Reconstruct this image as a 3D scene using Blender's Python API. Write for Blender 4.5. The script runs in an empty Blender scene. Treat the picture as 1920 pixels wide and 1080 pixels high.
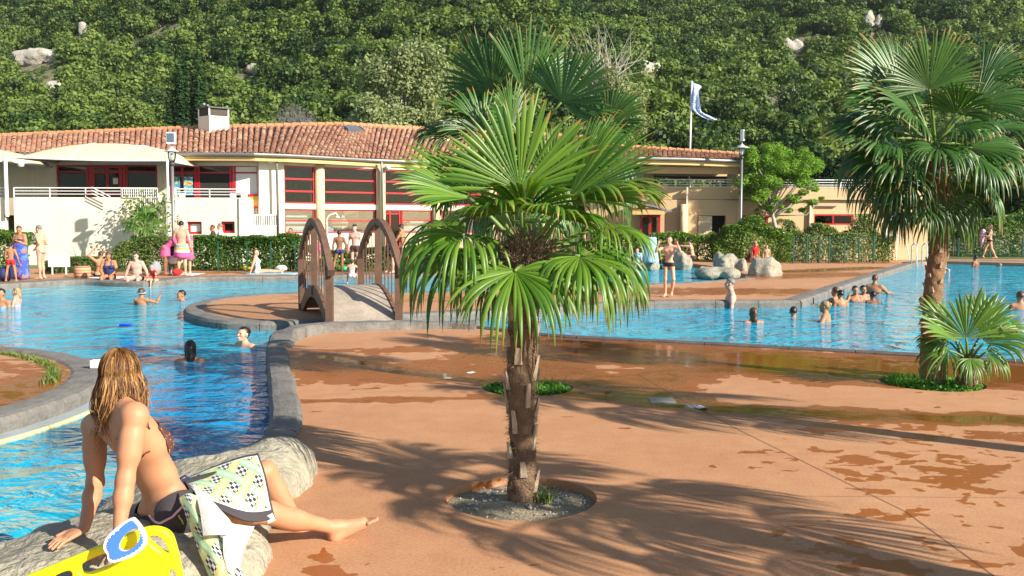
import bpy, math, random
import numpy as np
from mathutils import Vector, Matrix
from mathutils.geometry import delaunay_2d_cdt
# ------------------------------------------------------------------ camera, world, sun, exposure
scn = bpy.context.scene
C = scn.collection
FPX, PITCH, CAMH = 1780.0, math.atan(122/1780.0), 1.7
cd = bpy.data.cameras.new('camera'); cam = bpy.data.objects.new('camera', cd); C.objects.link(cam)
cam.location = (0, 0, CAMH); cam.rotation_euler = (math.pi/2 - PITCH, math.radians(-0.15), 0)
cd.sensor_width = 36.0; cd.lens = 36.0*FPX/1920; cd.clip_end = 3000; cd.clip_start = .05
scn.camera = cam
SUN = Vector((.723, -.506, .469)).normalized()
w = bpy.data.worlds.new('World'); scn.world = w; w.use_nodes = True
nt = w.node_tree; nt.nodes.clear()
sky = nt.nodes.new('ShaderNodeTexSky'); sky.sky_type = 'NISHITA'; sky.sun_disc = False
sky.sun_elevation = math.asin(SUN.z); sky.sun_rotation = math.atan2(SUN.x, SUN.y)
sky.air_density = 1.0; sky.dust_density = .6; sky.ozone_density = 1.6
bg = nt.nodes.new('ShaderNodeBackground'); bg.inputs[1].default_value = .082
wo = nt.nodes.new('ShaderNodeOutputWorld')
nt.links.new(sky.outputs[0], bg.inputs[0]); nt.links.new(bg.outputs[0], wo.inputs[0])
sl = bpy.data.lights.new('sun', 'SUN'); sl.energy = 5.0; sl.angle = math.radians(.5); sl.color = (1, .92, .78)
so = bpy.data.objects.new('sun', sl); C.objects.link(so)
so.rotation_euler = (-SUN).to_track_quat('-Z', 'Y').to_euler(); so.location = (30, -20, 40)
scn.view_settings.view_transform = 'Standard'; scn.view_settings.look = 'None'
scn.view_settings.exposure = .88; scn.view_settings.gamma = 1
scn.view_settings.use_curve_mapping = False
scn.render.engine = 'CYCLES'
scn.cycles.max_bounces = 7; scn.cycles.transparent_max_bounces = 8
scn.cycles.diffuse_bounces = 3; scn.cycles.glossy_bounces = 3
scn.cycles.transmission_bounces = 4; scn.cycles.caustics_reflective = False; scn.cycles.caustics_refractive = False

cT, sT = math.cos(PITCH), math.sin(PITCH)
def ray(px, py):
    X, U = px-960, 540-py
    return np.array((X, FPX*cT + U*sT, -FPX*sT + U*cT))
def P(px, py, d):
    r = ray(px, py); r = r*(d/r[1]); return np.array((r[0], r[1], r[2]+CAMH))
def G(px, py, z=0.):
    r = ray(px, py); t = (z-CAMH)/r[2]; return np.array((r[0]*t, r[1]*t, z))
def zpx(py, d): return P(960, py, d)[2]
def xpx(px, d): return (px-960)/FPX*d*1.0

# ------------------------------------------------------------------ materials
M = {}
def newmat(name):
    m = bpy.data.materials.new(name); m.use_nodes = True; M[name] = m
    return m, m.node_tree, m.node_tree.nodes['Principled BSDF']
def N(nt, t, **kw):
    n = nt.nodes.new(t)
    for k, v in kw.items():
        if k in ('op',): n.operation = v
        elif isinstance(k, str) and hasattr(n, k): setattr(n, k, v)
    return n
def noise(nt, scale, detail=4, rough=.55, coord='Object', vec=None, dist=0., stretch=None):
    n = nt.nodes.new('ShaderNodeTexNoise'); n.inputs['Scale'].default_value = scale
    n.inputs['Detail'].default_value = detail; n.inputs['Roughness'].default_value = rough
    n.inputs['Distortion'].default_value = dist
    if vec is None:
        tc = nt.nodes.new('ShaderNodeTexCoord'); vec = tc.outputs[coord]
    if stretch:
        mp = nt.nodes.new('ShaderNodeMapping'); mp.inputs['Scale'].default_value = stretch
        nt.links.new(vec, mp.inputs[0]); vec = mp.outputs[0]
    nt.links.new(vec, n.inputs['Vector'])
    return n
def ramp(nt, src, stops, interp='LINEAR'):
    r = nt.nodes.new('ShaderNodeValToRGB'); r.color_ramp.interpolation = interp
    e = r.color_ramp.elements
    while len(e) < len(stops): e.new(.5)
    for k, (p, c) in enumerate(stops):
        e[k].position = p
        e[k].color = (c, c, c, 1) if isinstance(c, (int, float)) else (*c, 1)
    nt.links.new(src, r.inputs[0]); return r
def mix(nt, fac, a, b, mode='MIX'):
    m = nt.nodes.new('ShaderNodeMix'); m.data_type = 'RGBA'; m.blend_type = mode
    for s, v in ((m.inputs[0], fac), (m.inputs[6], a), (m.inputs[7], b)):
        if isinstance(v, (int, float)): s.default_value = v if s == m.inputs[0] else (v, v, v, 1)
        elif isinstance(v, tuple): s.default_value = (*v, 1)
        else: nt.links.new(v, s)
    return m.outputs[2]
def math_(nt, op, a, b=None, clamp=False):
    m = nt.nodes.new('ShaderNodeMath'); m.operation = op; m.use_clamp = clamp
    for i, v in enumerate((a, b)):
        if v is None: continue
        if isinstance(v, (int, float)): m.inputs[i].default_value = v
        else: nt.links.new(v, m.inputs[i])
    return m.outputs[0]
def bump(nt, bs, h, strength=.3, dist=.02):
    b = nt.nodes.new('ShaderNodeBump'); b.inputs['Strength'].default_value = strength
    b.inputs['Distance'].default_value = dist
    nt.links.new(h, b.inputs['Height']); nt.links.new(b.outputs[0], bs.inputs['Normal'])
def simple(name, col, rough=.6, var=.25, scale=6., bmp=.15, bscale=None, metal=0., spec=None, bdist=.01, coord='Object', sss=0.):
    """base colour broken up by two noises plus fine relief"""
    m, nt, bs = newmat(name)
    n1 = noise(nt, scale, 5, .6, coord); n2 = noise(nt, scale*6.3, 3, .6, coord)
    a = tuple(c*(1-var) for c in col); b = tuple(min(1, c*(1+var*.8)) for c in col)
    r = ramp(nt, n1.outputs[0], [(.3, a), (.7, b)])
    c2 = mix(nt, .35, r.outputs[0], ramp(nt, n2.outputs[0], [(.3, a), (.7, b)]).outputs[0])
    nt.links.new(c2, bs.inputs['Base Color']); bs.inputs['Roughness'].default_value = rough
    bs.inputs['Metallic'].default_value = metal
    if spec is not None: bs.inputs['Specular IOR Level'].default_value = spec
    if sss: bs.inputs['Subsurface Weight'].default_value = sss; bs.inputs['Subsurface Radius'].default_value = (.02, .008, .004); bs.inputs['Subsurface Scale'].default_value = .5
    if bmp:
        bn = noise(nt, bscale or scale*8, 4, .6, coord); bump(nt, bs, bn.outputs[0], bmp, bdist)
    return m
def leafmat(name, c1, c2, trans=.35, rough=.45, dry=None, wide=.45):
    """leaves: colour changes from leaf to leaf, light comes through from behind"""
    m, nt, bs = newmat(name)
    g = nt.nodes.new('ShaderNodeNewGeometry')
    n = noise(nt, 1.3, 3, .6)
    f = math_(nt, 'ADD', math_(nt, 'MULTIPLY', g.outputs['Random Per Island'], .55), math_(nt, 'MULTIPLY', n.outputs[0], .6))
    oi = nt.nodes.new('ShaderNodeObjectInfo')
    f = math_(nt, 'ADD', f, math_(nt, 'MULTIPLY', math_(nt, 'SUBTRACT', oi.outputs['Random'], .5), wide))
    stops = [(.2, c1), (.85, c2)]
    gl = noise(nt, .028, 2, .5, vec=oi.outputs['Location']); f = math_(nt, 'ADD', f, math_(nt, 'MULTIPLY', math_(nt, 'SUBTRACT', gl.outputs[0], .5), .9))
    if dry: stops.append((.97, dry))
    r = ramp(nt, f, stops)
    nt.links.new(r.outputs[0], bs.inputs['Base Color']); bs.inputs['Roughness'].default_value = rough
    bs.inputs['Specular IOR Level'].default_value = .35
    tr = nt.nodes.new('ShaderNodeBsdfTranslucent'); ms = nt.nodes.new('ShaderNodeMixShader')
    nt.links.new(mix(nt, 1., r.outputs[0], (1.0, 1.25, .6), 'MULTIPLY'), tr.inputs[0]); ms.inputs[0].default_value = trans
    nt.links.new(bs.outputs[0], ms.inputs[1]); nt.links.new(tr.outputs[0], ms.inputs[2])
    nt.links.new(ms.outputs[0], nt.nodes['Material Output'].inputs[0])
    return m

# ------------------------------------------------------------------ mesh helpers
def tagp(o, **kw):
    for k, v in kw.items():
        if v is not None: o[k.replace('cat', 'category') if k == 'cat' else k] = v
    return o
def thing(name, label, cat, loc=(0, 0, 0), group=None, rz=0.):
    o = bpy.data.objects.new(name, None); C.objects.link(o); o.location = loc; o.rotation_euler[2] = rz
    o.empty_display_size = .2
    return tagp(o, label=label, cat=cat, group=group)
class MB:
    def __init__(s): s.v = []; s.f = []; s.mi = []; s.n = 0
    def add(s, vs, fs, mi=0):
        vs = np.asarray(vs, float).reshape(-1, 3); s.v.append(vs)
        s.f += [tuple(int(i)+s.n for i in f) for f in fs]; s.mi += [mi]*len(fs); s.n += len(vs); return s
    def box(s, lo, hi, mi=0):
        (a, b, c), (d, e, f) = lo, hi
        s.add([(a,b,c),(d,b,c),(d,e,c),(a,e,c),(a,b,f),(d,b,f),(d,e,f),(a,e,f)],
              [(3,2,1,0),(4,5,6,7),(0,1,5,4),(1,2,6,5),(2,3,7,6),(3,0,4,7)], mi); return s
    def slab(s, p0, p1, z0, z1, th, mi=0, z0b=None, z1b=None):
        """upright panel from p0 to p1 in plan; its front is on that line, its thickness goes away from the camera"""
        p0 = np.array(p0[:2], float); p1 = np.array(p1[:2], float); t = p1-p0; t = t/np.linalg.norm(t)
        n = np.array((-t[1], t[0]))*th
        if z0b is None: z0b = z0
        if z1b is None: z1b = z1
        q = [(*p0, z0), (*p1, z0b), (*(p1+n), z0b), (*(p0+n), z0), (*p0, z1), (*p1, z1b), (*(p1+n), z1b), (*(p0+n), z1)]
        s.add(q, [(3,2,1,0),(4,5,6,7),(0,1,5,4),(1,2,6,5),(2,3,7,6),(3,0,4,7)], mi); return s
    def tube(s, pts, rad, n=8, mi=0, cap=True, squash=None):
        pts = np.asarray(pts, float); k = len(pts)
        rad = np.full(k, rad) if np.isscalar(rad) else np.asarray(rad, float)
        T = np.gradient(pts, axis=0); T /= np.linalg.norm(T, axis=1)[:, None]+1e-12
        up = np.array((0, 0, 1.)) if abs(T[0, 2]) < .9 else np.array((0, 1., 0))
        vs = []
        for i in range(k):
            a = np.cross(T[i], up); a /= np.linalg.norm(a)+1e-12; b = np.cross(a, T[i]); up = b
            th = np.arange(n)*2*math.pi/n
            bb = b*(squash if squash else 1.)
            vs.append(pts[i]+rad[i]*(np.cos(th)[:, None]*a+np.sin(th)[:, None]*bb))
        fs = [(i*n+j, i*n+(j+1) % n, (i+1)*n+(j+1) % n, (i+1)*n+j) for i in range(k-1) for j in range(n)]
        if cap: fs += [tuple(range(n-1, -1, -1)), tuple((k-1)*n+j for j in range(n))]
        s.add(np.concatenate(vs), fs, mi); return s
    def lathe(s, c, prof, n=20, mi=0):
        """prof: (radius, z) rows, bottom to top"""
        th = np.arange(n)*2*math.pi/n
        vs = [(c[0]+r*math.cos(t), c[1]+r*math.sin(t), c[2]+z) for r, z in prof for t in th]
        k = len(prof)
        fs = [(i*n+j, i*n+(j+1) % n, (i+1)*n+(j+1) % n, (i+1)*n+j) for i in range(k-1) for j in range(n)]
        fs += [tuple(range(n-1, -1, -1)), tuple((k-1)*n+j for j in range(n))]
        s.add(vs, fs, mi); return s
    def prism(s, poly, z0, z1, mi=0):
        n = len(poly); vs = [(*p[:2], z0) for p in poly]+[(*p[:2], z1) for p in poly]
        s.add(vs, [tuple(range(n-1, -1, -1)), tuple(range(n, 2*n))]+[(i, (i+1) % n, n+(i+1) % n, n+i) for i in range(n)], mi); return s
    def mesh(s, name, mats, smooth=False, bevel=0, origin=(0, 0, 0)):
        me = bpy.data.meshes.new(name)
        v = np.concatenate(s.v) - np.asarray(origin, float)
        me.from_pydata(v.tolist(), [], s.f)
        for m in (mats if isinstance(mats, (list, tuple)) else [mats]): me.materials.append(M[m] if isinstance(m, str) else m)
        if any(s.mi): me.polygons.foreach_set('material_index', s.mi)
        if smooth: me.polygons.foreach_set('use_smooth', [True]*len(s.f))
        me.update(); return me
    def build(s, name, mats, parent=None, smooth=False, bevel=0., **props):
        """one mesh object; coordinates are given in the world, the parent's base is taken off"""
        org = tuple(root_loc(parent)) if parent is not None else (0, 0, 0)
        o = bpy.data.objects.new(name, s.mesh(name, mats, smooth, origin=org)); C.objects.link(o)
        if parent is not None: o.parent = parent
        if bevel:
            b = o.modifiers.new('bevel', 'BEVEL'); b.width = bevel; b.segments = 2; b.limit_method = 'ANGLE'
        if props: tagp(o, **props)
        return o
def root_loc(o):
    v = Vector((0, 0, 0))
    while o is not None: v = v+o.location; o = o.parent
    return v
def obj(name, me, parent=None, loc=(0, 0, 0), rot=(0, 0, 0), scale=(1, 1, 1)):
    o = bpy.data.objects.new(name, me); C.objects.link(o); o.location = loc; o.rotation_euler = rot; o.scale = scale
    if parent is not None: o.parent = parent
    return o
def copy_tree(o, parent=None):
    c = o.copy(); C.objects.link(c)
    if parent is not None: c.parent = parent
    for ch in list(o.children): copy_tree(ch, c)
    return c

# ------------------------------------------------------------------ value noise in numpy
def _h(ix, iy, iz, seed):
    n = (ix*73856093) ^ (iy*19349663) ^ (iz*83492791) ^ (seed*2654435761)
    n = (n ^ (n >> 13)) & 0x7fffffff
    n = (n*(n*n*15731+789221)+1376312589) & 0x7fffffff
    return n/0x7fffffff
def vnoise(p, seed=0):
    p = np.asarray(p, float); i = np.floor(p).astype(np.int64); f = p-i; f = f*f*(3-2*f)
    x, y, z = i[..., 0], i[..., 1], i[..., 2]; r = 0
    for dx in (0, 1):
        for dy in (0, 1):
            for dz in (0, 1):
                wgt = (f[..., 0] if dx else 1-f[..., 0])*(f[..., 1] if dy else 1-f[..., 1])*(f[..., 2] if dz else 1-f[..., 2])
                r = r+wgt*_h(x+dx, y+dy, z+dz, seed)
    return r
def fbm(p, seed=0, oct=4):
    p = np.asarray(p, float); r = 0; a = .5
    for k in range(oct): r = r+a*vnoise(p*(2**k), seed+k*7); a *= .5
    return r/.9375-.5

# ------------------------------------------------------------------ implicit bodies: smooth union of cones and ellipsoids, meshed by surface nets
def surfnet(D, org, h):
    S = D < 0
    c = sum(S[i:S.shape[0]-1+i, j:S.shape[1]-1+j, k:S.shape[2]-1+k].astype(np.int8) for i in (0, 1) for j in (0, 1) for k in (0, 1))
    act = (c > 0) & (c < 8); I = np.argwhere(act)
    idx = -np.ones(act.shape, np.int64); idx[act] = np.arange(len(I))
    pos = np.zeros((len(I), 3)); cnt = np.zeros(len(I))
    for ax in range(3):
        e = np.zeros(3, int); e[ax] = 1; o1, o2 = [a for a in range(3) if a != ax]
        for a in (0, 1):
            for b in (0, 1):
                o = np.zeros(3, int); o[o1] = a; o[o2] = b
                A = I+o; B = A+e
                va = D[A[:, 0], A[:, 1], A[:, 2]]; vb = D[B[:, 0], B[:, 1], B[:, 2]]
                cr = (va < 0) != (vb < 0); t = np.where(cr, va/np.where(cr, va-vb, 1), 0)
                pos[cr] += (A+e*t[:, None])[cr]; cnt[cr] += 1
    pos = pos/cnt[:, None]*h+org
    fs = []
    for ax in range(3):
        o1, o2 = [(1, 2), (2, 0), (0, 1)][ax]
        e = np.zeros(3, int); e[ax] = 1
        sl0 = [slice(1, -1)]*3; sl1 = [slice(1, -1)]*3; sl0[ax] = slice(0, -1); sl1[ax] = slice(1, None)
        A = S[tuple(sl0)]; B = S[tuple(sl1)]; Q = np.argwhere(A != B); off = np.ones(3, int); off[ax] = 0; Q = Q+off
        u = np.zeros(3, int); u[o1] = 1; v = np.zeros(3, int); v[o2] = 1
        g = lambda q: idx[q[:, 0], q[:, 1], q[:, 2]]
        quad = np.stack([g(Q-u-v), g(Q-v), g(Q), g(Q-u)], 1)
        flip = ~S[Q[:, 0], Q[:, 1], Q[:, 2]]
        quad[flip] = quad[flip][:, ::-1]
        fs.append(quad[(quad >= 0).all(1)])
    return pos, np.concatenate(fs), I
def cone(a, b, ra, rb, k=.02, lab=0): return ('c', np.asarray(a, float), np.asarray(b, float), ra, rb, k, lab)
def ell(c, r, R=None, k=.02, lab=0): return ('e', np.asarray(c, float), np.asarray(r, float), np.eye(3) if R is None else R, 0, k, lab)
def bounds(prims):
    lo = np.full(3, 1e9); hi = -lo
    for p in prims:
        if p[0] == 'c':
            r = max(p[3], p[4]); lo = np.minimum(lo, np.minimum(p[1], p[2])-r); hi = np.maximum(hi, np.maximum(p[1], p[2])+r)
        else: r = p[2].max(); lo = np.minimum(lo, p[1]-r); hi = np.maximum(hi, p[1]+r)
    return lo, hi
def implicit(prims, h, disp=None, cut=None):
    lo, hi = bounds(prims); lo = lo-3*h; hi = hi+3*h
    n = np.ceil((hi-lo)/h).astype(int)+1
    D = np.full(n, .5, np.float32); L = np.zeros(n, np.int16); T = np.zeros(n, np.float32)
    for p in prims:
        k = p[5]
        if p[0] == 'c': r = max(p[3], p[4]); a = np.minimum(p[1], p[2])-r; b = np.maximum(p[1], p[2])+r
        else: r = p[2].max(); a = p[1]-r; b = p[1]+r
        m = k+3*h
        i0 = np.clip(np.floor((a-m-lo)/h).astype(int), 0, n-1); i1 = np.clip(np.ceil((b+m-lo)/h).astype(int)+1, 1, n)
        ax = [lo[q]+h*np.arange(i0[q], i1[q]) for q in range(3)]
        X = np.stack(np.meshgrid(*ax, indexing='ij'), -1)
        t = 0
        if p[0] == 'c':
            ba = p[2]-p[1]; pa = X-p[1]; t = np.clip((pa@ba)/max(ba@ba, 1e-9), 0, 1)
            d = np.linalg.norm(pa-t[..., None]*ba, axis=-1)-(p[3]+(p[4]-p[3])*t)
        else:
            q = (X-p[1])@p[3].T if p[3] is not None else X-p[1]
            k0 = np.linalg.norm(q/p[2], axis=-1); k1 = np.linalg.norm(q/(p[2]**2), axis=-1)+1e-9
            d = k0*(k0-1)/k1
        s = tuple(slice(i0[q], i1[q]) for q in range(3))
        o = D[s]; hh = np.maximum(k-np.abs(o-d), 0)/k
        near = d < o; Ls = L[s]; Ls[near] = p[6]; L[s] = Ls; Ts = T[s]; Ts[near] = (np.broadcast_to(t, d.shape))[near]; T[s] = Ts
        D[s] = np.minimum(o, d)-hh*hh*k*.25
    if disp is not None:
        near = np.abs(D) < .35; ii = np.argwhere(near); D[near] += disp(lo+h*ii).astype(np.float32)
    v, f, I = surfnet(D, lo, h)
    return v, f, L[I[:, 0], I[:, 1], I[:, 2]], T[I[:, 0], I[:, 1], I[:, 2]]
def qmesh(name, v, f, mats, smooth=True, mi=None, attrs=None):
    """fast mesh from arrays of vertices and quads"""
    me = bpy.data.meshes.new(name); v = np.ascontiguousarray(v, np.float32); f = np.ascontiguousarray(f, np.int32)
    k = f.shape[1]
    me.vertices.add(len(v)); me.vertices.foreach_set('co', v.ravel())
    me.loops.add(f.size); me.loops.foreach_set('vertex_index', f.ravel())
    me.polygons.add(len(f)); me.polygons.foreach_set('loop_start', np.arange(0, f.size, k, dtype=np.int32))
    try: me.polygons.foreach_set('loop_total', np.full(len(f), k, np.int32))
    except Exception: pass
    for m in (mats if isinstance(mats, (list, tuple)) else [mats]): me.materials.append(M[m] if isinstance(m, str) else m)
    if mi is not None: me.polygons.foreach_set('material_index', np.asarray(mi, np.int32))
    if smooth: me.polygons.foreach_set('use_smooth', np.ones(len(f), bool))
    if attrs:
        for an, av in attrs.items():
            a = me.attributes.new(an, 'FLOAT', 'POINT'); a.data.foreach_set('value', np.asarray(av, np.float32))
    me.update(calc_edges=True); return me
def qobj(name, v, f, mats, parent=None, **kw):
    props = kw.pop('props', None)
    org = np.array(root_loc(parent)) if parent is not None else np.zeros(3)
    o = obj(name, qmesh(name, v-org, f, mats, **kw), parent)
    if props: tagp(o, **props)
    return o

# ------------------------------------------------------------------ foliage: many small leaf faces
def leaf_quads(pos, nrm, size, rng, jitter=.9, aspect=.55):
    """one folded-flat leaf (a quad diamond) per position, facing roughly along nrm"""
    n = len(pos); nrm = nrm+jitter*rng.normal(size=(n, 3)); nrm /= np.linalg.norm(nrm, axis=1)[:, None]+1e-9
    r = rng.normal(size=(n, 3)); a = np.cross(nrm, r); a /= np.linalg.norm(a, axis=1)[:, None]+1e-9; b = np.cross(nrm, a)
    s = size*(.6+.8*rng.random(n))[:, None] if np.isscalar(size) else (size*(.7+.6*rng.random(n)))[:, None]
    bend = nrm*s*.25
    v = np.stack([pos-a*s, pos-b*s*aspect+bend*0, pos+a*s-bend, pos+b*s*aspect], 1).reshape(-1, 3)
    f = np.arange(4*n).reshape(n, 4); return v, f
def blob_points(rng, blobs, n, shell=.55):
    """points in a union of ellipsoids, denser near their skins; returns positions and outward normals"""
    w_ = np.array([b[1][0]*b[1][1]+b[1][0]*b[1][2]+b[1][1]*b[1][2] for b in blobs]); w_ = w_/w_.sum()
    k = rng.choice(len(blobs), n, p=w_); c = np.array([b[0] for b in blobs])[k]; r = np.array([b[1] for b in blobs])[k]
    u = rng.normal(size=(n, 3)); u /= np.linalg.norm(u, axis=1)[:, None]
    lump = 1+.35*fbm(u*2.2+k[:, None]*3.7, 5, 3)
    rad = (1-shell*rng.random(n)**2.2)*lump
    return c+u*r*rad[:, None], u
# ================================================================== materials of the setting
ZW = -.14                                                     # water level; the decks are z = 0
def deckmat(name, wetk=1.):
    m, nt, bs = newmat(name)
    tc = nt.nodes.new('ShaderNodeTexCoord')
    big = noise(nt, .55, 4, .6); fine = noise(nt, 55, 4, .7); mid = noise(nt, 5, 5, .65)
    c = ramp(nt, big.outputs[0], [(.3, (.39, .160, .066)), (.46, (.46, .205, .088)), (.56, (.49, .235, .105)), (.7, (.54, .275, .13))]).outputs[0]
    c = mix(nt, .35, c, ramp(nt, mid.outputs[0], [(.32, (.36, .15, .07)), (.62, (.56, .30, .145))]).outputs[0])
    c = mix(nt, .3, c, ramp(nt, fine.outputs[0], [(.38, (.28, .13, .08)), (.6, (.56, .34, .20))]).outputs[0])
    at = nt.nodes.new('ShaderNodeAttribute'); at.attribute_name = 'damp'
    al = nt.nodes.new('ShaderNodeAttribute'); al.attribute_name = 'algae'
    sp = noise(nt, 2.6, 3, .5, dist=.6, stretch=(1, 1.3, 1)); sp2 = noise(nt, 7.5, 2, .5)
    v = math_(nt, 'ADD', math_(nt, 'MULTIPLY', sp.outputs[0], .68), math_(nt, 'MULTIPLY', sp2.outputs[0], .32))
    v = math_(nt, 'ADD', v, at.outputs['Fac'])
    wet = ramp(nt, v, [(.640, 0.), (.652, 1.)]).outputs[0]
    deep = ramp(nt, v, [(.80, 0.), (1.0, 1.)]).outputs[0]
    wc = ramp(nt, big.outputs[0], [(.3, (.27, .078, .016)), (.7, (.35, .112, .024))]).outputs[0]
    wc = mix(nt, deep, wc, (.25, .07, .012))
    an = noise(nt, 9, 4, .7)
    alf = math_(nt, 'MULTIPLY', al.outputs['Fac'], ramp(nt, an.outputs[0], [(.35, .2), (.6, 1.)]).outputs[0])
    c = mix(nt, wet, c, wc); c = mix(nt, alf, c, (.06, .06, .018))
    nt.links.new(c, bs.inputs['Base Color'])
    r = ramp(nt, wet, [(0, .82), (1, .34)]).outputs[0]
    r = mix(nt, deep, r, (.07, .07, .07)); nt.links.new(r, bs.inputs['Roughness'])
    bs.inputs['Specular IOR Level'].default_value = .45
    h = math_(nt, 'MULTIPLY', fine.outputs[0], math_(nt, 'SUBTRACT', 1.02, deep))
    h = math_(nt, 'ADD', h, math_(nt, 'MULTIPLY', noise(nt, 11, 2, .5).outputs[0], .25))
    bump(nt, bs, h, .35, .006); return m
deckmat('deck')
simple('stone_kerb', (.185, .172, .155), .85, .45, 3.5, .9, 30, bdist=.02)
simple('stone_kerb_dark', (.10, .09, .085), .8, .4, 3.5, .5, 30, bdist=.02)
simple('artificial_rock', (.36, .33, .25), .85, .38, 4.5, 1., 22, bdist=.04)
simple('joint', (.12, .07, .05), .9)
simple('soil', (.30, .25, .17), .95, .35, 6, 1., 60, bdist=.02)
simple('pebble', (.46, .43, .37), .8, .3, 9)
simple('earth', (.20, .16, .10), .95, .3, .8)
simple('lawn', (.10, .15, .035), .9, .35, 1.5, .6, 40)
def watermat():
    m, nt, bs = newmat('water')
    tc = nt.nodes.new('ShaderNodeTexCoord')
    def blob(cx, cy, r, k=1.):
        mp = nt.nodes.new('ShaderNodeMapping'); mp.inputs['Location'].default_value = (-cx/r, -cy/r, 0); mp.inputs['Scale'].default_value = (1/r, k/r, 0)
        mp.inputs['Location'].default_value = (-cx/r, -cy*k/r, 0)
        nt.links.new(tc.outputs['Object'], mp.inputs[0])
        l = nt.nodes.new('ShaderNodeVectorMath'); l.operation = 'LENGTH'; nt.links.new(mp.outputs[0], l.inputs[0])
        return ramp(nt, l.outputs['Value'], [(.35, 1.), (1., 0.)]).outputs[0]
    n = noise(nt, .35, 3, .5)
    c = ramp(nt, n.outputs[0], [(.3, (.008, .30, .50)), (.7, (.016, .38, .52))]).outputs[0]
    deep = math_(nt, 'MULTIPLY', blob(-2.6, 9.8, 3.4, .8), .72)
    c = mix(nt, deep, c, (.005, .17, .44))
    shallow = blob(-14, 27, 9., 2.2); c = mix(nt, math_(nt, 'MULTIPLY', shallow, .55), c, (.20, .50, .52))
    nt.links.new(c, bs.inputs['Base Color'])
    bs.inputs['Roughness'].default_value = .04; bs.inputs['IOR'].default_value = 1.33
    bs.inputs['Specular IOR Level'].default_value = .34
    a = noise(nt, .75, 3, .5, dist=1.4, stretch=(.9, 1.3, 1)); b = noise(nt, 2.6, 3, .55, dist=1.4, stretch=(.85, 1.35, 1))
    d = noise(nt, 13, 2, .5, stretch=(.8, 1.4, 1))
    h = math_(nt, 'ADD', math_(nt, 'MULTIPLY', a.outputs[0], 1.3), math_(nt, 'MULTIPLY', b.outputs[0], .48))
    h = math_(nt, 'ADD', h, math_(nt, 'MULTIPLY', d.outputs[0], .07))
    bump(nt, bs, h, 1., .30)
watermat()
def plaster(name, col, k=.10):
    m, nt, bs = newmat(name); n = noise(nt, .5, 5, .6); st = noise(nt, 1.6, 4, .6, stretch=(2.2, 2.2, .18)); fn = noise(nt, 60, 3)
    c = ramp(nt, n.outputs[0], [(.35, tuple(c*(1-k) for c in col)), (.65, col)]).outputs[0]
    c = mix(nt, ramp(nt, st.outputs[0], [(.56, 0.), (.75, .38)]).outputs[0], c, tuple(c*.68 for c in col)); nt.links.new(c, bs.inputs['Base Color']); bs.inputs['Roughness'].default_value = .9; bump(nt, bs, fn.outputs[0], .25, .01)
plaster('plaster_white', (.86, .78, .62))
plaster('plaster_orange', (.68, .47, .26))
plaster('plaster_cream', (.70, .56, .34))
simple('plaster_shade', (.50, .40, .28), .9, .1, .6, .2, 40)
simple('fascia', (.72, .48, .20), .7, .1, 2)
simple('gutter_zinc', (.26, .26, .25), .5, .15, 3, metal=.6)
simple('red_paint', (.50, .012, .02), .35, .12, 4, .05)
simple('white_paint', (.80, .79, .76), .4, .06, 4, .05)
simple('grey_paint', (.50, .51, .52), .4, .1, 4, .05)
simple('green_paint', (.015, .08, .05), .5, .1, 4, .05)
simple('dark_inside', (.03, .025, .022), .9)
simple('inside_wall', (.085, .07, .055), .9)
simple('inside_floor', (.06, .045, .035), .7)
simple('sky_and_room_white', (.74, .76, .74), .8, .05, 2)  # white of room things, and of the sheets that imitate reflected sky
simple('panel_white', (.82, .80, .78), .5, .04, 2)
simple('panel_yellow', (.72, .42, .08), .6, .08, 2)
simple('canvas', (.66, .56, .38), .85, .07, 1.5, .3, 60)
simple('dark_metal', (.06, .06, .065), .45, .2, 4)
simple('wood', (.145, .078, .048), .6, .35, 5, .4, 40)
simple('roof_under', (.08, .04, .03), .9)
simple('ridge_tile', (.50, .24, .11), .85, .2, 5)
def tilemat():
    m, nt, bs = newmat('roof_tile')
    g = nt.nodes.new('ShaderNodeNewGeometry'); oi = nt.nodes.new('ShaderNodeObjectInfo')
    at = nt.nodes.new('ShaderNodeAttribute'); at.attribute_name = 'rnd'
    f = nt.nodes.new('ShaderNodeMath'); f.operation = 'FRACT'
    nt.links.new(math_(nt, 'ADD', math_(nt, 'ADD', g.outputs['Random Per Island'], oi.outputs['Random']), noise(nt, .8, 2).outputs[0]), f.inputs[0])
    r = ramp(nt, f.outputs[0], [(0, (.16, .065, .045)), (.25, (.27, .11, .07)), (.5, (.20, .09, .062)), (.72, (.34, .185, .11)), (.88, (.37, .26, .175)), (1, (.12, .07, .05))])
    c = mix(nt, .25, r.outputs[0], ramp(nt, noise(nt, 9, 4, .6).outputs[0], [(.3, (.20, .10, .07)), (.7, (.6, .32, .2))]).outputs[0])
    nt.links.new(c, bs.inputs['Base Color']); bs.inputs['Roughness'].default_value = .88
tilemat()
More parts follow.
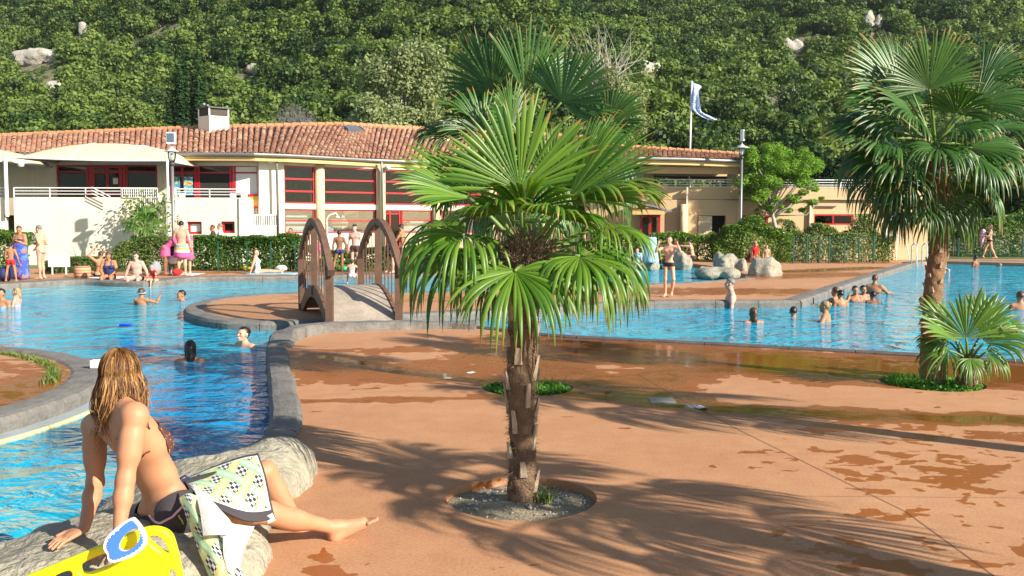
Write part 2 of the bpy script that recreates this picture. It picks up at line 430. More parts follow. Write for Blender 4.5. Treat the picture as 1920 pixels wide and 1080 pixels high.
def glassmat(name, tint, refl, trans):
    """window pane: partly see-through, with a weak mirror image"""
    m, nt, bs = newmat(name); nt.nodes.remove(bs)
    t = nt.nodes.new('ShaderNodeBsdfTransparent'); t.inputs[0].default_value = (*tint, 1)
    g = nt.nodes.new('ShaderNodeBsdfGlossy'); g.inputs['Roughness'].default_value = .03; g.inputs[0].default_value = (.8, .85, .9, 1)
    fr = nt.nodes.new('ShaderNodeFresnel'); fr.inputs[0].default_value = 1.45
    nn = noise(nt, .7, 2); b = nt.nodes.new('ShaderNodeBump'); b.inputs['Strength'].default_value = .06; b.inputs['Distance'].default_value = .1
    nt.links.new(nn.outputs[0], b.inputs['Height']); nt.links.new(b.outputs[0], g.inputs['Normal'])
    f = math_(nt, 'ADD', fr.outputs[0], refl, True)
    ms = nt.nodes.new('ShaderNodeMixShader'); nt.links.new(f, ms.inputs[0]); nt.links.new(t.outputs[0], ms.inputs[1]); nt.links.new(g.outputs[0], ms.inputs[2])
    nt.links.new(ms.outputs[0], nt.nodes['Material Output'].inputs[0])
glassmat('glass', (.45, .48, .45), .0, 1)
glassmat('glass_pale', (.8, .85, .85), .10, 1)

# ================================================================== ground, hill, water
def struct(name, me, **kw):
    o = obj(name, me, **kw); o['kind'] = 'structure'; return o
def hill_z(x, y):
    x = np.asarray(x, float); y = np.asarray(y, float)
    s = np.maximum(y-60, 0)
    p = np.stack([x/46., y/60., np.zeros_like(x)], -1)
    g = fbm(p, 11, 4)
    base = .335*s + .0003*s*s - 5*np.exp(-((x+38)/30)**2)*np.minimum(s/60, 1)
    ridge = 9*np.sin(x/21.+y/55.)*np.minimum(s/90, 1)
    return -.3 + base + (g*30+ridge)*np.minimum(s/110, 1)
xs = np.concatenate([np.arange(-420, -120, 12), np.arange(-120, 121, 3), np.arange(132, 430, 12)]).astype(float)
ys = np.concatenate([[-60, -20, 5, 30, 45, 56], np.arange(59, 150, 2.5), np.arange(150, 300, 5), np.arange(300, 620, 20)]).astype(float)
X, Y = np.meshgrid(xs, ys, indexing='ij'); Z = hill_z(X, Y)
v = np.stack([X, Y, Z], -1).reshape(-1, 3); ny = len(ys); q = np.arange(len(xs)*ny).reshape(len(xs), ny)
f = np.stack([q[:-1, :-1], q[1:, :-1], q[1:, 1:], q[:-1, 1:]], -1).reshape(-1, 4)
def hillmat():
    m, nt, bs = newmat('hill_ground')
    n = noise(nt, .12, 5, .65); n2 = noise(nt, 1.1, 5, .7)
    c = ramp(nt, n.outputs[0], [(.35, (.07, .085, .03)), (.52, (.13, .12, .06)), (.60, (.28, .23, .14)), (.75, (.40, .36, .28))]).outputs[0]
    c = mix(nt, .4, c, ramp(nt, n2.outputs[0], [(.38, (.05, .06, .02)), (.6, (.42, .37, .27))]).outputs[0])
    nt.links.new(c, bs.inputs['Base Color']); bs.inputs['Roughness'].default_value = .95; bump(nt, bs, n2.outputs[0], .8, .5)
hillmat()
struct('hillside', qmesh('hillside', v, f, 'hill_ground'))
b = MB(); b.add([(-90, -14, ZW), (90, -14, ZW), (90, 47.5, ZW), (-90, 47.5, ZW)], [(0, 1, 2, 3)]); struct('pool_water', b.mesh('pool_water', 'water'))

def inside(poly, p):
    poly = np.asarray(poly); p = np.asarray(p); x, y = p[:, 0], p[:, 1]; r = np.zeros(len(p), bool)
    for i in range(len(poly)):
        x0, y0 = poly[i-1]; x1, y1 = poly[i]
        c = ((y0 > y) != (y1 > y)); r ^= c & (x < (x1-x0)*(y-y0)/((y1-y0) if y1 != y0 else 1e-9)+x0)
    return r
def smooth_poly(pts, n=3, closed=False):
    pts = np.asarray(pts, float)
    for _ in range(n):
        a = pts if closed else pts[:-1]; b = np.roll(pts, -1, 0) if closed else pts[1:]
        q = np.stack([a*.75+b*.25, a*.25+b*.75], 1).reshape(-1, pts.shape[1])
        pts = q if closed else np.concatenate([pts[:1], q, pts[-1:]])
    return pts
def resample(pts, step):
    pts = np.asarray(pts, float); s = np.r_[0, np.cumsum(np.linalg.norm(np.diff(pts, axis=0), axis=1))]
    n = max(2, int(round(s[-1]/step))+1); t = np.linspace(0, s[-1], n)
    return np.stack([np.interp(t, s, pts[:, k]) for k in range(pts.shape[1])], 1)
def seg_dist(p, line):
    d = np.full(len(p), 1e9)
    for a, b in zip(line[:-1], line[1:]):
        ba = b-a; t = np.clip(((p-a)@ba)/max(ba@ba, 1e-9), 0, 1); d = np.minimum(d, np.linalg.norm(p-a-t[:, None]*ba, axis=1))
    return d
def deck(name, poly, holes=(), step=.2, z=0., strokes=(), base=0., skirt=.6, box=None):
    poly = np.asarray(poly, float)
    pts = [tuple(p) for p in poly]; edges = [(i, (i+1) % len(poly)) for i in range(len(poly))]
    for h in holes:
        k = len(pts); pts += [tuple(p) for p in h]; edges += [(k+i, k+(i+1) % len(h)) for i in range(len(h))]
    lo = poly.min(0) if box is None else np.array(box[0]); hi = poly.max(0) if box is None else np.array(box[1])
    gx, gy = np.meshgrid(np.arange(lo[0]+step/2, hi[0], step), np.arange(lo[1]+step/2, hi[1], step), indexing='ij')
    g = np.stack([gx.ravel(), gy.ravel()], 1); ok = inside(poly, g)
    ok &= seg_dist(g, np.vstack([poly, poly[:1]])) > step*.3
    for h in holes: ok &= ~inside(h, g) & (seg_dist(g, np.vstack([h, h[:1]])) > step*.3)
    pts += [tuple(p) for p in g[ok]]
    vs, _, fs, _, _, _ = delaunay_2d_cdt([Vector(p) for p in pts], edges, [], 1, 1e-6)
    V = np.array([(a[0], a[1]) for a in vs]); F = np.array([f for f in fs if len(f) == 3]); c = V[F].mean(1)
    ok = inside(poly, c)
    for h in holes: ok &= ~inside(h, c)
    F = F[ok]; V3 = np.c_[V, np.full(len(V), z)]
    damp = np.full(len(V), base); alg = np.zeros(len(V))
    for line, hw, val, av in strokes:
        dd = seg_dist(V, line)+.25*hw*2*(fbm(np.c_[V*1.6, np.zeros(len(V))], 3, 3)); q = np.clip(1.25-dd/hw, 0, 1); q = q*q*(3-2*q)
        damp = np.maximum(damp, base+val*q); alg = np.maximum(alg, av*q)
    F = np.concatenate([F]); tri = F
    me = bpy.data.meshes.new(name)
    allv = V3.tolist(); faces = tri.tolist()
    for ring, dep in [(poly, skirt)]+[(h, .12) for h in holes]:
        k = len(allv); n = len(ring)
        allv += [(x, y, z) for x, y in ring]+[(x, y, z-dep) for x, y in ring]
        faces += [(k+i, k+(i+1) % n, k+n+(i+1) % n, k+n+i) for i in range(n)]
    me.from_pydata(allv, [], faces); me.materials.append(M['deck'])
    for an, av in (('damp', damp), ('algae', alg)):
        a = me.attributes.new(an, 'FLOAT', 'POINT'); full = np.zeros(len(allv), np.float32); full[:len(av)] = av; a.data.foreach_set('value', full)
    me.update(); return struct(name, me)
def kerb(parent, line, width, height, stone=.75, mat='stone_kerb', rough=.02, seed=1, inner=+1, z0=ZW-.25):
    """a row of separate coping stones along the water's edge; the line is its outer (water) side, the deck lies to the left if inner=+1"""
    line = resample(np.asarray(line)[:, :2], .12); s = np.r_[0, np.cumsum(np.linalg.norm(np.diff(line, axis=0), axis=1))]
    rg = np.random.default_rng(seed); cuts = [0.]
    while cuts[-1] < s[-1]-stone*.5: cuts.append(min(s[-1], cuts[-1]+stone*rg.uniform(.7, 1.35)))
    cuts[-1] = s[-1]
    for a, c in zip(cuts[:-1], cuts[1:]):
        n = max(3, int((c-a)/.14)+1); t = np.linspace(a+.006, c-.006, n)
        px_ = np.stack([np.interp(t, s, line[:, 0]), np.interp(t, s, line[:, 1])], 1)
        T = np.gradient(px_, axis=0); T /= np.linalg.norm(T, axis=1)[:, None]; Nn = np.stack([-T[:, 1], T[:, 0]], 1)*inner
        H = height*rg.uniform(.9, 1.1) if np.isscalar(height) else np.interp(t, s, np.interp(s/s[-1], np.linspace(0, 1, len(height)), height))
        H = np.broadcast_to(H, (n,)); W = width*rg.uniform(.95, 1.05)
        prof = [(-.04, z0), (-.05, None, -.06), (-.015, None, -.012), (.04, None, 0), (W*.5, None, .004), (W-.04, None, 0), (W, None, -.02), (W+.01, -.05)]
        rows = []
        for j in range(n):
            for q in prof:
                off = q[0]; zz = q[1] if len(q) == 2 else H[j]+q[2]
                rows.append((*(px_[j]+Nn[j]*off), zz))
        rows = np.array(rows); m_ = len(prof)
        rows[:, :] += rough*np.stack([fbm(rows*3.+k*9.1+seed, 2, 3) for k in range(3)], 1)*np.where(rows[:, 2] > -.1, 1, .3)[:, None]
        F = [(j*m_+k, j*m_+k+1, (j+1)*m_+k+1, (j+1)*m_+k) for j in range(n-1) for k in range(m_-1)]
        F += [tuple(range(m_-1, -1, -1)), tuple((n-1)*m_+k for k in range(m_))]
        if inner < 0: F = [g[::-1] for g in F]
        b = MB(); b.add(rows, F); b.build('coping_stone', mat, parent)
g2 = lambda L, z=0.: [tuple(G(x, y, z)[:2]) for x, y in L]
circ = lambda c, r, n=48: np.array([(c[0]+r*math.cos(t)*(1+.012*math.sin(3*t)), c[1]+r*math.sin(t)) for t in np.arange(n)*2*math.pi/n])
PA = G(979, 932)[:2]; PB = G(990, 727)[:2]; PC = G(1749, 716)[:2]
holes = [circ(PA, .47), circ(PB, .47), circ(PC, .53)]
west = [(-6, -6), (-4.2, .5), (-3.2, 3.0), (-2.3, 5.1)] + g2([(500, 838), (520, 790), (514, 730), (508, 680), (505, 655)])
west = list(map(tuple, smooth_poly(west, 2)))
north = g2([(513, 640), (560, 626), (620, 620), (745, 615), (880, 612), (960, 620), (1040, 630), (1200, 637), (1500, 652), (1720, 664), (1920, 676)])
north = list(map(tuple, smooth_poly(north, 1)))+[(10, 9.6), (22, 4)]
near_poly = west+north+[(22, -6)]
A2 = lambda L: np.array(g2(L))
strokes = [(A2([(1040, 645), (1200, 660), (1400, 678), (1650, 688), (1960, 700)]), 1.5, .58, .10),
           (A2([(930, 668), (1060, 700), (1180, 728), (1300, 690)]), .75, .42, .25),
           (A2([(600, 668), (720, 690), (900, 716), (1050, 738), (1170, 748)]), .22, .55, .95),
           (A2([(590, 690), (700, 700), (850, 694)]), 1.1, .34, 0),
           (A2([(640, 660), (900, 650)]), .6, .20, 0),
           (A2([(1180, 745), (1250, 755), (1400, 768), (1600, 776), (1930, 786)]), .36, .5, .55),
           (A2([(1100, 722), (1200, 738), (1280, 752)]), .4, .45, .8),
           (A2([(560, 755), (700, 750), (950, 744)]), .14, .4, 0),
           (A2([(1500, 800), (1960, 815)]), .35, .16, 0),
           (A2([(1650, 860), (1960, 920)]), 1.1, .15, 0),
           (A2([(1600, 1060), (1960, 1000)]), .9, .12, 0),
           (A2([(590, 1075), (640, 1042)]), .13, .22, 0), (A2([(655, 1060), (668, 1035)]), .05, .26, 0),
           (A2([(480, 1068), (530, 1068)]), .07, .2, 0), (A2([(1640, 1060), (1700, 1050)]), .12, .2, 0)]
near_deck = deck('pool_deck', near_poly, holes, .16, 0, strokes, -.022, box=((-5, 2.8), (9.5, 16.5)))
kerb(near_deck, np.array([w_ for w_ in west if w_[1] > 6.2]), .22, .05, .7, seed=3, inner=-1, rough=.035)
i9 = 12
kerb(near_deck, np.array([west[-1]]+north[:10]), .34, [.06, .16, .15, .13, .12, .11], 1.1, rough=.08, seed=5, inner=-1)
kerb(near_deck, np.array(north[9:]), .16, .035, .9, seed=8, inner=-1, mat='stone_kerb_dark')
# peninsula with the left island, joined to the far right deck
isl = g2([(352, 588), (400, 603), (500, 606), (620, 602), (760, 590), (880, 585), (1060, 577), (1180, 566), (1320, 565), (1500, 564)])
isl_front = smooth_poly(isl, 2)
diag = np.array(g2([(1500, 564), (1610, 526), (1715, 492)]))
back = g2([(1400, 521), (1300, 529), (1180, 534), (1000, 541), (820, 548), (700, 551), (560, 550), (440, 556), (375, 566), (348, 578), (352, 588)])
back = smooth_poly(back, 1)
farR = [(44, 41.5), (44, 52), (12, 50), (6.5, 44)]
rocky = g2([(1240, 487), (1330, 497), (1395, 512), (1400, 521)])
pen_poly = list(map(tuple, isl_front))+list(map(tuple, diag[1:]))+[tuple(G(1760, 487)[:2]), tuple(G(1925, 491)[:2])]+farR+rocky+list(map(tuple, back[1:-1]))
ps = [(A2([(1230, 545), (1500, 545)]), 1.6, .35, 0), (A2([(1350, 520), (1600, 512)]), 1.6, .3, .12), (A2([(1480, 508), (1640, 500)]), .9, .5, .35),
      (A2([(1500, 490), (1640, 489)]), 2., .3, 0), (A2([(600, 560), (900, 560)]), 1.5, .16, 0), (A2([(400, 580), (560, 570)]), 1.4, .06, 0)]
pen = deck('island_deck', pen_poly, (), .4, 0, ps, -.03)
kerb(pen, np.vstack([back[-9:], isl_front[1:26]]), .32, .02, 1.1, seed=11, inner=1)
kerb(pen, isl_front[25:], .3, .03, 1.1, seed=13, inner=1)
kerb(pen, diag, .38, .04, 1.5, seed=14, inner=1)
kerb(pen, back[:-8], .3, .03, 1.4, seed=15, inner=1)
kerb(pen, np.array([G(1715, 492)[:2], G(1762, 486)[:2], G(1925, 488)[:2], (44, 41.5)]), .5, .04, 2., seed=16, inner=1)
# far left deck and beach
farline = g2([(-260, 545), (-60, 540), (60, 533), (150, 527), (230, 531), (300, 531), (350, 522), (480, 521), (600, 519), (760, 516), (900, 512), (1080, 505), (1240, 497)])
farline = smooth_poly(farline, 2)
far_poly = list(map(tuple, farline))+[(6.5, 44), (6.5, 50), (-40, 50), (-46, 26)]
fs_ = [(A2([(0, 531), (200, 520), (420, 512)]), 1.2, .2, 0), (A2([(620, 514), (900, 508)]), 1.5, .25, 0)]
far_deck = deck('far_pool_deck', far_poly, (), .6, 0, fs_, -.03)
kerb(far_deck, farline, .6, .03, 1.6, seed=21, inner=1)
# round island at the left
DC = np.array((-8.4, 9.0)); dpoly = circ(DC, 4.08, 72)
disc = deck('round_island_deck', dpoly, (), .2, 0, [(A2([(0, 750), (120, 715)]), .7, .5, 0), (A2([(-100, 690), (60, 690)]), .8, .22, 0)], -.02)
kerb(disc, np.vstack([dpoly, dpoly[:1]]), .32, .02, 1.3, seed=23, inner=1)
b = MB(); th = np.linspace(0, 2*math.pi, 73)
ring = [(DC[0]+r*math.cos(t), DC[1]+r*math.sin(t), z) for t in th for r, z in ((4.0, -.125), (4.36, -.13), (4.44, -.4))]
b.add(ring, [(i*3+k, i*3+k+1, (i+1)*3+k+1, (i+1)*3+k) for i in range(72) for k in (0, 1)])
simple('wet_step', (.36, .42, .44), .3, .2, 3); b.build('submerged_step', 'wet_step', disc)
b = MB(); t2 = np.linspace(-1.9, .9, 60)
simple('hose_cream', (.72, .60, .30), .5)
b.tube([(DC[0]+4.36*math.cos(t), DC[1]+4.36*math.sin(t), -.118+.004*math.sin(9*t)) for t in t2], .024, 6)
b.build('pool_hose', 'hose_cream', label='cream hose lying along the sunken step round the left island', category='hose')
b = MB(); b.add([(-60, 34.5, .004), (4, 34.5, .004), (4, 62, .004), (-60, 62, .004)], [(0, 1, 2, 3)])
b.add([(3, 46.5, .008), (60, 46.5, .008), (60, 62, .008), (3, 62, .008)], [(0, 1, 2, 3)]); struct('lawn', b.mesh('lawn', 'lawn'))
# expansion joints sawn into the near deck: narrow recessed strips
b = MB()
for L in ([(1195, 700), (1290, 755), (1400, 812), (1560, 890), (1700, 958), (1875, 1085)], [(1000, 928), (1300, 928), (1960, 932)], [(620, 740), (900, 728)]):
    p = A2(L); d_ = np.gradient(p, axis=0); d_ /= np.linalg.norm(d_, axis=1)[:, None]; n_ = np.stack([-d_[:, 1], d_[:, 0]], 1)*(.0028 if L[0][0] == 1195 else .0015)
    k = len(p); b.add(np.r_[np.c_[p-n_, np.full(k, .003)], np.c_[p+n_, np.full(k, .003)]], [(i, i+1, k+i+1, k+i) for i in range(k-1)])
b.build('deck_joint', 'joint', near_deck)
# planting holes: sunken soil with stones
def soil(c, r, seed, name='planter_soil', n=260, green=0):
    rg = np.random.default_rng(seed); k = 26; vs = [(c[0], c[1], -.03)]
    rr = np.linspace(.08, 1, 9)*r
    for q in rr:
        for t in np.arange(k)*2*math.pi/k: vs.append((c[0]+q*math.cos(t), c[1]+q*math.sin(t), 0))
    vs = np.array(vs); d_ = np.hypot(vs[:, 0]-c[0], vs[:, 1]-c[1])/r
    vs[:, 2] = -.055+.05*np.exp(-(d_/.45)**2)+.03*fbm(np.c_[vs[:, :2]*7, vs[:, 2]*0], seed, 3)
    F = [(0, 1+i, 1+(i+1) % k) for i in range(k)]+[(1+j*k+i, 1+(j+1)*k+i, 1+(j+1)*k+(i+1) % k, 1+j*k+(i+1) % k) for j in range(8) for i in range(k)]
    b = MB(); b.add(vs, F); o = b.build(name, 'soil', near_deck, smooth=True)
    b = MB()
    for _ in range(n):
        a = rg.random()*6.283; q = r*math.sqrt(rg.random())*.97; s = rg.uniform(.003, .009)*(2.4 if rg.random() < .06 else 1)
        p = np.array((c[0]+q*math.cos(a), c[1]+q*math.sin(a), -.045+.045*math.exp(-(q/r/.45)**2)))
        v8 = rg.normal(size=(6, 3))*.25*s+np.array([(1,0,0),(-1,0,0),(0,1,0),(0,-1,0),(0,0,.7),(0,0,-.7)])*s
        b.add(p+v8, [(0,2,4),(2,1,4),(1,3,4),(3,0,4),(2,0,5),(1,2,5),(3,1,5),(0,3,5)])
    b.build('pebbles', 'pebble', near_deck, kind='stuff')
soil(PA, .47, 4, n=300); soil(PB, .47, 5, n=60); soil(PC, .53, 6, n=60)
# ================================================================== hillside wood
leafmat('leaf_wood', (.020, .058, .010), (.165, .235, .045), .28, .6, wide=1.0)
leafmat('leaf_greygreen', (.13, .17, .06), (.33, .37, .17), .3, .6)
leafmat('leaf_cypress', (.012, .045, .014), (.045, .10, .028), .12, .6)
leafmat('leaf_pine', (.08, .20, .015), (.26, .43, .045), .3, .5)
leafmat('leaf_hedge', (.035, .10, .012), (.15, .26, .03), .3, .4)
leafmat('leaf_bush', (.05, .10, .02), (.20, .26, .06), .3, .5)
leafmat('leaf_ground', (.03, .13, .012), (.13, .32, .03), .3, .5)
simple('bark', (.17, .13, .10), .9, .3, 6, .6, 30)
simple('bark_pale', (.42, .38, .32), .9, .25, 6, .5, 30)
simple('rock_hill', (.50, .46, .39), .95, .3, .5, 1., 6, bdist=.2)
def crown_mesh(seed, R=1., n=760, leaf=.085, flat=.85, mat='leaf_wood', nb=8):
    rg = np.random.default_rng(seed)
    blobs = [((0, 0, .95*flat), (.62, .62, .6*flat))]
    for i in range(nb):
        a = i*2.4+rg.random(); q = rg.uniform(.35, .72); z = rg.uniform(.35, 1.35)*flat
        s = rg.uniform(.26, .46); blobs.append(((q*math.cos(a), q*math.sin(a), z), (s, s, s*.85)))
    p, u = blob_points(rg, [(np.array(c)*R, np.array(r)*R) for c, r in blobs], n, .35)
    v, f = leaf_quads(p, u+np.array((0, 0, .2)), leaf*R, rg, .38, .75)
    return v, f
protos = []
pc = bpy.data.collections.new('wood_tree_kinds')
for i in range(6):
    v, f = crown_mesh(100+i, 2.0, 440, .092, [.8, .95, .75, 1.1, .85, .7][i], nb=6+i)
    me = qmesh('wood_tree_crown', v, f, 'leaf_wood', smooth=False); o = bpy.data.objects.new('wood_crown', me); pc.objects.link(o); protos.append(o)
rg = np.random.default_rng(77)
pts = []
n_try = 62000
yy = 66+(rg.random(n_try)**.75)*250; xx = (rg.random(n_try)*2-1)*(.62*yy+14)
def bare(x, y):
    """rock slides and clearings where no tree grows, as seen on the slope"""
    out = np.zeros(len(x), bool); z = hill_z(x, y)
    u = 960+1780*x/y; v_ = 418-(z+2-1.7)*1780/y
    for cx, cy, rx, ry in ((85, 112, 62, 22), (160, 55, 16, 24), (110, 180, 18, 25), (12, 183, 22, 12), (470, 130, 26, 22), (455, 228, 40, 14), (640, 236, 60, 10),
                           (1205, 125, 26, 16), (1635, 40, 20, 20), (1485, 92, 22, 16), (1565, 162, 20, 10), (1445, 175, 30, 7), (1550, 200, 20, 8), (1730, 55, 16, 12)):
        out |= ((u-cx)/(rx+3))**2+((v_-cy-10)/(ry+14))**2 < 1
    return out
keep = ~bare(xx, yy); keep &= fbm(np.stack([xx/9, yy/9, xx*0], -1), 9, 3) > -.19
few = (~keep) & (rg.random(len(xx)) < .55); small = few.copy()[keep | few]; keep = keep | few
xx, yy = xx[keep], yy[keep]; zz = hill_z(xx, yy)
u_ = 960+1780*xx/yy; v_ = 418-(zz+2-1.7)*1780/yy
clr = ((u_ > 285) & (u_ < 425) & (yy < 98)) | ((u_ > 660) & (u_ < 860) & (yy < 74)) | ((u_ > 1080) & (u_ < 1235) & (yy < 76))
vis = ~clr & (u_ > -160) & (u_ < 2080) & (v_ > -60) & (v_ < 345)
xx, yy, zz, u_, small = xx[vis], yy[vis], zz[vis], u_[vis], small[vis]
order = np.argsort(yy); xx, yy, zz, u_, small = xx[order], yy[order], zz[order], u_[order], small[order]
sel = []
for i in range(len(xx)):                                      # keep the nearest trees apart
    if yy[i] > 84: break
    if all((xx[i]-xx[j])**2+(yy[i]-yy[j])**2 > 3.0 for j in sel): sel.append(i)
drop = set(range(i))-set(sel); kp = np.array([k not in drop for k in range(len(xx))]); xx, yy, zz, small = xx[kp], yy[kp], zz[kp], small[kp]
print('wood trees', len(xx))
NB = 150
tb = MB(); tb.tube([(0, 0, -.6), (.1, .05, 1.2), (0, .1, 2.4)], [.16, .12, .06], 6); trunk_me = tb.mesh('trunk', 'bark')
for i in range(NB):
    t = thing('woodland_tree', 'broad green tree in the dense wood at the foot of the hillside', 'tree', (xx[i], yy[i], zz[i]), 'trees at the foot of the wooded hillside')
    s = rg.uniform(.45, .95); k = int(rg.integers(6))
    obj('crown', protos[k].data, t, rot=(0, 0, rg.random()*6.28), scale=(s, s, s*rg.uniform(.85, 1.25)))
    obj('trunk', trunk_me, t, scale=(s, s, s))
# the rest of the wood: points carrying one of the crowns each
pm = bpy.data.meshes.new('wood_points'); pm.from_pydata(np.stack([xx[NB:], yy[NB:], zz[NB:]-.3], 1).tolist(), [], [])
n_ = len(xx)-NB
a = pm.attributes.new('sc', 'FLOAT', 'POINT'); a.data.foreach_set('value', (np.where(small[NB:], .16+.12*rg.random(n_), .30+.95*rg.random(n_)**3.2)*(1+np.minimum((yy[NB:]-66)/500, .35))).astype(np.float32))
a = pm.attributes.new('rz', 'FLOAT', 'POINT'); a.data.foreach_set('value', (rg.random(n_)*6.28).astype(np.float32))
a = pm.attributes.new('id2', 'INT', 'POINT'); a.data.foreach_set('value', rg.integers(0, 6, n_).astype(np.int32))
wood = obj('hillside_wood', pm); wood['kind'] = 'stuff'; wood['label'] = 'dense green wood covering the steep slope behind the pool building'; wood['category'] = 'wood'
def scatter(o, coll):
    ng = bpy.data.node_groups.new('scatter_crowns', 'GeometryNodeTree')
    ng.interface.new_socket('Geometry', in_out='INPUT', socket_type='NodeSocketGeometry'); ng.interface.new_socket('Geometry', in_out='OUTPUT', socket_type='NodeSocketGeometry')
    n = ng.nodes; gi = n.new('NodeGroupInput'); go = n.new('NodeGroupOutput'); iop = n.new('GeometryNodeInstanceOnPoints'); ci = n.new('GeometryNodeCollectionInfo')
    ci.inputs[0].default_value = coll; ci.inputs[1].default_value = True; ci.inputs[2].default_value = True
    m2p = n.new('GeometryNodeMeshToPoints')
    def na(nm, t):
        q = n.new('GeometryNodeInputNamedAttribute'); q.data_type = t; q.inputs[0].default_value = nm; return q.outputs[0]
    cx = n.new('ShaderNodeCombineXYZ'); L = ng.links
    L.new(na('rz', 'FLOAT'), cx.inputs[2]); L.new(gi.outputs[0], m2p.inputs[0]); L.new(m2p.outputs[0], iop.inputs['Points']); L.new(ci.outputs[0], iop.inputs['Instance'])
    iop.inputs['Pick Instance'].default_value = True
    L.new(na('id2', 'INT'), iop.inputs['Instance Index']); L.new(cx.outputs[0], iop.inputs['Rotation']); L.new(na('sc', 'FLOAT'), iop.inputs['Scale'])
    L.new(iop.outputs[0], go.inputs[0]); md = o.modifiers.new('scatter', 'NODES'); md.node_group = ng
scatter(wood, pc)
# rock outcrops on the slope
def on_hill(px, py):
    """walk along the sight line until the slope is met"""
    r = ray(px, py); r = r/r[1]
    for d in np.arange(60, 420, .5):
        if hill_z(r[0]*d, d) > CAMH+r[2]*d: return np.array((r[0]*d, d, float(hill_z(r[0]*d, d))))
    return np.array((r[0]*300, 300, 60.))
def rock(name, prims, h, amp, label, scale=3., parent=None, mat='artificial_rock', group=None, seed=0, rid=1.):
    def disp(p): return amp*(fbm(p*scale, seed, 4)+.5*np.abs(fbm(p*scale*2.3*np.array((1, 1, 2.2)), seed+5, 3))*rid)
    v, f, _, _ = implicit(prims, h, disp)
    if label is None: return qobj(name, v, f, mat, parent)
    c = v.mean(0); c[2] = v[:, 2].min()
    o = obj(name, qmesh(name, v-c, f, mat), None, loc=c); tagp(o, label=label, cat='rock', group=group); return o
for k, (px_, py_, w_, h_, lab) in enumerate([(105, 82, 60, 16, 'pale limestone ledge high on the slope at far left, the upper one'), (75, 115, 110, 24, 'wide pale limestone outcrop at far left, below the upper ledge'),
        (160, 62, 26, 30, 'sandy scar of bare rock above the limestone ledges at left'), (108, 182, 30, 30, 'bare earth and rock chute below the left limestone outcrop'),
        (470, 140, 34, 22, 'small bare rock patch on the slope right of the cypress'), (455, 226, 60, 16, 'pale rock bank showing above the roof right of the chimney'),
        (640, 232, 40, 12, 'pale rock bank above the roof ridge beside the grey shrub'), (1205, 128, 34, 20, 'grey rock showing through trees right of the tall centre palm'),
        (1635, 42, 26, 30, 'tall grey rock high on the slope above the right palm'), (1487, 92, 28, 22, 'pale rock on the slope between the flag and the right palm'),
        (1567, 160, 30, 12, 'ochre rock ledge left of the right palm crown'), (1448, 175, 40, 8, 'thin pale rock band behind the flag')]):
    c = on_hill(px_, py_+4); s = c[1]/1780.
    rg2 = np.random.default_rng(k); pr = []
    for j in range(5):
        o_ = np.array((rg2.uniform(-.5, .5)*w_*s, rg2.uniform(-.3, .6), rg2.uniform(-.35, .35)*h_*s))
        pr.append(ell(c+o_+np.array((0, -.3, .3)), np.array((w_*.34, w_*.18, h_*.62))*s*rg2.uniform(.7, 1.2), k=.5))
    rock('rock_outcrop', pr, .3, 1.1, lab, .7, mat='rock_hill', seed=k)
# named trees before the wood
def branches(b, base, tips, r0, rg, bend=.25, mi=0):
    for t in tips:
        t = np.asarray(t, float); m_ = (base+t)/2+rg.normal(size=3)*np.linalg.norm(t-base)*.08+np.array((0, 0, -bend*.3*np.linalg.norm(t-base)*.3))
        b.tube([base, m_, t], [r0, r0*.6, r0*.2], 5, mi)
def leafy_tree(name, label, base, h, w_, blobs_fn, n, leaf, mat, seed, trunk_r=.2, jitter=.7, cat='tree', bark='bark', aspect=.6, shell=.5, up=.3):
    rg = np.random.default_rng(seed); base = np.asarray(base, float)
    t = thing(name, label, cat, base)
    bl = blobs_fn(rg); bl = [(base+np.array(c), np.array(r)) for c, r in bl]
    p, u = blob_points(rg, bl, n, shell); v, f = leaf_quads(p, u+np.array((0, 0, up)), leaf, rg, jitter, aspect)
    qobj('crown', v, f, mat, t, smooth=False)
    b = MB(); b.tube([base+np.array((0, 0, -.3)), base+np.array((w_*.02, 0, h*.3)), base+np.array((0, 0, h*.6))], [trunk_r, trunk_r*.75, trunk_r*.4], 8)
    branches(b, base+np.array((0, 0, h*.35)), [c for c, r in bl[:14]], trunk_r*.4, rg)
    b.build('trunk', bark, t, smooth=True); return t
def at(px, d): p = P(px, 418, d); return np.array((p[0], d, float(hill_z(p[0], d)) if d > 62 else 0.))
b0 = at(356, 70); top = zpx(82, 70)-b0[2]
def cyp(rg):
    out = []
    for k, (dx, hh) in enumerate([(0, 1.), (-.75, .9), (.8, .93), (-.35, .97), (.4, .88), (-1.15, .72), (1.1, .76)]):
        for j in range(8):
            z = hh*top*(j+.5)/8.6; r = (1-(j/8.2)**2.2)*.82+.10; out.append(((dx*(1.55-.5*j/8), .35*math.sin(k*2), z), (r*.78, r*.78, top/7.)))
    return out
leafy_tree('cypress', 'tall dark green cypress with several tips standing behind the roof', b0, top, 3, cyp, 30000, .11, 'leaf_cypress', 5, .25, .4, shell=.3, up=1.2)
def clumps(cx, cz, rx, rz, k, s0, s1):
    def fn(rg):
        out = []
        for _ in range(k):
            u = rg.normal(size=3); u /= np.linalg.norm(u); q = rg.random()**.4; s = rg.uniform(s0, s1)
            out.append(((cx+u[0]*rx*q, u[1]*rx*.6*q, cz+u[2]*rz*q), (s, s, s*.85)))
        return out
    return fn
b1 = at(760, 66); H1 = zpx(44, 66)-b1[2]
leafy_tree('grey_willow', 'large grey-green feathery tree behind the roof left of the tall centre palm', b1, H1, 7, clumps(0, H1*.58, 2.9, H1*.36, 44, .8, 1.5), 20000, .12, 'leaf_greygreen', 8, .3, bark='bark_pale', shell=.75)
b1 = at(700, 64); H1 = zpx(150, 64)-b1[2]
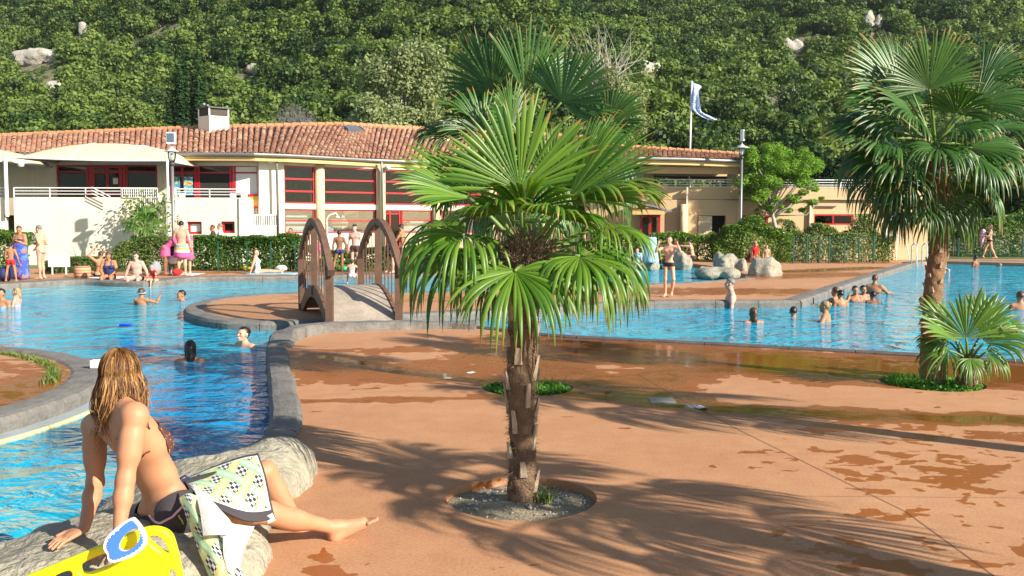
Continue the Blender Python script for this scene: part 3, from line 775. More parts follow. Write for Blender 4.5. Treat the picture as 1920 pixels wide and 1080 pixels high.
leafy_tree('grey_willow', 'lower grey-green tree just above the roof, left of the large feathery tree', b1, H1, 7, clumps(0, H1*.6, 1.6, H1*.3, 14, .7, 1.1), 5500, .12, 'leaf_greygreen', 18, .2, bark='bark_pale', shell=.75)
b1 = at(1150, 68); H1 = zpx(72, 68)-b1[2]
wt = leafy_tree('grey_willow', 'grey-green tree with bare twigs on top, right of the tall centre palm', b1, H1, 7, clumps(0, H1*.5, 2.4, H1*.36, 30, .8, 1.4), 12000, .12, 'leaf_greygreen', 9, .3, bark='bark_pale', shell=.8)
rgq = np.random.default_rng(4); b = MB(); bb = b1+np.array((-.8, -.5, H1*.72))
for k in range(70):
    t_ = bb+np.array((rgq.normal()*2., rgq.normal()*.6, rgq.uniform(1.2, 4.6))); branches(b, bb+rgq.normal(size=3)*.7, [t_], .035, rgq)
b.build('bare_twigs', 'bark_pale', wt)
b1 = at(250, 67); H1 = zpx(170, 67)-b1[2]
leafy_tree('olive_tree', 'rounded olive green tree just left of the cypress', b1, H1, 5, clumps(0, H1*.55, 2.3, H1*.34, 22, .7, 1.2), 9000, .12, 'leaf_bush', 12, .25)
b1 = at(195, 66); H1 = zpx(188, 66)-b1[2]
leafy_tree('olive_tree', 'second olive green tree behind the roof, farther left of the cypress', b1, H1, 5, clumps(0, H1*.55, 1.6, H1*.34, 12, .7, 1.1), 5000, .12, 'leaf_bush', 13, .2)
b1 = at(60, 64); H1 = zpx(215, 64)-b1[2]
leafy_tree('olive_tree', 'low bushy tree rising behind the roof at the far left', b1, H1, 5, clumps(0, H1*.55, 2.8, H1*.34, 16, .7, 1.1), 6000, .12, 'leaf_bush', 14, .2)
b1 = at(1470, 66); H1 = zpx(235, 66)-b1[2]
leafy_tree('oak_tree', 'dark green oak behind the terrace rail and the pine', b1, H1, 5, clumps(0, H1*.55, 2.9, H1*.34, 20, .8, 1.3), 9000, .14, 'leaf_wood', 15, .25)
b1 = at(1590, 64); H1 = zpx(275, 64)-b1[2]
leafy_tree('oak_tree', 'dark green oak behind the terrace rail, left of the right palm', b1, H1, 5, clumps(0, H1*.55, 2.2, H1*.34, 14, .8, 1.2), 7000, .14, 'leaf_wood', 16, .25)
b1 = at(1300, 58); H1 = zpx(318, 58)-b1[2]
leafy_tree('olive_tree', 'olive green bushes seen under the open roof at right', b1, H1, 5, clumps(0, H1*.5, 4.2, H1*.3, 18, .6, 1.0), 7000, .11, 'leaf_bush', 17, .2)
# bare grey shrub above the roof
b1 = at(555, 62.5); z0 = zpx(245, 62.5); z1 = zpx(190, 62.5); rgq = np.random.default_rng(9); sh = thing('bare_shrub', 'leafless grey shrub above the roof ridge', 'shrub', (b1[0], 62.5, b1[2])); b = MB()
for k in range(260):
    a0 = np.array((b1[0]+rgq.normal()*.9, 62.5+rgq.normal()*.3, z0-.8)); r_ = rgq.random()*math.pi
    t_ = np.array((b1[0]+math.cos(r_)*2.1*rgq.uniform(.3, 1), 62.5+rgq.normal()*.7, z0-.2+math.sin(r_)*(z1-z0)*rgq.uniform(.6, 1.1))); branches(b, a0, [t_], .022, rgq)
simple('twig_grey', (.20, .18, .18), .9); b.build('twigs', 'twig_grey', sh)
for k, (px_, y0, y1) in enumerate([(1357, 225, 190), (1472, 215, 178), (1488, 208, 172), (1395, 200, 180), (53, 240, 208)]):
    c = on_hill(px_, y0); c[2] -= .5; hh = (y0-y1)*c[1]/1780+1; rgq = np.random.default_rng(k); b = MB()
    b.tube([c, c+np.array((.1, 0, hh*.5)), c+np.array((-.05, 0, hh))], [.13, .1, .04], 6)
    if k < 4: branches(b, c+np.array((0, 0, hh*.5)), [c+np.array((rgq.normal()*1., rgq.normal()*.5, hh*rgq.uniform(.7, 1.1))) for _ in range(9)], .05, rgq)
    b.build('dead_tree', 'bark_pale', None, label=['pale bare tree trunk in the wood just right of the flag', 'pale bare trunk in the wood, left one of the pair above the pine', 'pale bare trunk in the wood, right one of the pair above the pine', 'short pale bare tree in the wood nearest the flag tip', 'thin pale pole standing on the slope at the far left'][k], category='tree' if k < 4 else 'pole')
# ================================================================== the pool building
F2 = lambda px, d: P(px, 418, d)[:2]
bld = thing('pool_building', 'long cream pool building with tiled roof, red window frames and raised terrace', 'building', (-6, 41, 0))
ZE = 4.58
eave = [(-330, 41.5), (-120, 40.9), (0, 40.5), (180, 40.1), (350, 39.9), (480, 40.0), (540, 40.6), (620, 42.0), (690, 43.4), (760, 44.4), (850, 45.1), (960, 45.6), (1080, 45.8)]
ridge = [(-330, 47.5, 275), (-120, 47.2, 263), (0, 47, 258), (180, 46.6, 250), (350, 46.2, 243), (480, 46, 239), (560, 46.2, 236.5), (650, 46.6, 235), (700, 47.3, 238), (780, 48.4, 242.5), (880, 49.3, 247), (1000, 50, 252), (1100, 50, 258)]
E3 = np.array([(*F2(p, d), ZE) for p, d in eave]); R3 = np.array([P(p, y, d) for p, d, y in ridge])
def roof(parent, E3, R3, name, near_ref, cap=True):
    L = np.r_[0, np.cumsum(np.linalg.norm(np.diff(E3, axis=0), axis=1))]; n = int(L[-1]/.225)
    t = np.linspace(0, L[-1], n+1); E = np.stack([np.interp(t, L, E3[:, k]) for k in range(3)], 1); R = np.stack([np.interp(t, L, R3[:, k]) for k in range(3)], 1)
    b = MB(); th = .12
    vs = np.concatenate([E, R, E-(0, 0, th), R-(0, 0, th)]); k = n+1
    F = [(i, i+1, k+i+1, k+i) for i in range(n)]+[(2*k+i+1, 2*k+i, 3*k+i, 3*k+i+1) for i in range(n)]+[(i+1, i, 2*k+i, 2*k+i+1) for i in range(n)]
    F += [(0, k, 3*k, 2*k), (n, 2*k+n, 3*k+n, k+n)]
    b.add(vs, F); back = R+(R-E)*np.array((1, 1, 0))*.8-np.array((0, 0, 1.2)); b.add(np.concatenate([R, back]), [(i, i+1, k+i+1, k+i) for i in range(n)])
    b.v[0][:, 2] -= .02; b.v[1][:, 2] -= .02
    rf = b.build(name, 'roof_under', parent)
    # one canal tile: a tapering half barrel
    def tile(sc=1.):
        m_ = 5; rows = []
        for y_, r_ in ((0, .100), (.40, .082)):
            for a in np.linspace(0, math.pi, m_+1): rows.append((r_*math.cos(a)*1., y_, r_*math.sin(a)*.9+(.025 if y_ == 0 else 0)))
        for a in np.linspace(0, math.pi, m_+1): rows.append((.082*math.cos(a), 0, .082*.8*math.sin(a)))
        k_ = m_+1; F = [(i+1, i, k_+i, k_+i+1) for i in range(m_)]+[(i, i+1, 2*k_+i+1, 2*k_+i) for i in range(m_)]
        return np.array(rows), F
    tv, tf = tile(); tm = MB(); tm.add(tv, tf); tme = tm.mesh('roof_tile', 'roof_tile')
    mats = []
    rg = np.random.default_rng(3)
    for i in range(n):
        e = (E[i]+E[i+1])/2; r = (R[i]+R[i+1])/2; d = r-e; Ls = np.linalg.norm(d); d /= Ls
        side = E[i+1]-E[i]; side /= np.linalg.norm(side); nn = np.cross(side, d); nn /= np.linalg.norm(nn); side = np.cross(d, nn)
        m_ = int(Ls/.36)
        for j in range(m_):
            p = e+d*(j*Ls/m_-.06)+nn*(.012*rg.normal())+side*.008*rg.normal()
            mats.append((p, side, d+nn*.015*rg.normal(), nn))
    ref = np.array(near_ref); ds = np.array([np.linalg.norm(m_[0]-ref) for m_ in mats]); od = np.argsort(ds)
    V = []; Fq = []; c = 0
    org = np.array(root_loc(rf))
    for q, i in enumerate(od):
        p, s_, d, nn = mats[i]
        if q < 300:
            o = bpy.data.objects.new('roof_tile', tme); C.objects.link(o); o.parent = rf
            Mx = Matrix(((s_[0], d[0], nn[0], p[0]-org[0]), (s_[1], d[1], nn[1], p[1]-org[1]), (s_[2], d[2], nn[2], p[2]-org[2]), (0, 0, 0, 1))); o.matrix_local = Mx
        else:
            V.append(p+tv[:, :1]*s_+tv[:, 1:2]*d+tv[:, 2:]*nn); Fq += [tuple(x+c for x in g) for g in tf]; c += len(tv)
    if V: qobj('roof_tiles', np.concatenate(V), np.array(Fq), 'roof_tile', rf, smooth=False, props=dict(kind='stuff'))
    if cap:
        b = MB(); Lr = np.linalg.norm(np.diff(R3, axis=0), axis=1).sum(); rr = resample(R3, .4)
        for a, c_ in zip(rr[:-1], rr[1:]): b.tube([a+(0, 0, .02), c_+(c_-a)*.06+(0, 0, .0)], [.15, .125], 10)
        b.build('ridge_tiles', 'ridge_tile', rf)
    # gutter and boards under the eave
    b = MB(); q = E3.copy(); q[:, 1] -= .10; q[:, 2] -= .06; b.tube(q, .075, 8); b.build('gutter', 'gutter_zinc', rf)
    b = MB()
    for a, c_ in zip(E3[:-1], E3[1:]):
        b.slab(a[:2]+(0, .02), c_[:2]+(0, .02), a[2]-.32, a[2]-.10, .05, 0, c_[2]-.32, c_[2]-.10)
    b.build('fascia', 'fascia', rf)
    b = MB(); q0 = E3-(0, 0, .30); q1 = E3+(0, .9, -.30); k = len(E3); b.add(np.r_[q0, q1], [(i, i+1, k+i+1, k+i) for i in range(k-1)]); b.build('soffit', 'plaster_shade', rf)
    return rf
rf = roof(bld, E3, R3, 'roof', (-7.5, 41, 4.6))
def wall(name, pts, z0, z1, th=.3, mat='plaster_white', parent=bld):
    b = MB()
    for a, c_ in zip(pts[:-1], pts[1:]): b.slab(a, c_, z0, z1, th)
    return b.build(name, mat, parent)
def window(p0, p1, z0, z1, hs=(), vs=(), fw=.07, pane='glass', parent=bld, name='window', frame='red_paint', skip=(), inset=.08, ncurve=1):
    """frame with bars at the given heights and fractions; every cell holds a pane of its own"""
    p0 = np.array(p0[:2], float); p1 = np.array(p1[:2], float); L = np.linalg.norm(p1-p0); t = (p1-p0)/L; n = np.array((-t[1], t[0]))
    q = lambda s: p0+t*s+n*inset
    H = [z0]+list(hs)+[z1]; V = [0]+[v_*L for v_ in vs]+[L]; b = MB(); d = .09
    for z in H: zz = min(max(z, z0+fw/2), z1-fw/2); b.slab(q(0), q(L), zz-fw/2, zz+fw/2, d)
    for s in V: s_ = min(max(s, fw/2), L-fw/2); b.slab(q(s_-fw/2)-n*.004, q(s_+fw/2)-n*.004, z0+.002, z1-.002, d+.008)
    w_ = b.build(name, frame, parent)
    for i in range(len(H)-1):
        for j in range(len(V)-1):
            pm_ = pane if isinstance(pane, str) else pane.get((i, j), pane.get('*', 'glass'))
            if pm_ is None: continue
            b = MB(); b.slab(q(V[j]+fw*.4)+n*.03, q(V[j+1]-fw*.4)+n*.03, H[i]+fw*.4, H[i+1]-fw*.4, .012); b.build('pane', pm_, w_)
    return w_
FD = lambda px: float(np.interp(px, [-330, 0, 350, 487, 533, 600, 715, 850, 960, 1090], [41.6, 41.2, 40.8, 40.9, 41.2, 42.3, 43.9, 45.6, 46.2, 46.4]))
FP = lambda px, off=0: F2(px, FD(px)+off)
zf = lambda y, px=560: zpx(y, FD(px))
# left wing: wall pieces round the two glazed openings over the terrace
zt, zlo = ZE-.30, 1.9
wall('wall', [FP(-330), FP(-120), FP(27), FP(108)], 0, zt, mat='plaster_white')
wall('wall', [FP(108), FP(297)], 0, 2.0); wall('wall', [FP(297), FP(318)], 0, zt)
wall('wall', [FP(318), FP(487)], 0, 2.0)
wall('wall', [FP(108), FP(297)], zf(311, 200), zt); wall('wall', [FP(318), FP(487)], zf(312, 400), zt)
z1 = zf(311, 200); zb = 2.0
window(FP(108), FP(166), zb, z1, [zf(324, 140)], [], parent=bld)
window(FP(167), FP(236), zb, z1, [zf(324, 200), 3.0], [.12, .5, .86], parent=bld, name='glass_door', fw=.13)
window(FP(237), FP(296), zb, z1, [zf(324, 260)], [], parent=bld)
window(FP(319), FP(371), zb, z1, [zf(325, 350)], [.45, .92], parent=bld, name='glass_door', fw=.1)
window(FP(372), FP(434), zb, z1, [zf(325, 400)], [], pane={(1, 0): 'glass', '*': 'dark_inside'}, parent=bld)
window(FP(435), FP(485), zb, z1, [zf(367, 460), zf(325, 460)], [.12], pane='panel_white', parent=bld)
window(F2(460, FD(460)-.12), F2(487, FD(487)-.12), zf(391, 470), zf(366, 470), [], [], pane='panel_yellow', parent=bld)
wall('wall', [F2(487, FD(487)-.25), F2(534, FD(534)-.1)], 0, zt, .5)
# curved glass front
cols = [(534, 592), (608, 705), (722, 811), (828, 915), (930, 1010), (1025, 1085)]
zu0, zu1, zl0, zl1 = zf(383), zt-.12, zf(438.5), zf(393)
for k, (a, c_) in enumerate(cols):
    ds = .0
    w_ = window(FP(a), FP(c_), zu0, zu1, [zf(359.5), zf(336.5)], [], parent=bld)
    if k in (0, 1, 3, 4): window(FP(a), FP(c_), zl0, zl1, [zf(415)], [], pane='glass_pale', parent=bld)
    elif k == 2:
        window(FP(722), FP(752), .25, zl1, [zf(400)], [.35], parent=bld, name='glass_door', pane='glass')
        window(FP(754), FP(811), zl0, zl1, [zf(413)], [], pane='glass_pale', parent=bld)
    else: window(FP(a), FP(c_), zl0, zl1, [zf(415)], [], pane='glass_pale', parent=bld)
pw = [FP(p) for p in np.linspace(534, 1090, 14)]
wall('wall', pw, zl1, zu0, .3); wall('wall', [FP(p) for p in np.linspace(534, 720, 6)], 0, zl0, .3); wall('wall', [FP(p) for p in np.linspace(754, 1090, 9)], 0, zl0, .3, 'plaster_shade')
wall('wall', pw, zu1, zt+.02, .3)
for p in (600, 714, 819, 922, 1017):
    b = MB(); c = FP(p, .02); b.lathe((c[0], c[1], 0), [(.22, 0), (.22, zt)], 20); b.build('column', 'plaster_cream', bld, smooth=True)
wall('wall', [FP(1088), F2(1094, 52)], 0, zt)
# rooms behind the glass
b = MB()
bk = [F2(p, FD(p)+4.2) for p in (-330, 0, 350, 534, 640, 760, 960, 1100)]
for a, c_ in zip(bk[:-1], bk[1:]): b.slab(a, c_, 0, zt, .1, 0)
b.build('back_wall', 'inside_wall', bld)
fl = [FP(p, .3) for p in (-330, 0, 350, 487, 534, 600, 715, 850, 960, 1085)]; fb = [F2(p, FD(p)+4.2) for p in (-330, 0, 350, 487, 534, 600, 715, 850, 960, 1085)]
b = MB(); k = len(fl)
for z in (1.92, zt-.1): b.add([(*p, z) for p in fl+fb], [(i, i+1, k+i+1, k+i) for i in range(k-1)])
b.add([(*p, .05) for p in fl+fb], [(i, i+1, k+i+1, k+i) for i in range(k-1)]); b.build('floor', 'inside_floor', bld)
rgw = np.random.default_rng(6); b = MB(); bw = MB()
def inbox(px, d, z0, w_, dep, h, m): c = F2(px, FD(px)+d); (bw if m else b).box((c[0]-w_/2, c[1], z0), (c[0]+w_/2, c[1]+dep, z0+h))
inbox(566, 1.2, 1.95, .75, .5, 1.5, 1); inbox(541, .8, 1.95, .3, .4, 1.5, 0); inbox(575, 1.5, 3.2, .4, .3, .4, 1)
for px_ in (630, 655, 690, 745, 780, 860, 890, 960): inbox(px_, rgw.uniform(1.4, 3), 1.95, rgw.uniform(.4, 1.), .5, rgw.uniform(.7, 1.2), rgw.random() < .35)
for px_ in (125, 150, 260, 285, 330): inbox(px_, rgw.uniform(1.4, 3), 1.95, rgw.uniform(.4, .9), .5, rgw.uniform(.7, 1.3), rgw.random() < .35)
b.build('furniture', 'inside_floor', bld); bw.build('white_furniture', 'sky_and_room_white', bld)
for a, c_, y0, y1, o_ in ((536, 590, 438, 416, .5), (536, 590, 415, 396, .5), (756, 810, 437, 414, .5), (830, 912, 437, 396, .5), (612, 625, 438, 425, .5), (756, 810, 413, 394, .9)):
    b = MB(); b.slab(FP(a, o_), FP(c_, o_), zf(y0), zf(y1), .02); b.build('sky_reflection_sheet', 'sky_and_room_white', bld)   # pale sheets behind the ground-floor panes, their colour imitating reflected sky
b = MB()
for j in range(5): b.slab(FP(622, .45), FP(651, .45), zf(427-j*3.2), zf(425.6-j*3.2), .02)
for j in range(7): b.slab(FP(641+j*1.5, .43), FP(644+j*1.5, .43), zf(430-j*1.), zf(402+j*2.4), .02)
b.build('window_sticker', 'panel_white', bld)
b = MB(); b.slab(FP(762, .3), FP(769, .3), zf(418+3), zf(418-7), .01); b.build('notice', 'panel_yellow', bld)
simple('notice_blue', (.03, .12, .6), .5); b = MB(); b.slab(FP(797, .3), FP(807, .3), zf(423), zf(415), .01); b.build('notice', 'notice_blue', bld)
b = MB(); b.slab(FP(214, -.0), FP(223, -.0), zf(347, 220), zf(336, 220), .012); b.build('notice', 'panel_white', bld)
def poster():
    m, nt, bs = newmat('poster'); n = noise(nt, 4., 3, .6)
    nt.links.new(ramp(nt, n.outputs[0], [(.3, (.75, .75, .72)), (.44, (.05, .30, .55)), (.52, (.10, .40, .50)), (.58, (.75, .55, .1)), (.64, (.6, .08, .05)), (.75, (.8, .8, .75))], 'CONSTANT').outputs[0], bs.inputs['Base Color'])
poster()
for a, c_, y0, y1 in ((327, 339, 364, 333), (346, 363, 366, 333)):
    b = MB(); b.slab(FP(a, -.0), FP(c_, -.0), zf(y0, 350), zf(y1, 350), .014); b.build('poster', 'poster', bld)
# downpipes, wall lamp, skylight, chimneys
for p, o_ in ((520.5, -.5), (716.5, -.35)):
    c = FP(p, o_); b = MB(); b.tube([(c[0], c[1]-.1, ZE-.1), (c[0], c[1], ZE-.5), (c[0]+.03, c[1], 0)], .055, 8); b.build('downpipe', 'gutter_zinc', bld, smooth=True)
for p, y in ((510, 303), (803, 303), (728, 315)):
    c = FP(p, -.35); z = zf(y, p); b = MB(); b.tube([(c[0], c[1]-.12, z-.02), (c[0], c[1], z), (c[0], c[1]+.2, z+.02)], [.13, .11, .04], 12); b.build('wall_lamp', 'white_paint', bld, smooth=True)
def on_roof(px, y):
    r = ray(px, y); r = r/r[1]
    for d in np.arange(41, 50, .02):
        p = r*d+np.array((0, 0, CAMH))
        k = int(np.argmin(np.abs(E3[:, 0]-p[0]))); e = [np.interp(p[0], E3[:, 0], E3[:, c]) for c in range(3)]; rr = [np.interp(p[0], R3[:, 0], R3[:, c]) for c in range(3)]
        zr = e[2]+(p[1]-e[1])/(rr[1]-e[1])*(rr[2]-e[2])
        if p[1] > e[1] and zr > p[2]: return p
    return p
q = [on_roof(*p) for p in ((645, 243.5), (673, 243.5), (682.5, 251), (652, 251))]; b = MB()
q = np.array(q)+(0, 0, .08); b.add(np.r_[q, q+(0, 0, .10)], [(0, 1, 5, 4), (1, 2, 6, 5), (2, 3, 7, 6), (3, 0, 4, 7)]); sk = b.build('skylight', 'dark_metal', rf)
simple('skylight_glass', (.10, .14, .18), .12, .1, 2, 0); b = MB(); cc = q.mean(0); b.add((q-cc)*.9+cc+(0, 0, .09), [(0, 1, 2, 3)]); b.build('skylight_pane', 'skylight_glass', rf)
def chimney(px0, pxm, px1, yb, yt, d, label_mat='plaster_white'):
    a = np.array(F2(px0, d)); c_ = np.array(F2(px1, d)); w_ = c_[0]-a[0]; m_ = np.array(F2(pxm, d))
    k = np.array((m_[0], m_[1]-w_*.38)); e = np.array((a[0]+c_[0]-k[0], a[1]+w_*.38)); poly = [k, c_, e, a]; cen = (a+c_)/2
    zb_, zt_ = zpx(yb, d)-1.2, zpx(yt, d)
    sc = lambda f_: [cen+(p-cen)*f_ for p in poly]
    b = MB(); b.prism(poly, zb_, zt_-.42); ch = b.build('chimney', 'plaster_white', bld)
    b = MB(); b.prism(sc(.9), zt_-.42, zt_-.06); b.build('louvre', 'inside_floor', ch)
    b = MB(); b.prism(sc(1.16), zt_-.06, zt_); b.build('chimney_cap', 'dark_metal', ch)
    b = MB()
    for p in sc(.96)[:4]: b.prism([p+np.array(o_) for o_ in ((-.03, -.03), (.03, -.03), (.03, .03), (-.03, .03))], zt_-.42, zt_-.06)
    b.build('chimney_post', 'panel_white', ch); return ch, cen, zt_
ch, cen, zt_ = chimney(375.5, 403, 433, 240, 203.5, 45.5)
b = MB()
for dx, r_, h_ in ((-.42, .09, .22), (-.25, .08, .14)): b.lathe((cen[0]+dx, cen[1]-.1, zt_), [(r_*.7, 0), (r_*.7, h_*.4), (r_, h_*.45), (r_, h_*.8), (r_*.5, h_)], 12)
b.build('chimney_cowl', 'gutter_zinc', ch, smooth=True)
chimney(819, 833, 846, 248, 228.5, 47.5)
# terrace in front of the left wing
TD = 37.2; tz = zpx(372, TD); tp = lambda px, d=TD: F2(px, d)
ter = thing('terrace', 'raised terrace with plain cream wall and white railing in front of the left wing', 'terrace', (*tp(240), 0))
wins = [(350, 377.5, 417, 440.5), (414.5, 439.5, 416.5, 438.5)]
wz = lambda y: zpx(y, TD)
wall('wall', [tp(27), tp(350)], 0, tz, .35, parent=ter); wall('wall', [tp(350), tp(378)], 0, wz(440.5), .35, parent=ter); wall('wall', [tp(350), tp(378)], wz(417), tz, .35, parent=ter)
wall('wall', [tp(378), tp(414)], 0, tz, .35, parent=ter); wall('wall', [tp(414), tp(440)], 0, wz(438.5), .35, parent=ter); wall('wall', [tp(414), tp(440)], wz(416.5), tz, .35, parent=ter); wall('wall', [tp(440), tp(466)], 0, tz, .35, parent=ter)
wall('wall', [tp(466), F2(466*1.0+10, 41)], 0, tz, .35, parent=ter)
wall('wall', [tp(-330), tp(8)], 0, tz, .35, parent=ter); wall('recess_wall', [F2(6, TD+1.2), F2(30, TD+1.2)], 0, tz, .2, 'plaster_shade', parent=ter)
b = MB(); b.add([(*tp(-330), 1.95), (*tp(466), 1.95), (*F2(470, 41.2), 1.95), (*F2(-330, 41.8), 1.95)], [(0, 1, 2, 3)]); b.build('terrace_floor', 'inside_wall', ter)
for (a, c_, y0, y1), pn in zip(wins, ('sky_and_room_white', 'glass')):
    window(tp(a), tp(c_), wz(y1), wz(y0), [], [], fw=.09, pane=pn, parent=ter, inset=.16)
b = MB(); b.slab(F2(340, TD+1.4), F2(450, TD+1.4), 0, tz-.1, .1); b.build('room_wall', 'inside_floor', ter)
b = MB(); b.slab(tp(334.5, TD-.06), tp(342, TD-.06), wz(421), wz(412), .05); b.build('vent_box', 'plaster_cream', ter)
def rail(name, pts, z0, z1, n, parent, mat='white_paint', post=1.4, r=.018, label=None, top=.026):
    pts = np.asarray(pts, float); b = MB()
    pr = resample(pts, post)
    for p in pr: b.tube([(p[0], p[1], z0), (p[0], p[1], z1)], r*1.2, 6)
    for k in range(n):
        z = z0+(z1-z0)*(k+1)/n; b.tube([(p[0], p[1], z) for p in pr], top if k == n-1 else r, 6)
    return b.build(name, mat, parent)
rail('railing', [tp(-330), tp(14)], tz, tz+.36, 3, ter); rail('railing', [tp(28), tp(296)], tz, tz+.36, 3, ter); rail('railing', [tp(330), tp(458)], tz, tz+.33, 3, ter)
b = MB()
for k in range(17): c = tp(231+k*4.1, TD-.04); b.tube([(c[0], c[1], tz-.0 if k < 8 else tz-1.05+.0*k), (c[0], c[1], tz+.33)], .016, 5)
for z in (tz+.33, tz-.0): b.tube([(*tp(231, TD-.04), z), (*tp(296, TD-.04), z)], .02, 5)
b.build('baluster_screen', 'white_paint', ter)
b = MB(); a = tp(174, TD-.3); c_ = tp(208, TD-.3)
for dz in (0, -.12, -.24): b.tube([(*a, tz+.38+dz), (*c_, tz+.02+dz)], .02, 6)
b.build('stair_rail', 'white_paint', ter)
for px_, y0 in ((14, 296), (316, 303)):
    c = tp(px_, TD-.15); b = MB(); b.tube([(c[0], c[1], 1.9 if px_ < 100 else 1.2), (c[0], c[1], zpx(y0, TD))], .07 if px_ < 100 else .05, 10)
    b.build('canopy_post', 'white_paint', ter)
b = MB(); c = tp(14, TD-.15); b.tube([(c[0], c[1], zpx(300, TD)), (c[0]+.55, c[1]+.1, zpx(311, TD))], .035, 6); b.lathe((c[0]+.6, c[1], zpx(316, TD)), [(.02, 0), (.11, .03), (.13, .2), (.05, .26)], 12); b.build('spotlight', 'white_paint', ter, smooth=True)
# gate beside the terrace
gt = thing('service_gate', 'white barred gate over a grey door between terrace and downpipe', 'gate', (*F2(492, 40.2), 0))
b = MB()
for k in range(12): c = F2(469+k*4.2, 40.2); b.slab(c, (c[0]+.045, c[1]), zpx(425, 40.2), zpx(404+.5*abs(k-5.5), 40.2), .03)
for y in (404, 425): b.slab(F2(468, 40.19), F2(518, 40.19), zpx(y, 40.2)-.03, zpx(y, 40.2)+.03, .05)
b.build('bars', 'white_paint', gt); b = MB(); b.slab(F2(468, 40.2), F2(518, 40.2), .0, zpx(425.5, 40.2)-.03, .05); b.build('door_leaf', 'grey_paint', gt)
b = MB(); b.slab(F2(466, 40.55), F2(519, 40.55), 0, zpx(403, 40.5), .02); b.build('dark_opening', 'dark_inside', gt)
# canvas awnings
def awning(name, label, px0, px1, yf, yt, d0, d1):
    a = P(px0, yf, d0); c_ = P(px1, yf+6, d0); zt0 = P(0, yt, (d0+d1)/2)[2]; n, m_ = 24, 14; vs = []
    for i in range(n+1):
        u = i/n
        for j in range(m_+1):
            v_ = j/m_; x = a[0]+(c_[0]-a[0])*u; y = d0+(d1-d0)*v_; env = (1-(2*u-1)**2)**.5
            z = a[2]+(c_[2]-a[2])*u+(zt0-a[2])*env*math.sin(math.pi*min(1, v_*.75+.0))**.9-.05*math.sin(math.pi*u)*(v_ == 0)
            vs.append((x, y, z+.015*math.sin(u*40)*0))
    k = m_+1; F = [(i*k+j, (i+1)*k+j, (i+1)*k+j+1, i*k+j+1) for i in range(n) for j in range(m_)]
    t = thing(name, label, 'awning', ((a[0]+c_[0])/2, d0, a[2]))
    cl = qobj('canvas', np.array(vs), np.array(F), 'canvas', t); cl.modifiers.new('s', 'SOLIDIFY').thickness = .015
    b = MB(); b.tube([vs[i*k] for i in range(n+1)], .03, 6); b.tube([vs[j] for j in range(k)], .03, 6); b.tube([vs[n*k+j] for j in range(k)], .03, 6); b.build('edge_tube', 'white_paint', t)
    b = MB()
    for u in (9, 17): b.tube([np.array(vs[u*k+j])+(0, 0, .012) for j in range(k)], .012, 5)
    b.build('seam', 'panel_white', t)
    return t
awning('awning', 'large cream tensile canopy arching over the terrace', 19, 311, 297, 266, TD-.1, 41.0)
awning('awning', 'cream tensile canopy cut off by the left edge of the picture', -300, 6, 299, 272, TD-.1, 41.0)
# table things on the terrace
ft = thing('terrace_chairs', 'white garden table and chair on the terrace behind the railing', 'furniture', (*tp(443, TD+.8), 1.95)); b = MB()
for px_ in (335, 440, 452):
    c = tp(px_, TD+.8); b.box((c[0]-.22, c[1]-.2, 2.33), (c[0]+.22, c[1]+.2, 2.38)); b.box((c[0]-.22, c[1]+.17, 2.38), (c[0]+.22, c[1]+.2, 2.85))
    for sx in (-.19, .19):
        for sy in (-.17, .17): b.box((c[0]+sx-.02, c[1]+sy-.02, 1.95), (c[0]+sx+.02, c[1]+sy+.02, 2.33))
b.build('chair_set', 'white_paint', ft)
# ---------------------------------------------------------------- right wing
rw = thing('side_wing', 'low orange rendered wing with roof terrace and open tiled pavilion at right', 'building', (*F2(1400, 45), 0))
RD = lambda px: float(np.interp(px, [1090, 1230, 1290, 1400, 1560, 1660, 1900, 2150], [45.8, 45.2, 45, 45, 45.1, 45.15, 45.3, 45.5]))
RP = lambda px, o_=0: F2(px, RD(px)+o_)
rz = lambda y, px=1350: zpx(y, RD(px))
ztop = rz(350); zrec = rz(373.5)
def rwall(a, c_, z0, z1, off=0, th=.3, mat='plaster_orange', nm='wall'): return wall(nm, [RP(a, off), RP((a+c_)/2, off), RP(c_, off)], z0, z1, th, mat, rw)
rwall(1090, 1742, zrec+.02, ztop); rwall(1090, 1308, 0, zrec, .12, .25); rwall(1361, 1387, 0, zrec, .12, .25); rwall(1440, 1526, 0, zrec, .12, .25); rwall(1600, 1742, 0, zrec, .12, .25)
rwall(1308, 1361, rz(403), zrec, .12, .25); rwall(1387, 1440, rz(402), zrec, .12, .25); rwall(1526, 1600, rz(400), zrec, .12, .25); rwall(1526, 1600, 0, rz(420), .12, .25); rwall(1387, 1440, 0, rz(424), .12, .25)
rwall(1090, 1742, zrec-.01, zrec+.02, -.03, .2, 'joint', 'wall_joint'); rwall(1090, 1742, ztop, ztop+.04, -.03, .4, 'plaster_white', 'coping')
for a in (1286.5, 1386, 1518): rwall(a, a+3, 0, ztop-.01 if a < 1500 else rz(382, 1520), -.05, .2, 'plaster_white', 'pilaster')
rwall(1518, 1570, rz(385, 1540), rz(381, 1540), -.04, .2, 'plaster_shade', 'lintel_line')
b = MB(); b.box((RP(1090)[0], 45.6, 0), (RP(1742)[0], 45.7, .01)); c = RP(1281.5, -.1); b = MB(); b.lathe((c[0], c[1], 0), [(.17, 0), (.17, rz(382))], 18); b.build('column', 'plaster_cream', rw, smooth=True)
b = MB(); b.slab(RP(1310, .05), RP(1335, .05), 0, rz(404), .06); b.build('door', 'plaster_cream', rw)
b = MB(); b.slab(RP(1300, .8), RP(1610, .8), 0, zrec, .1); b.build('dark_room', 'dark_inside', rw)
window(RP(1387, .05), RP(1440, .05), rz(424), rz(402), [], [.5], parent=rw); window(RP(1526, .05), RP(1600, .05), rz(420), rz(400), [], [.5], parent=rw)
b = MB()
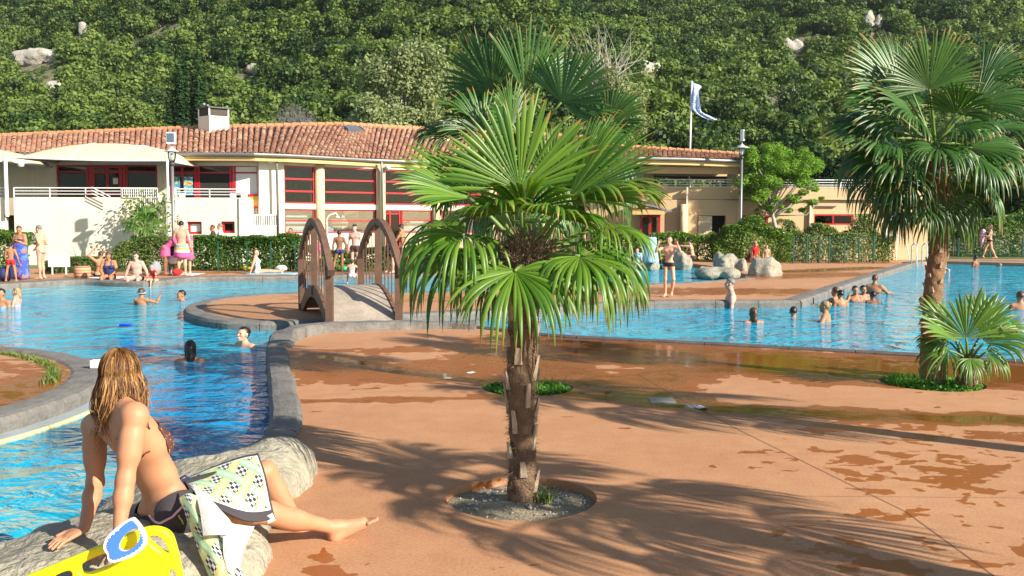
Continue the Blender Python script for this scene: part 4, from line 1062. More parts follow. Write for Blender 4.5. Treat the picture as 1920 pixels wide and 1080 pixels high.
for k in range(13): b.slab(RP(1668, .02), RP(1702, .02), rz(416-k*1.6, 1690), rz(415-k*1.6, 1690), .08)
b.slab(RP(1666, .06), RP(1704, .06), rz(418, 1690), rz(393, 1690), .05); b.build('louvred_shutter', 'grey_paint', rw)
b = MB(); b.add([(*RP(1090, .3), ztop-.4), (*RP(1742, .3), ztop-.4), (*RP(1742, 9), ztop-.4), (*RP(1090, 9), ztop-.4)], [(0, 1, 2, 3)]); b.build('roof_terrace', 'inside_wall', rw)
rail('railing', [RP(p, .1) for p in (1236, 1290, 1400, 1560, 1660, 1742)], ztop, ztop+.36, 3, rw)
# open pavilion
er = np.array([(*F2(p, d), z) for p, d, z in ((1085, 43.6, 4.72), (1190, 43.4, 4.70), (1290, 43.8, 4.68), (1397, 44.4, 4.62))])
rr_ = np.array([P(1085, 271, 47.6), P(1190, 277, 47.4), P(1290, 283.5, 47.2), P(1392, 289.5, 47.0)])
roof(rw, er, rr_, 'pavilion_roof', (11, 43, 4.6))
b = MB(); cs = [(*F2(1200, 44.4), 0), (*F2(1385, 44.9), 0)]; b.slab(cs[0], cs[1], 4.02, 4.34, .25); b.slab(F2(1200, 47), F2(1385, 47), 4.02, 4.5, .25); b.build('beam', 'plaster_orange', rw)
for p, d in ((1372, 45.6), (1215, 46.6), (1372, 47.2)):
    c = F2(p, d); b = MB(); b.lathe((c[0], c[1], ztop-.4), [(.26, 0), (.26, 4.2-ztop+.4)], 18); b.build('column', 'plaster_cream', rw, smooth=True)
rwall(1130, 1222, ztop-.2, 4.3, 1.2, .25, 'plaster_white')
# little entrance canopy and its doorway
b = MB(); n = 12; vs = []
for i in range(n+1):
    u = i/n; x0 = RP(1168)[0]+(RP(1251)[0]-RP(1168)[0])*u; z = rz(394)+.30*math.sin(math.pi*min(1, .25+u*.8))
    for dy, dz in ((-1.4, 0), (-.06, .05), (-.06, -.03), (-1.4, -.08)): vs.append((x0, RD(1200)+dy, z+dz))
b.add(vs, [(i*4+k, (i+1)*4+k, (i+1)*4+(k+1) % 4, i*4+(k+1) % 4) for i in range(n) for k in range(4)]+[(0, 1, 2, 3), (n*4+3, n*4+2, n*4+1, n*4)]); b.build('entrance_canopy', 'gutter_zinc', rw)
b = MB(); b.slab(RP(1185, -1.2), RP(1246, -1.2), rz(402), rz(392), .1); b.build('canopy_board', 'fascia', rw)
window(RP(1200, -.3), RP(1238, -.3), 0, rz(402), [], [.5], parent=rw, name='red_door', pane='glass', fw=.1)
# ================================================================== palms
def palmleaf(name, c1, c2, trans, tipc=(.30, .22, .05)):
    m, nt, bs = newmat(name)
    g = nt.nodes.new('ShaderNodeNewGeometry'); n = noise(nt, 4, 3, .6)
    f = math_(nt, 'ADD', math_(nt, 'MULTIPLY', g.outputs['Random Per Island'], .6), math_(nt, 'MULTIPLY', n.outputs[0], .45))
    c = ramp(nt, f, [(.25, c1), (.8, c2)]).outputs[0]
    at = nt.nodes.new('ShaderNodeAttribute'); at.attribute_name = 'tip'
    q = math_(nt, 'ADD', at.outputs['Fac'], math_(nt, 'MULTIPLY', math_(nt, 'SUBTRACT', g.outputs['Random Per Island'], .5), .14))
    c = mix(nt, ramp(nt, q, [(.88, 0.), (.97, 1.)]).outputs[0], c, tipc)
    nt.links.new(c, bs.inputs['Base Color']); bs.inputs['Roughness'].default_value = .38; bs.inputs['Specular IOR Level'].default_value = .5
    tr = nt.nodes.new('ShaderNodeBsdfTranslucent'); nt.links.new(mix(nt, 1., c, (1.1, 1.3, .5), 'MULTIPLY'), tr.inputs[0])
    ms = nt.nodes.new('ShaderNodeMixShader'); ms.inputs[0].default_value = trans
    nt.links.new(bs.outputs[0], ms.inputs[1]); nt.links.new(tr.outputs[0], ms.inputs[2]); nt.links.new(ms.outputs[0], nt.nodes['Material Output'].inputs[0])
palmleaf('palm_leaf_light', (.05, .15, .010), (.19, .32, .036), .32)
palmleaf('palm_leaf_dark', (.020, .075, .010), (.075, .175, .028), .2)
palmleaf('palm_leaf_mid', (.05, .15, .018), (.17, .31, .05), .3)
simple('petiole_green', (.13, .22, .04), .5, .2, 4, .1)
simple('palm_fibre', (.20, .125, .075), .95, .45, 14, 1., 90, bdist=.02)
simple('palm_hair', (.27, .18, .11), .95, .4, 12, 0)
simple('palm_bark', (.26, .15, .08), .9, .4, 9, .9, 50, bdist=.02)
simple('leaf_stub', (.42, .33, .24), .8, .35, 10, .3, 60)
def frond(parent, C0, Hb, T, nrm, A, droop, seed, mat, nseg=36, rows=11, split=.36, pet=True, lens=.25, cup=.12):
    if droop < .32: split = .60
    rg = np.random.default_rng(seed); Hb = np.asarray(Hb, float); T = np.asarray(T, float); ax = T-Hb; R = np.linalg.norm(ax); ax /= R; R *= 1.06
    nrm = np.asarray(nrm, float); nrm = nrm-ax*(nrm@ax); nrm /= np.linalg.norm(nrm); side = np.cross(ax, nrm); A = math.radians(A)
    da = 2*A/nseg; V = []; F = []; tipv = []; c = 0
    for i in range(nseg):
        a = A*(2*(i+.5)/nseg-1)+rg.normal()*da*.30; d = ax*math.cos(a)+side*math.sin(a)+nrm*cup*abs(math.sin(a)); d /= np.linalg.norm(d)
        L = R*(1-lens*(abs(a)/1.9)**2)*rg.uniform(.86, 1.05); dr = droop*rg.uniform(.6, 1.5); kink = rg.uniform(.62, .95) if rg.random() < .22*min(1, droop*2.5) else 9
        r = np.linspace(.03, 1, rows)*L; p = Hb+d*r[0]; dd = d.copy(); wl = r*math.tan(da*.52)
        sp = split*rg.uniform(.85, 1.15)*L; ws = sp*math.tan(da*.52)
        hw = np.where(r < sp, wl, ws*(1+.12*np.sin(np.clip((r-sp)/(L-sp), 0, 1)*2.2))*(1-np.clip((r-sp)/(L-sp), 0, 1)**2.6)); hw[-1] = .0006
        nn = nrm.copy(); tw = rg.normal()*.25
        for j in range(rows):
            if j: st = r[j]-r[j-1]; p = p+dd*st
            w_ = np.cross(dd, nn); w_ /= np.linalg.norm(w_)+1e-9; n2 = np.cross(w_, dd)
            t = r[j]/L; fo = .9 if t < split else .8
            if t > split: w_ = w_*math.cos(tw*(t-split)*2)+n2*math.sin(tw*(t-split)*2); n2 = np.cross(w_, dd)
            V += [p-w_*hw[j], p+n2*hw[j]*fo, p+w_*hw[j]]; tipv += [t]*3
            g = dr*max(0, t-.12)*(2.6 if t > split else 1.1)*(8/rows)
            if t > kink: g += 1.6; kink = 9
            dd = dd+np.array((0, 0, -g)); dd /= np.linalg.norm(dd)
        for j in range(rows-1):
            o = c+3*j; F += [(o, o+1, o+4, o+3), (o+1, o+2, o+5, o+4)]
        c += 3*rows
    o = qobj('frond', np.array(V), np.array(F), mat, parent, smooth=False, attrs=dict(tip=tipv))
    if pet and C0 is not None:
        C0 = np.asarray(C0, float); m_ = (C0+Hb)/2+np.array((0, 0, .10*np.linalg.norm(Hb-C0))); u = np.linspace(0, 1, 7)[:, None]
        pts_ = (1-u)**2*C0+2*u*(1-u)*m_+u**2*Hb; b = MB(); b.tube(pts_, np.linspace(.016, .008, 7)*(1+.3*(R > .5)), 6); b.build('petiole', 'petiole_green', o, smooth=True)
    return o
def trunk(parent, pts, rad, seed, mat='palm_fibre', fibre=900, stubs=40, stub_len=.13, lo=0., hair=.06, hmat='palm_hair', relief=.018, smooth_part=0.):
    rg = np.random.default_rng(seed); pts = np.asarray(pts, float); L = np.r_[0, np.cumsum(np.linalg.norm(np.diff(pts, axis=0), axis=1))]
    n = max(30, int(L[-1]/.02)); t = np.linspace(0, L[-1], n); p = np.stack([np.interp(t, L, pts[:, k]) for k in range(3)], 1); r = np.interp(t, L, rad); m_ = 30
    th = np.arange(m_)*2*math.pi/m_; V = (p[:, None, :]+np.stack([np.cos(th), np.sin(th), th*0], 1)[None]*r[:, None, None]).reshape(-1, 3)
    nz = fbm(V*np.array((16, 16, 5)), seed, 4)*relief*2+relief*.6*np.abs(np.sin(V[:, 2]*26+3*np.repeat(np.arange(n)*0, m_)+2*np.tile(th, n)))
    dirs = np.tile(np.stack([np.cos(th), np.sin(th), th*0], 1), (n, 1)); V = V+dirs*nz[:, None]
    q = np.arange(n*m_).reshape(n, m_); F = np.stack([q[:-1], np.roll(q[:-1], -1, 1), np.roll(q[1:], -1, 1), q[1:]], -1).reshape(-1, 4)
    tr = qobj('trunk', V, F, mat, parent)
    def at_(s, a): pp = np.array([np.interp(s, L, pts[:, k]) for k in range(3)]); rr = np.interp(s, L, rad); return pp+np.array((math.cos(a), math.sin(a), 0))*rr, rr
    b = MB()                                                  # loose fibres
    for _ in range(fibre):
        s = L[-1]*(lo+(1-lo)*rg.random()); a = rg.random()*6.283; q0, rr = at_(s, a); d = np.array((math.cos(a)*.5, math.sin(a)*.5, rg.uniform(-.6, 1.2)))+rg.normal(size=3)*.55; d /= np.linalg.norm(d)
        l = hair*rg.uniform(.3, 1.3); w_ = np.cross(d, rg.normal(size=3)); w_ *= .0009/np.linalg.norm(w_); e = q0+d*l*.6+np.array((0, 0, -l*.05)); g = q0+d*l+np.array((0, 0, -l*.2))+rg.normal(size=3)*l*.15
        b.add([q0-w_*1.6, q0+w_*1.6, e+w_, e-w_, g+w_*.3, g-w_*.3], [(0, 1, 2, 3), (3, 2, 4, 5)])
    if fibre: b.build('fibres', hmat, tr, kind='stuff')
    for k in range(stubs):
        s = L[-1]*(.05+.93*(k+.5)/stubs); a = k*2.399+rg.normal()*.2; q0, rr = at_(s, a); l = stub_len*rg.uniform(.6, 1.4); w_ = np.array((-math.sin(a), math.cos(a), 0))*.014*rg.uniform(.7, 1.6); o_ = np.array((math.cos(a), math.sin(a), 0))
        q0 = q0+o_*.002; ln = rg.normal()*.012
        e = q0+o_*(.012+.10*l)+np.array((0, 0, l))+w_*ln*20; b = MB()
        b.add([q0-w_*1.4-o_*.01, q0+w_*1.4-o_*.01, q0+w_*1.1+o_*.016, q0-w_*1.1+o_*.016, e-w_*.8, e+w_*.8, e+w_*.7+o_*.009, e-w_*.7+o_*.009],
              [(3,2,1,0),(4,5,6,7),(0,1,5,4),(1,2,6,5),(2,3,7,6),(3,0,4,7)]); b.build('leaf_base', 'leaf_stub', tr)
    return tr
def palm(label, base, Cpx, dist, specs, mat, seed, trunk_pts, trunk_rad, fill=(), tmat='palm_fibre', fibre=900, stubs=30, group=None, nseg=36, rows=11, name='fan_palm', **kw):
    t = thing(name, label, 'palm tree', (base[0], base[1], -.03), group); C0 = P(*Cpx, dist)
    trunk(t, trunk_pts, trunk_rad, seed, tmat, fibre, stubs, **kw)
    for k, s in enumerate(specs):
        hx, hy, hd, tx, ty, td, nrm, A, dr = s[:9]; ns = s[9] if len(s) > 9 else nseg
        frond(t, C0+np.array((0, 0, -.03))+.02*np.random.default_rng(k).normal(size=3), P(hx, hy, dist+hd), P(tx, ty, dist+td), nrm, A, dr, seed*100+k, mat, ns, rows)
    rg = np.random.default_rng(seed+7)
    for k, (az, el, lp, R, dr) in enumerate(fill):
        a = math.radians(az); e = math.radians(el); d = np.array((math.sin(a)*math.cos(e), math.cos(a)*math.cos(e), math.sin(e)))
        Hb = C0+d*lp+np.array((0, 0, -.12*lp)); e2 = e-math.radians(25); d2 = np.array((math.sin(a)*math.cos(e2), math.cos(a)*math.cos(e2), math.sin(e2)))
        frond(t, C0, Hb, Hb+d2*R, np.array((-math.sin(a)*math.sin(e2), -math.cos(a)*math.sin(e2), math.cos(e2)))+rg.normal(size=3)*.15, rg.uniform(80, 115), dr, seed*300+k, mat, 30, 9)
    return t, C0
dA = float(PA[1])-.0
spA = [(974, 356, -.02, 960, 186, -.05, (.05, -1, .12), 84, .03, 34), (983, 398, -.16, 988, 322, -.50, (0, .45, 1), 105, .10, 38),
       (1066, 372, -.10, 1222, 258, -.22, (-.45, -.7, .6), 52, .05), (1072, 388, -.05, 1254, 325, -.16, (-.05, .1, 1), 70, .22),
       (880, 372, -.05, 746, 290, -.10, (.30, -.5, .8), 62, .08), (872, 440, -.12, 690, 480, -.40, (-.1, -.40, .9), 118, .70, 36),
       (966, 508, -.34, 968, 622, -.80, (0, -.7, .7), 122, .36, 36), (1087, 480, -.26, 1254, 530, -.56, (.2, -.5, .8), 128, .55, 36),
       (1128, 428, -.06, 1266, 438, -.16, (.1, -.1, 1), 92, .38), (1045, 345, .25, 1130, 262, .30, (-.2, -.8, .6), 80, .1),
       (895, 352, .25, 800, 315, .40, (.3, -.7, .6), 80, .2), (900, 470, .30, 838, 520, .55, (-.3, -.2, .9), 105, .6), (1070, 470, .30, 1140, 520, .55, (.3, -.2, .9), 105, .6),
       (985, 420, .35, 985, 385, .80, (0, .1, 1), 100, .45), (862, 470, -.05, 738, 590, -.25, (-.5, -.6, .6), 110, .7, 34), (1010, 480, .35, 1020, 540, .7, (0, .5, .8), 110, .5),
       (1118, 455, .1, 1245, 530, .25, (.4, -.3, .8), 108, .7, 32), (930, 400, -.2, 880, 372, -.52, (-.2, .1, 1), 95, .25), (1040, 408, -.22, 1100, 384, -.55, (.2, .1, 1), 95, .25), (1105, 490, 0, 1215, 590, -.2, (.5, -.6, .6), 105, .7, 32), (930, 500, -.2, 860, 600, -.4, (-.3, -.8, .5), 100, .55, 32), (1030, 500, -.2, 1080, 600, -.4, (.3, -.8, .5), 100, .55, 32), (930, 350, .15, 840, 262, .2, (.2, -.8, .5), 60, .08), (1030, 350, .15, 1095, 240, .2, (-.2, -.8, .5), 60, .06)]
zc = P(985, 500, dA)[2]
palm('fan palm with light green leaves standing nearest, in the stony round bed', PA, (984, 478), dA, spA, 'palm_leaf_light', 1,
     [(PA[0], PA[1], -.06), (PA[0]+.005, PA[1], .3), (PA[0]-.005, PA[1], .8), (PA[0]+.015, PA[1], zc)], [.082, .072, .076, .088], fibre=5200, stubs=26, stub_len=.16, hair=.048, rows=13)
b = MB(); rgq = np.random.default_rng(3); c = P(985, 490, dA)     # tangle of fibre and old sheaths below the leaf stalks
for _ in range(3800):
    u = rgq.normal(size=3); u /= np.linalg.norm(u); q0 = c+u*np.array((.15, .15, .10))*rgq.uniform(.6, 1); d = rgq.normal(size=3)*.8+np.array((0, 0, .35)); d /= np.linalg.norm(d); l = rgq.uniform(.05, .17); w_ = np.cross(d, u); w_ *= .0019/np.linalg.norm(w_)
    e = q0+d*l*.5+u*.02; g = q0+d*l+u*.02+rgq.normal(size=3)*.03; b.add([q0-w_, q0+w_, e+w_, e-w_, g+w_*.4, g-w_*.4], [(0, 1, 2, 3), (3, 2, 4, 5)])
pa = [o for o in C.objects if o.name == 'fan_palm'][0]
b.build('fibre_tangle', 'palm_hair', pa, kind='stuff')
b = MB()
for k in range(14): a = k*2.4; b.tube([c+np.array((math.cos(a)*.09, math.sin(a)*.09, -.06)), c+np.array((math.cos(a)*.15, math.sin(a)*.15, .02)), c+np.array((math.cos(a)*.19, math.sin(a)*.19, .12))], [.02, .016, .008], 6, squash=.5)
b.build('old_stalks', 'palm_fibre', pa)
dB = float(PB[1])
spB = [(922, 168, .1, 866, 66, .15, (.35, .9, .25), 78, .04), (984, 178, 0, 988, 40, -.05, (.3, -1, .1), 38, .03, 20), (1052, 192, -.25, 1122, 96, -.35, (-.35, -.9, .45), 92, .03, 38),
       (1075, 215, 0, 1170, 196, -.1, (0, -.3, .95), 70, .1), (958, 238, -.3, 930, 158, -.5, (.15, -.7, .75), 82, .1), (895, 232, -.1, 806, 176, -.15, (.3, -.1, .9), 55, .1),
       (872, 262, 0, 764, 226, 0, (.3, -.3, .9), 60, .25), (1120, 245, 0, 1200, 238, 0, (0, -.2, 1), 85, .3), (868, 305, -.1, 790, 352, -.2, (-.4, -.4, .8), 100, .6), (850, 340, -.2, 800, 400, -.3, (-.4, -.5, .7), 100, .7),
       (1140, 295, -.1, 1215, 332, -.2, (.4, -.4, .8), 100, .6), (1150, 345, -.2, 1205, 400, -.3, (.4, -.5, .7), 100, .7), (1010, 165, .3, 1050, 90, .5, (.2, -.8, .3), 70, .1), (950, 190, .3, 905, 110, .5, (-.2, -.8, .3), 70, .1),
       (1140, 235, -.2, 1178, 160, -.2, (-.3, -.9, .4), 80, .1), (905, 250, -.2, 848, 175, -.2, (.3, -.9, .4), 75, .1), (1100, 270, -.3, 1190, 232, -.3, (-.1, -.8, .6), 70, .15), (1165, 380, .1, 1195, 440, .2, (.4, -.3, .7), 90, .7), (830, 300, .3, 770, 330, .5, (-.4, -.3, .8), 90, .6)]
fl8 = [(az, el, .62, .56, .6) for az, el in ((20, 10), (70, -15), (120, -10), (170, -15), (215, 5), (260, -18), (310, -5), (350, 30), (45, -35), (150, -40), (240, -38), (330, -35), (100, -45), (200, -48), (285, -48))]
palm('tall fan palm directly behind the nearest palm, the centre one of the tall palms', PB, (985, 285), dB, spB, 'palm_leaf_dark', 2,
     [(PB[0], PB[1], -.06), (PB[0], PB[1], 1.2), (PB[0]-.02, PB[1], P(985, 292, dB)[2])], [.10, .09, .10], fl8, fibre=900, stubs=40, group=None)
dC = float(PC[1])
spC = [(1742, 165, -.3, 1742, 50, -.4, (0, -1, .2), 98, .04, 42), (1690, 168, -.1, 1590, 98, -.2, (.25, -.9, .5), 66, .05), (1700, 205, -.2, 1580, 168, -.3, (.1, -.8, .6), 60, .10), (1680, 258, -.3, 1550, 236, -.4, (.0, -.5, .9), 72, .14), (1700, 295, -.3, 1590, 300, -.5, (-.1, -.5, .9), 85, .28), (1830, 192, -.1, 1930, 150, -.2, (-.2, -.8, .6), 62, .1), (1822, 275, -.3, 1935, 262, -.4, (.1, -.5, .9), 85, .2), (1715, 218, -.35, 1650, 166, -.6, (.2, -.6, .8), 80, .15), (1793, 212, -.35, 1808, 146, -.6, (-.1, -.6, .8), 92, .15),
       (1840, 152, 0, 1912, 86, 0, (-.5, -.8, .4), 46, .1), (1793, 240, -.45, 1888, 224, -.7, (.1, -.4, .9), 100, .25), (1650, 240, -.1, 1546, 220, -.2, (0, -.3, 1), 55, .2), (1692, 332, -.4, 1640, 372, -.7, (-.3, -.4, .85), 112, .5, 40),
       (1838, 311, -.4, 1920, 320, -.6, (.2, -.4, .9), 108, .5, 40), (1742, 386, -.4, 1740, 440, -.6, (0, -.8, .5), 125, .5, 40), (1640, 330, 0, 1570, 390, 0, (-.5, -.4, .7), 95, .7), (1660, 290, .2, 1580, 330, .3, (-.4, -.3, .8), 90, .5),
       (1850, 345, .1, 1905, 400, .1, (.5, -.4, .7), 95, .7), (1800, 392, -.2, 1835, 440, -.3, (.4, -.6, .6), 100, .6), (1690, 392, -.1, 1650, 440, -.1, (-.4, -.6, .6), 100, .6), (1860, 240, .2, 1950, 220, .3, (0, -.3, 1), 80, .3),
       (1690, 130, .3, 1640, 80, .5, (0, -.8, .3), 60, .1), (1660, 200, .3, 1575, 170, .5, (0, -.6, .6), 70, .15), (1620, 300, -.2, 1560, 350, -.3, (-.5, -.3, .7), 90, .6)]
fl9 = [(az, el, .6, .56, .42) for az, el in ((20, 20), (60, 5), (110, -5), (160, -10), (200, 0), (250, 0), (300, 5), (340, 30), (45, -30), (130, -35), (230, -35), (320, -35), (90, -55), (180, -60), (270, -55), (10, 60))]
palm('tall dark green fan palm with a bare scarred trunk at right', PC, (1752, 268), dC, spC, 'palm_leaf_dark', 3,
     [(PC[0], PC[1], -.06), (P(1748, 560, dC)[0], PC[1], P(1748, 560, dC)[2]), (P(1764, 430, dC)[0], PC[1], P(1764, 430, dC)[2]), (P(1755, 300, dC)[0], PC[1], P(1755, 300, dC)[2])], [.13, .088, .092, .115], fl9,
     tmat='palm_bark', fibre=900, stubs=70, stub_len=.045, hair=.05, relief=.016)
pd = G(1812, 722); dD = float(pd[1])
spD = [(1812, 632, -.1, 1822, 538, -.2, (0, -1, .25), 88, .06, 30), (1800, 640, -.1, 1722, 566, -.1, (.6, -.6, .5), 42, .1, 18), (1846, 640, -.1, 1930, 600, -.1, (-.1, -.5, .9), 70, .25, 26), (1850, 658, -.2, 1915, 690, -.3, (.3, -.5, .8), 90, .4, 26),
       (1778, 655, -.1, 1722, 690, -.2, (-.3, -.5, .8), 85, .4, 24), (1782, 640, .1, 1716, 630, .1, (0, -.3, .9), 60, .3, 22), (1820, 670, -.3, 1840, 720, -.5, (.1, -.7, .6), 90, .4, 24), (1840, 625, .2, 1890, 560, .3, (0, -.7, .5), 60, .1, 22), (1775, 600, .15, 1740, 560, .2, (.2, -.7, .5), 50, .1, 18)]
palm('small young fan palm at the foot of the right palm', pd, (1815, 672), dD, spD, 'palm_leaf_mid', 4, [(pd[0], pd[1], -.05), (pd[0]+.02, pd[1], P(0, 665, dD)[2])], [.085, .07], fibre=500, stubs=12, stub_len=.06, hair=.04, nseg=26, rows=9)
# two palms beyond the right edge whose shadows fall across the deck
def random_crown(n, seed, R=.6, lp=.65):
    rg = np.random.default_rng(seed); return [(k*137.5 % 360, 70-110*(k/n)+rg.normal()*8, lp*rg.uniform(.8, 1.1), R, .25+.5*k/n) for k in range(n)]
def free_palm(label, x, y, h, mat, seed, n=24, R=.6, tr=.12, lp=.65, fibre=200, stubs=10, **kw):
    t = thing('fan_palm', label, 'palm tree', (x, y, -.03)); C0 = np.array((x, y, h)); trunk(t, [(x, y, -.05), (x+.03, y, h*.5), (x, y, h-.02)], [tr, tr*.9, tr], seed, 'palm_fibre', fibre, stubs)
    rg = np.random.default_rng(seed+7)
    for k, (az, el, l_, R_, dr) in enumerate(random_crown(n, seed, R, lp)):
        a = math.radians(az); e = math.radians(el); d = np.array((math.sin(a)*math.cos(e), math.cos(a)*math.cos(e), math.sin(e))); Hb = C0+d*l_
        e2 = e-math.radians(25); d2 = np.array((math.sin(a)*math.cos(e2), math.cos(a)*math.cos(e2), math.sin(e2)))
        frond(t, C0, Hb, Hb+d2*R_, np.array((-math.sin(a)*math.sin(e2), -math.cos(a)*math.sin(e2), math.cos(e2)))+rg.normal(size=3)*.15, rg.uniform(70, 105), dr, seed*300+k, mat, kw.get('nseg', 28), kw.get('rows', 9))
    return t
free_palm('tall fan palm just outside the right edge of the picture, the farther one', 5.4, 6.0, 2.7, 'palm_leaf_mid', 11)
free_palm('tall fan palm just outside the right edge of the picture, the nearer one', 4.4, 2.9, 2.5, 'palm_leaf_mid', 12)
pe = P(272, 440, 33.5)
free_palm('small fan palm in front of the terrace wall, left of the lamp post', pe[0], 33.5, zpx(432, 33.5), 'palm_leaf_mid', 13, 18, .52, .11, .42, 80, 8, nseg=18, rows=7)

# ================================================================== hedges and beds
def hedge(name, label, line, depth, h, n, leaf, mat, seed, cat='hedge', ragged=.25, z0=0., stems=True, group=None):
    """leafy body along a line in plan: top and front ragged, twigs inside"""
    rg = np.random.default_rng(seed); line = resample(np.asarray(line, float)[:, :2], .3); S = np.r_[0, np.cumsum(np.linalg.norm(np.diff(line, axis=0), axis=1))]
    s = rg.random(n)*S[-1]; x = np.interp(s, S, line[:, 0]); y = np.interp(s, S, line[:, 1])
    hh = np.interp(s, np.linspace(0, S[-1], len(h)), h) if np.ndim(h) else np.full(n, float(h))
    top = hh*(1+ragged*2*fbm(np.stack([s*1.1, s*0, s*0+seed], 1), seed, 3))
    w_ = np.where(rg.random(n) < .55, 1, 0); u = rg.random(n)
    face = rg.random(n); dy = np.where(face < .5, -depth/2+depth*.25*rg.random(n), (rg.random(n)-.5)*depth); zz = np.where(face < .5, u**.8, 1-.3*rg.random(n)**1.5)*top
    bul = 1+.55*fbm(np.stack([x*1.4, y*0+seed, zz*1.6], 1), seed+2, 3); dy = dy*bul
    p = np.stack([x+rg.normal(size=n)*.05, y+dy, z0+zz+.03], 1); nr = np.stack([rg.normal(size=n)*.3, np.where(face < .5, -.9, -.15), np.where(face < .5, .4, .9)], 1)
    v, f = leaf_quads(p, nr, leaf, rg, .6, .5); c = (line[0]+line[-1])/2
    t = thing(name, label, cat, (c[0], c[1], z0), group); qobj('foliage', v, f, mat, t, smooth=False)
    b = MB()
    for k in range(int(S[-1]/.35)+2):
        q = rg.random()*S[-1]; X0 = np.interp(q, S, line[:, 0]); Y0 = np.interp(q, S, line[:, 1]); H0 = float(np.interp(q, np.linspace(0, S[-1], len(h)), h)) if np.ndim(h) else h
        b.tube([(X0, Y0, z0), (X0+rg.normal()*.1, Y0, z0+H0*.5), (X0+rg.normal()*.25, Y0-.1, z0+H0*rg.uniform(.85, 1.15))], [.02, .015, .006], 4)
    b.build('stems', 'bark', t); return t
hx = lambda L: [F2(p, d) for p, d in L]
hedge('hedge', 'dense clipped green hedge behind the people, between the lamp post and the bridge', hx([(352, 33.6), (450, 33.5), (565, 33.4)]), 1.2, [1.15, 1.2, 1.05, 1.15, 1.1], 20000, .045, 'leaf_hedge', 1)
hedge('hedge', 'low hedge running behind the bridge', hx([(566, 33), (700, 33), (900, 33.5)]), 1.0, [.9, .7, .8, .9, .9], 11000, .045, 'leaf_hedge', 2)
hedge('shrub', 'loose flowering shrub at the foot of the small palm by the terrace wall', hx([(205, 32.8), (300, 33.2), (345, 33.4)]), 1.3, [.5, 1.1, 1.2, .9, .8], 8500, .05, 'leaf_bush', 3, 'shrub', .5)
hedge('shrub', 'low sprawling shrubs between the standing woman and the seated bathers', hx([(95, 31.5), (150, 32), (205, 32.4)]), 1.2, [.35, .5, .9, .6, .4], 5500, .045, 'leaf_bush', 4, 'shrub', .6)
hedge('hedge', 'rounded green hedge at the far left behind the woman in the blue wrap', hx([(-60, 31.6), (20, 31.6), (62, 31.4)]), 1.2, [1.2, 1.25, 1.15], 6500, .045, 'leaf_hedge', 5)
hedge('hedge', 'dense dark hedge in front of the orange wing, right of the lamp post', hx([(1335, 42.5), (1400, 42), (1475, 42)]), 1.8, [1.35, 1.75, 1.8, 1.6, 1.4], 17000, .05, 'leaf_hedge', 6, ragged=.6)
hedge('hedge', 'loose paler hedge in front of the red window, left of the right palm', hx([(1470, 42.3), (1560, 42.5), (1665, 43)]), 1.5, [1.7, 1.5, 1.7, 1.3], 14000, .055, 'leaf_bush', 7, ragged=.5)
hedge('hedge', 'green hedge behind the boy and the rocks, left of the lamp post', hx([(1150, 44), (1250, 43.6), (1338, 43)]), 1.3, [1.2, 1.1, 1.3, 1.4], 9000, .055, 'leaf_hedge', 8)
hedge('hedge', 'clipped hedge along the far edge of the right pool', hx([(1600, 51), (1700, 51), (1790, 50.5)]), 1.6, [1.3, 1.2, 1.3], 6500, .06, 'leaf_hedge', 9)
hedge('hedge', 'tall dark hedge along the far edge of the right pool at the right edge', hx([(1785, 50.5), (1860, 50), (2050, 50)]), 2., [1.5, 2.1, 2.2, 2.0], 15000, .065, 'leaf_hedge', 10, ragged=.4)
for k, (px_, d_, hh) in enumerate([(1830, 56, 6.2), (1900, 55, 7.0), (1960, 54, 7), (1700, 58, 4.2)]):
    pp = F2(px_, d_)
    leafy_tree('oak_tree', ['dark tree behind the tall hedge, seen through the right palm', 'dark tree behind the tall hedge at the right edge', 'dark tree standing outside the right edge behind the hedge', 'low dark tree behind the palm trunk above the far hedge'][k], (pp[0], d_, 0), hh, 4, clumps(0, hh*.6, 1.9, hh*.36, 16, .7, 1.1), 6000, .13, 'leaf_wood', 40+k, .2)
# climbing plant with sparse leaves on the terrace wall
rgq = np.random.default_rng(31); cp = thing('climbing_plant', 'sparse climbing plant with yellowish leaves spreading over the terrace railing', 'plant', (*F2(270, 35.9), 0)); b = MB(); pos = []
for k in range(26):
    x0 = F2(272+rgq.normal()*7, 35.9)[0]; x1 = F2(rgq.uniform(225, 318), 35.9)[0]; z1 = zpx(rgq.uniform(368, 420), 36); pts_ = [(x0, 35.9, .1), ((x0*2+x1)/3, 36.1, z1*.5), (x1, 36.4+rgq.normal()*.15, z1)]
    b.tube(pts_, [.018, .012, .005], 4)
    for _ in range(26): u = rgq.uniform(.45, 1.05); pos.append(np.array(pts_[1])*(1-u)+np.array(pts_[2])*u+rgq.normal(size=3)*.16)
b.build('stems', 'bark_pale', cp); v, f = leaf_quads(np.array(pos), np.tile((0, -.7, .6), (len(pos), 1)), .075, rgq, .7, .55); qobj('foliage', v, f, 'leaf_bush', cp, smooth=False)
for k, (cx_, cz_, n_) in enumerate([(545, 440, 9)]): pass
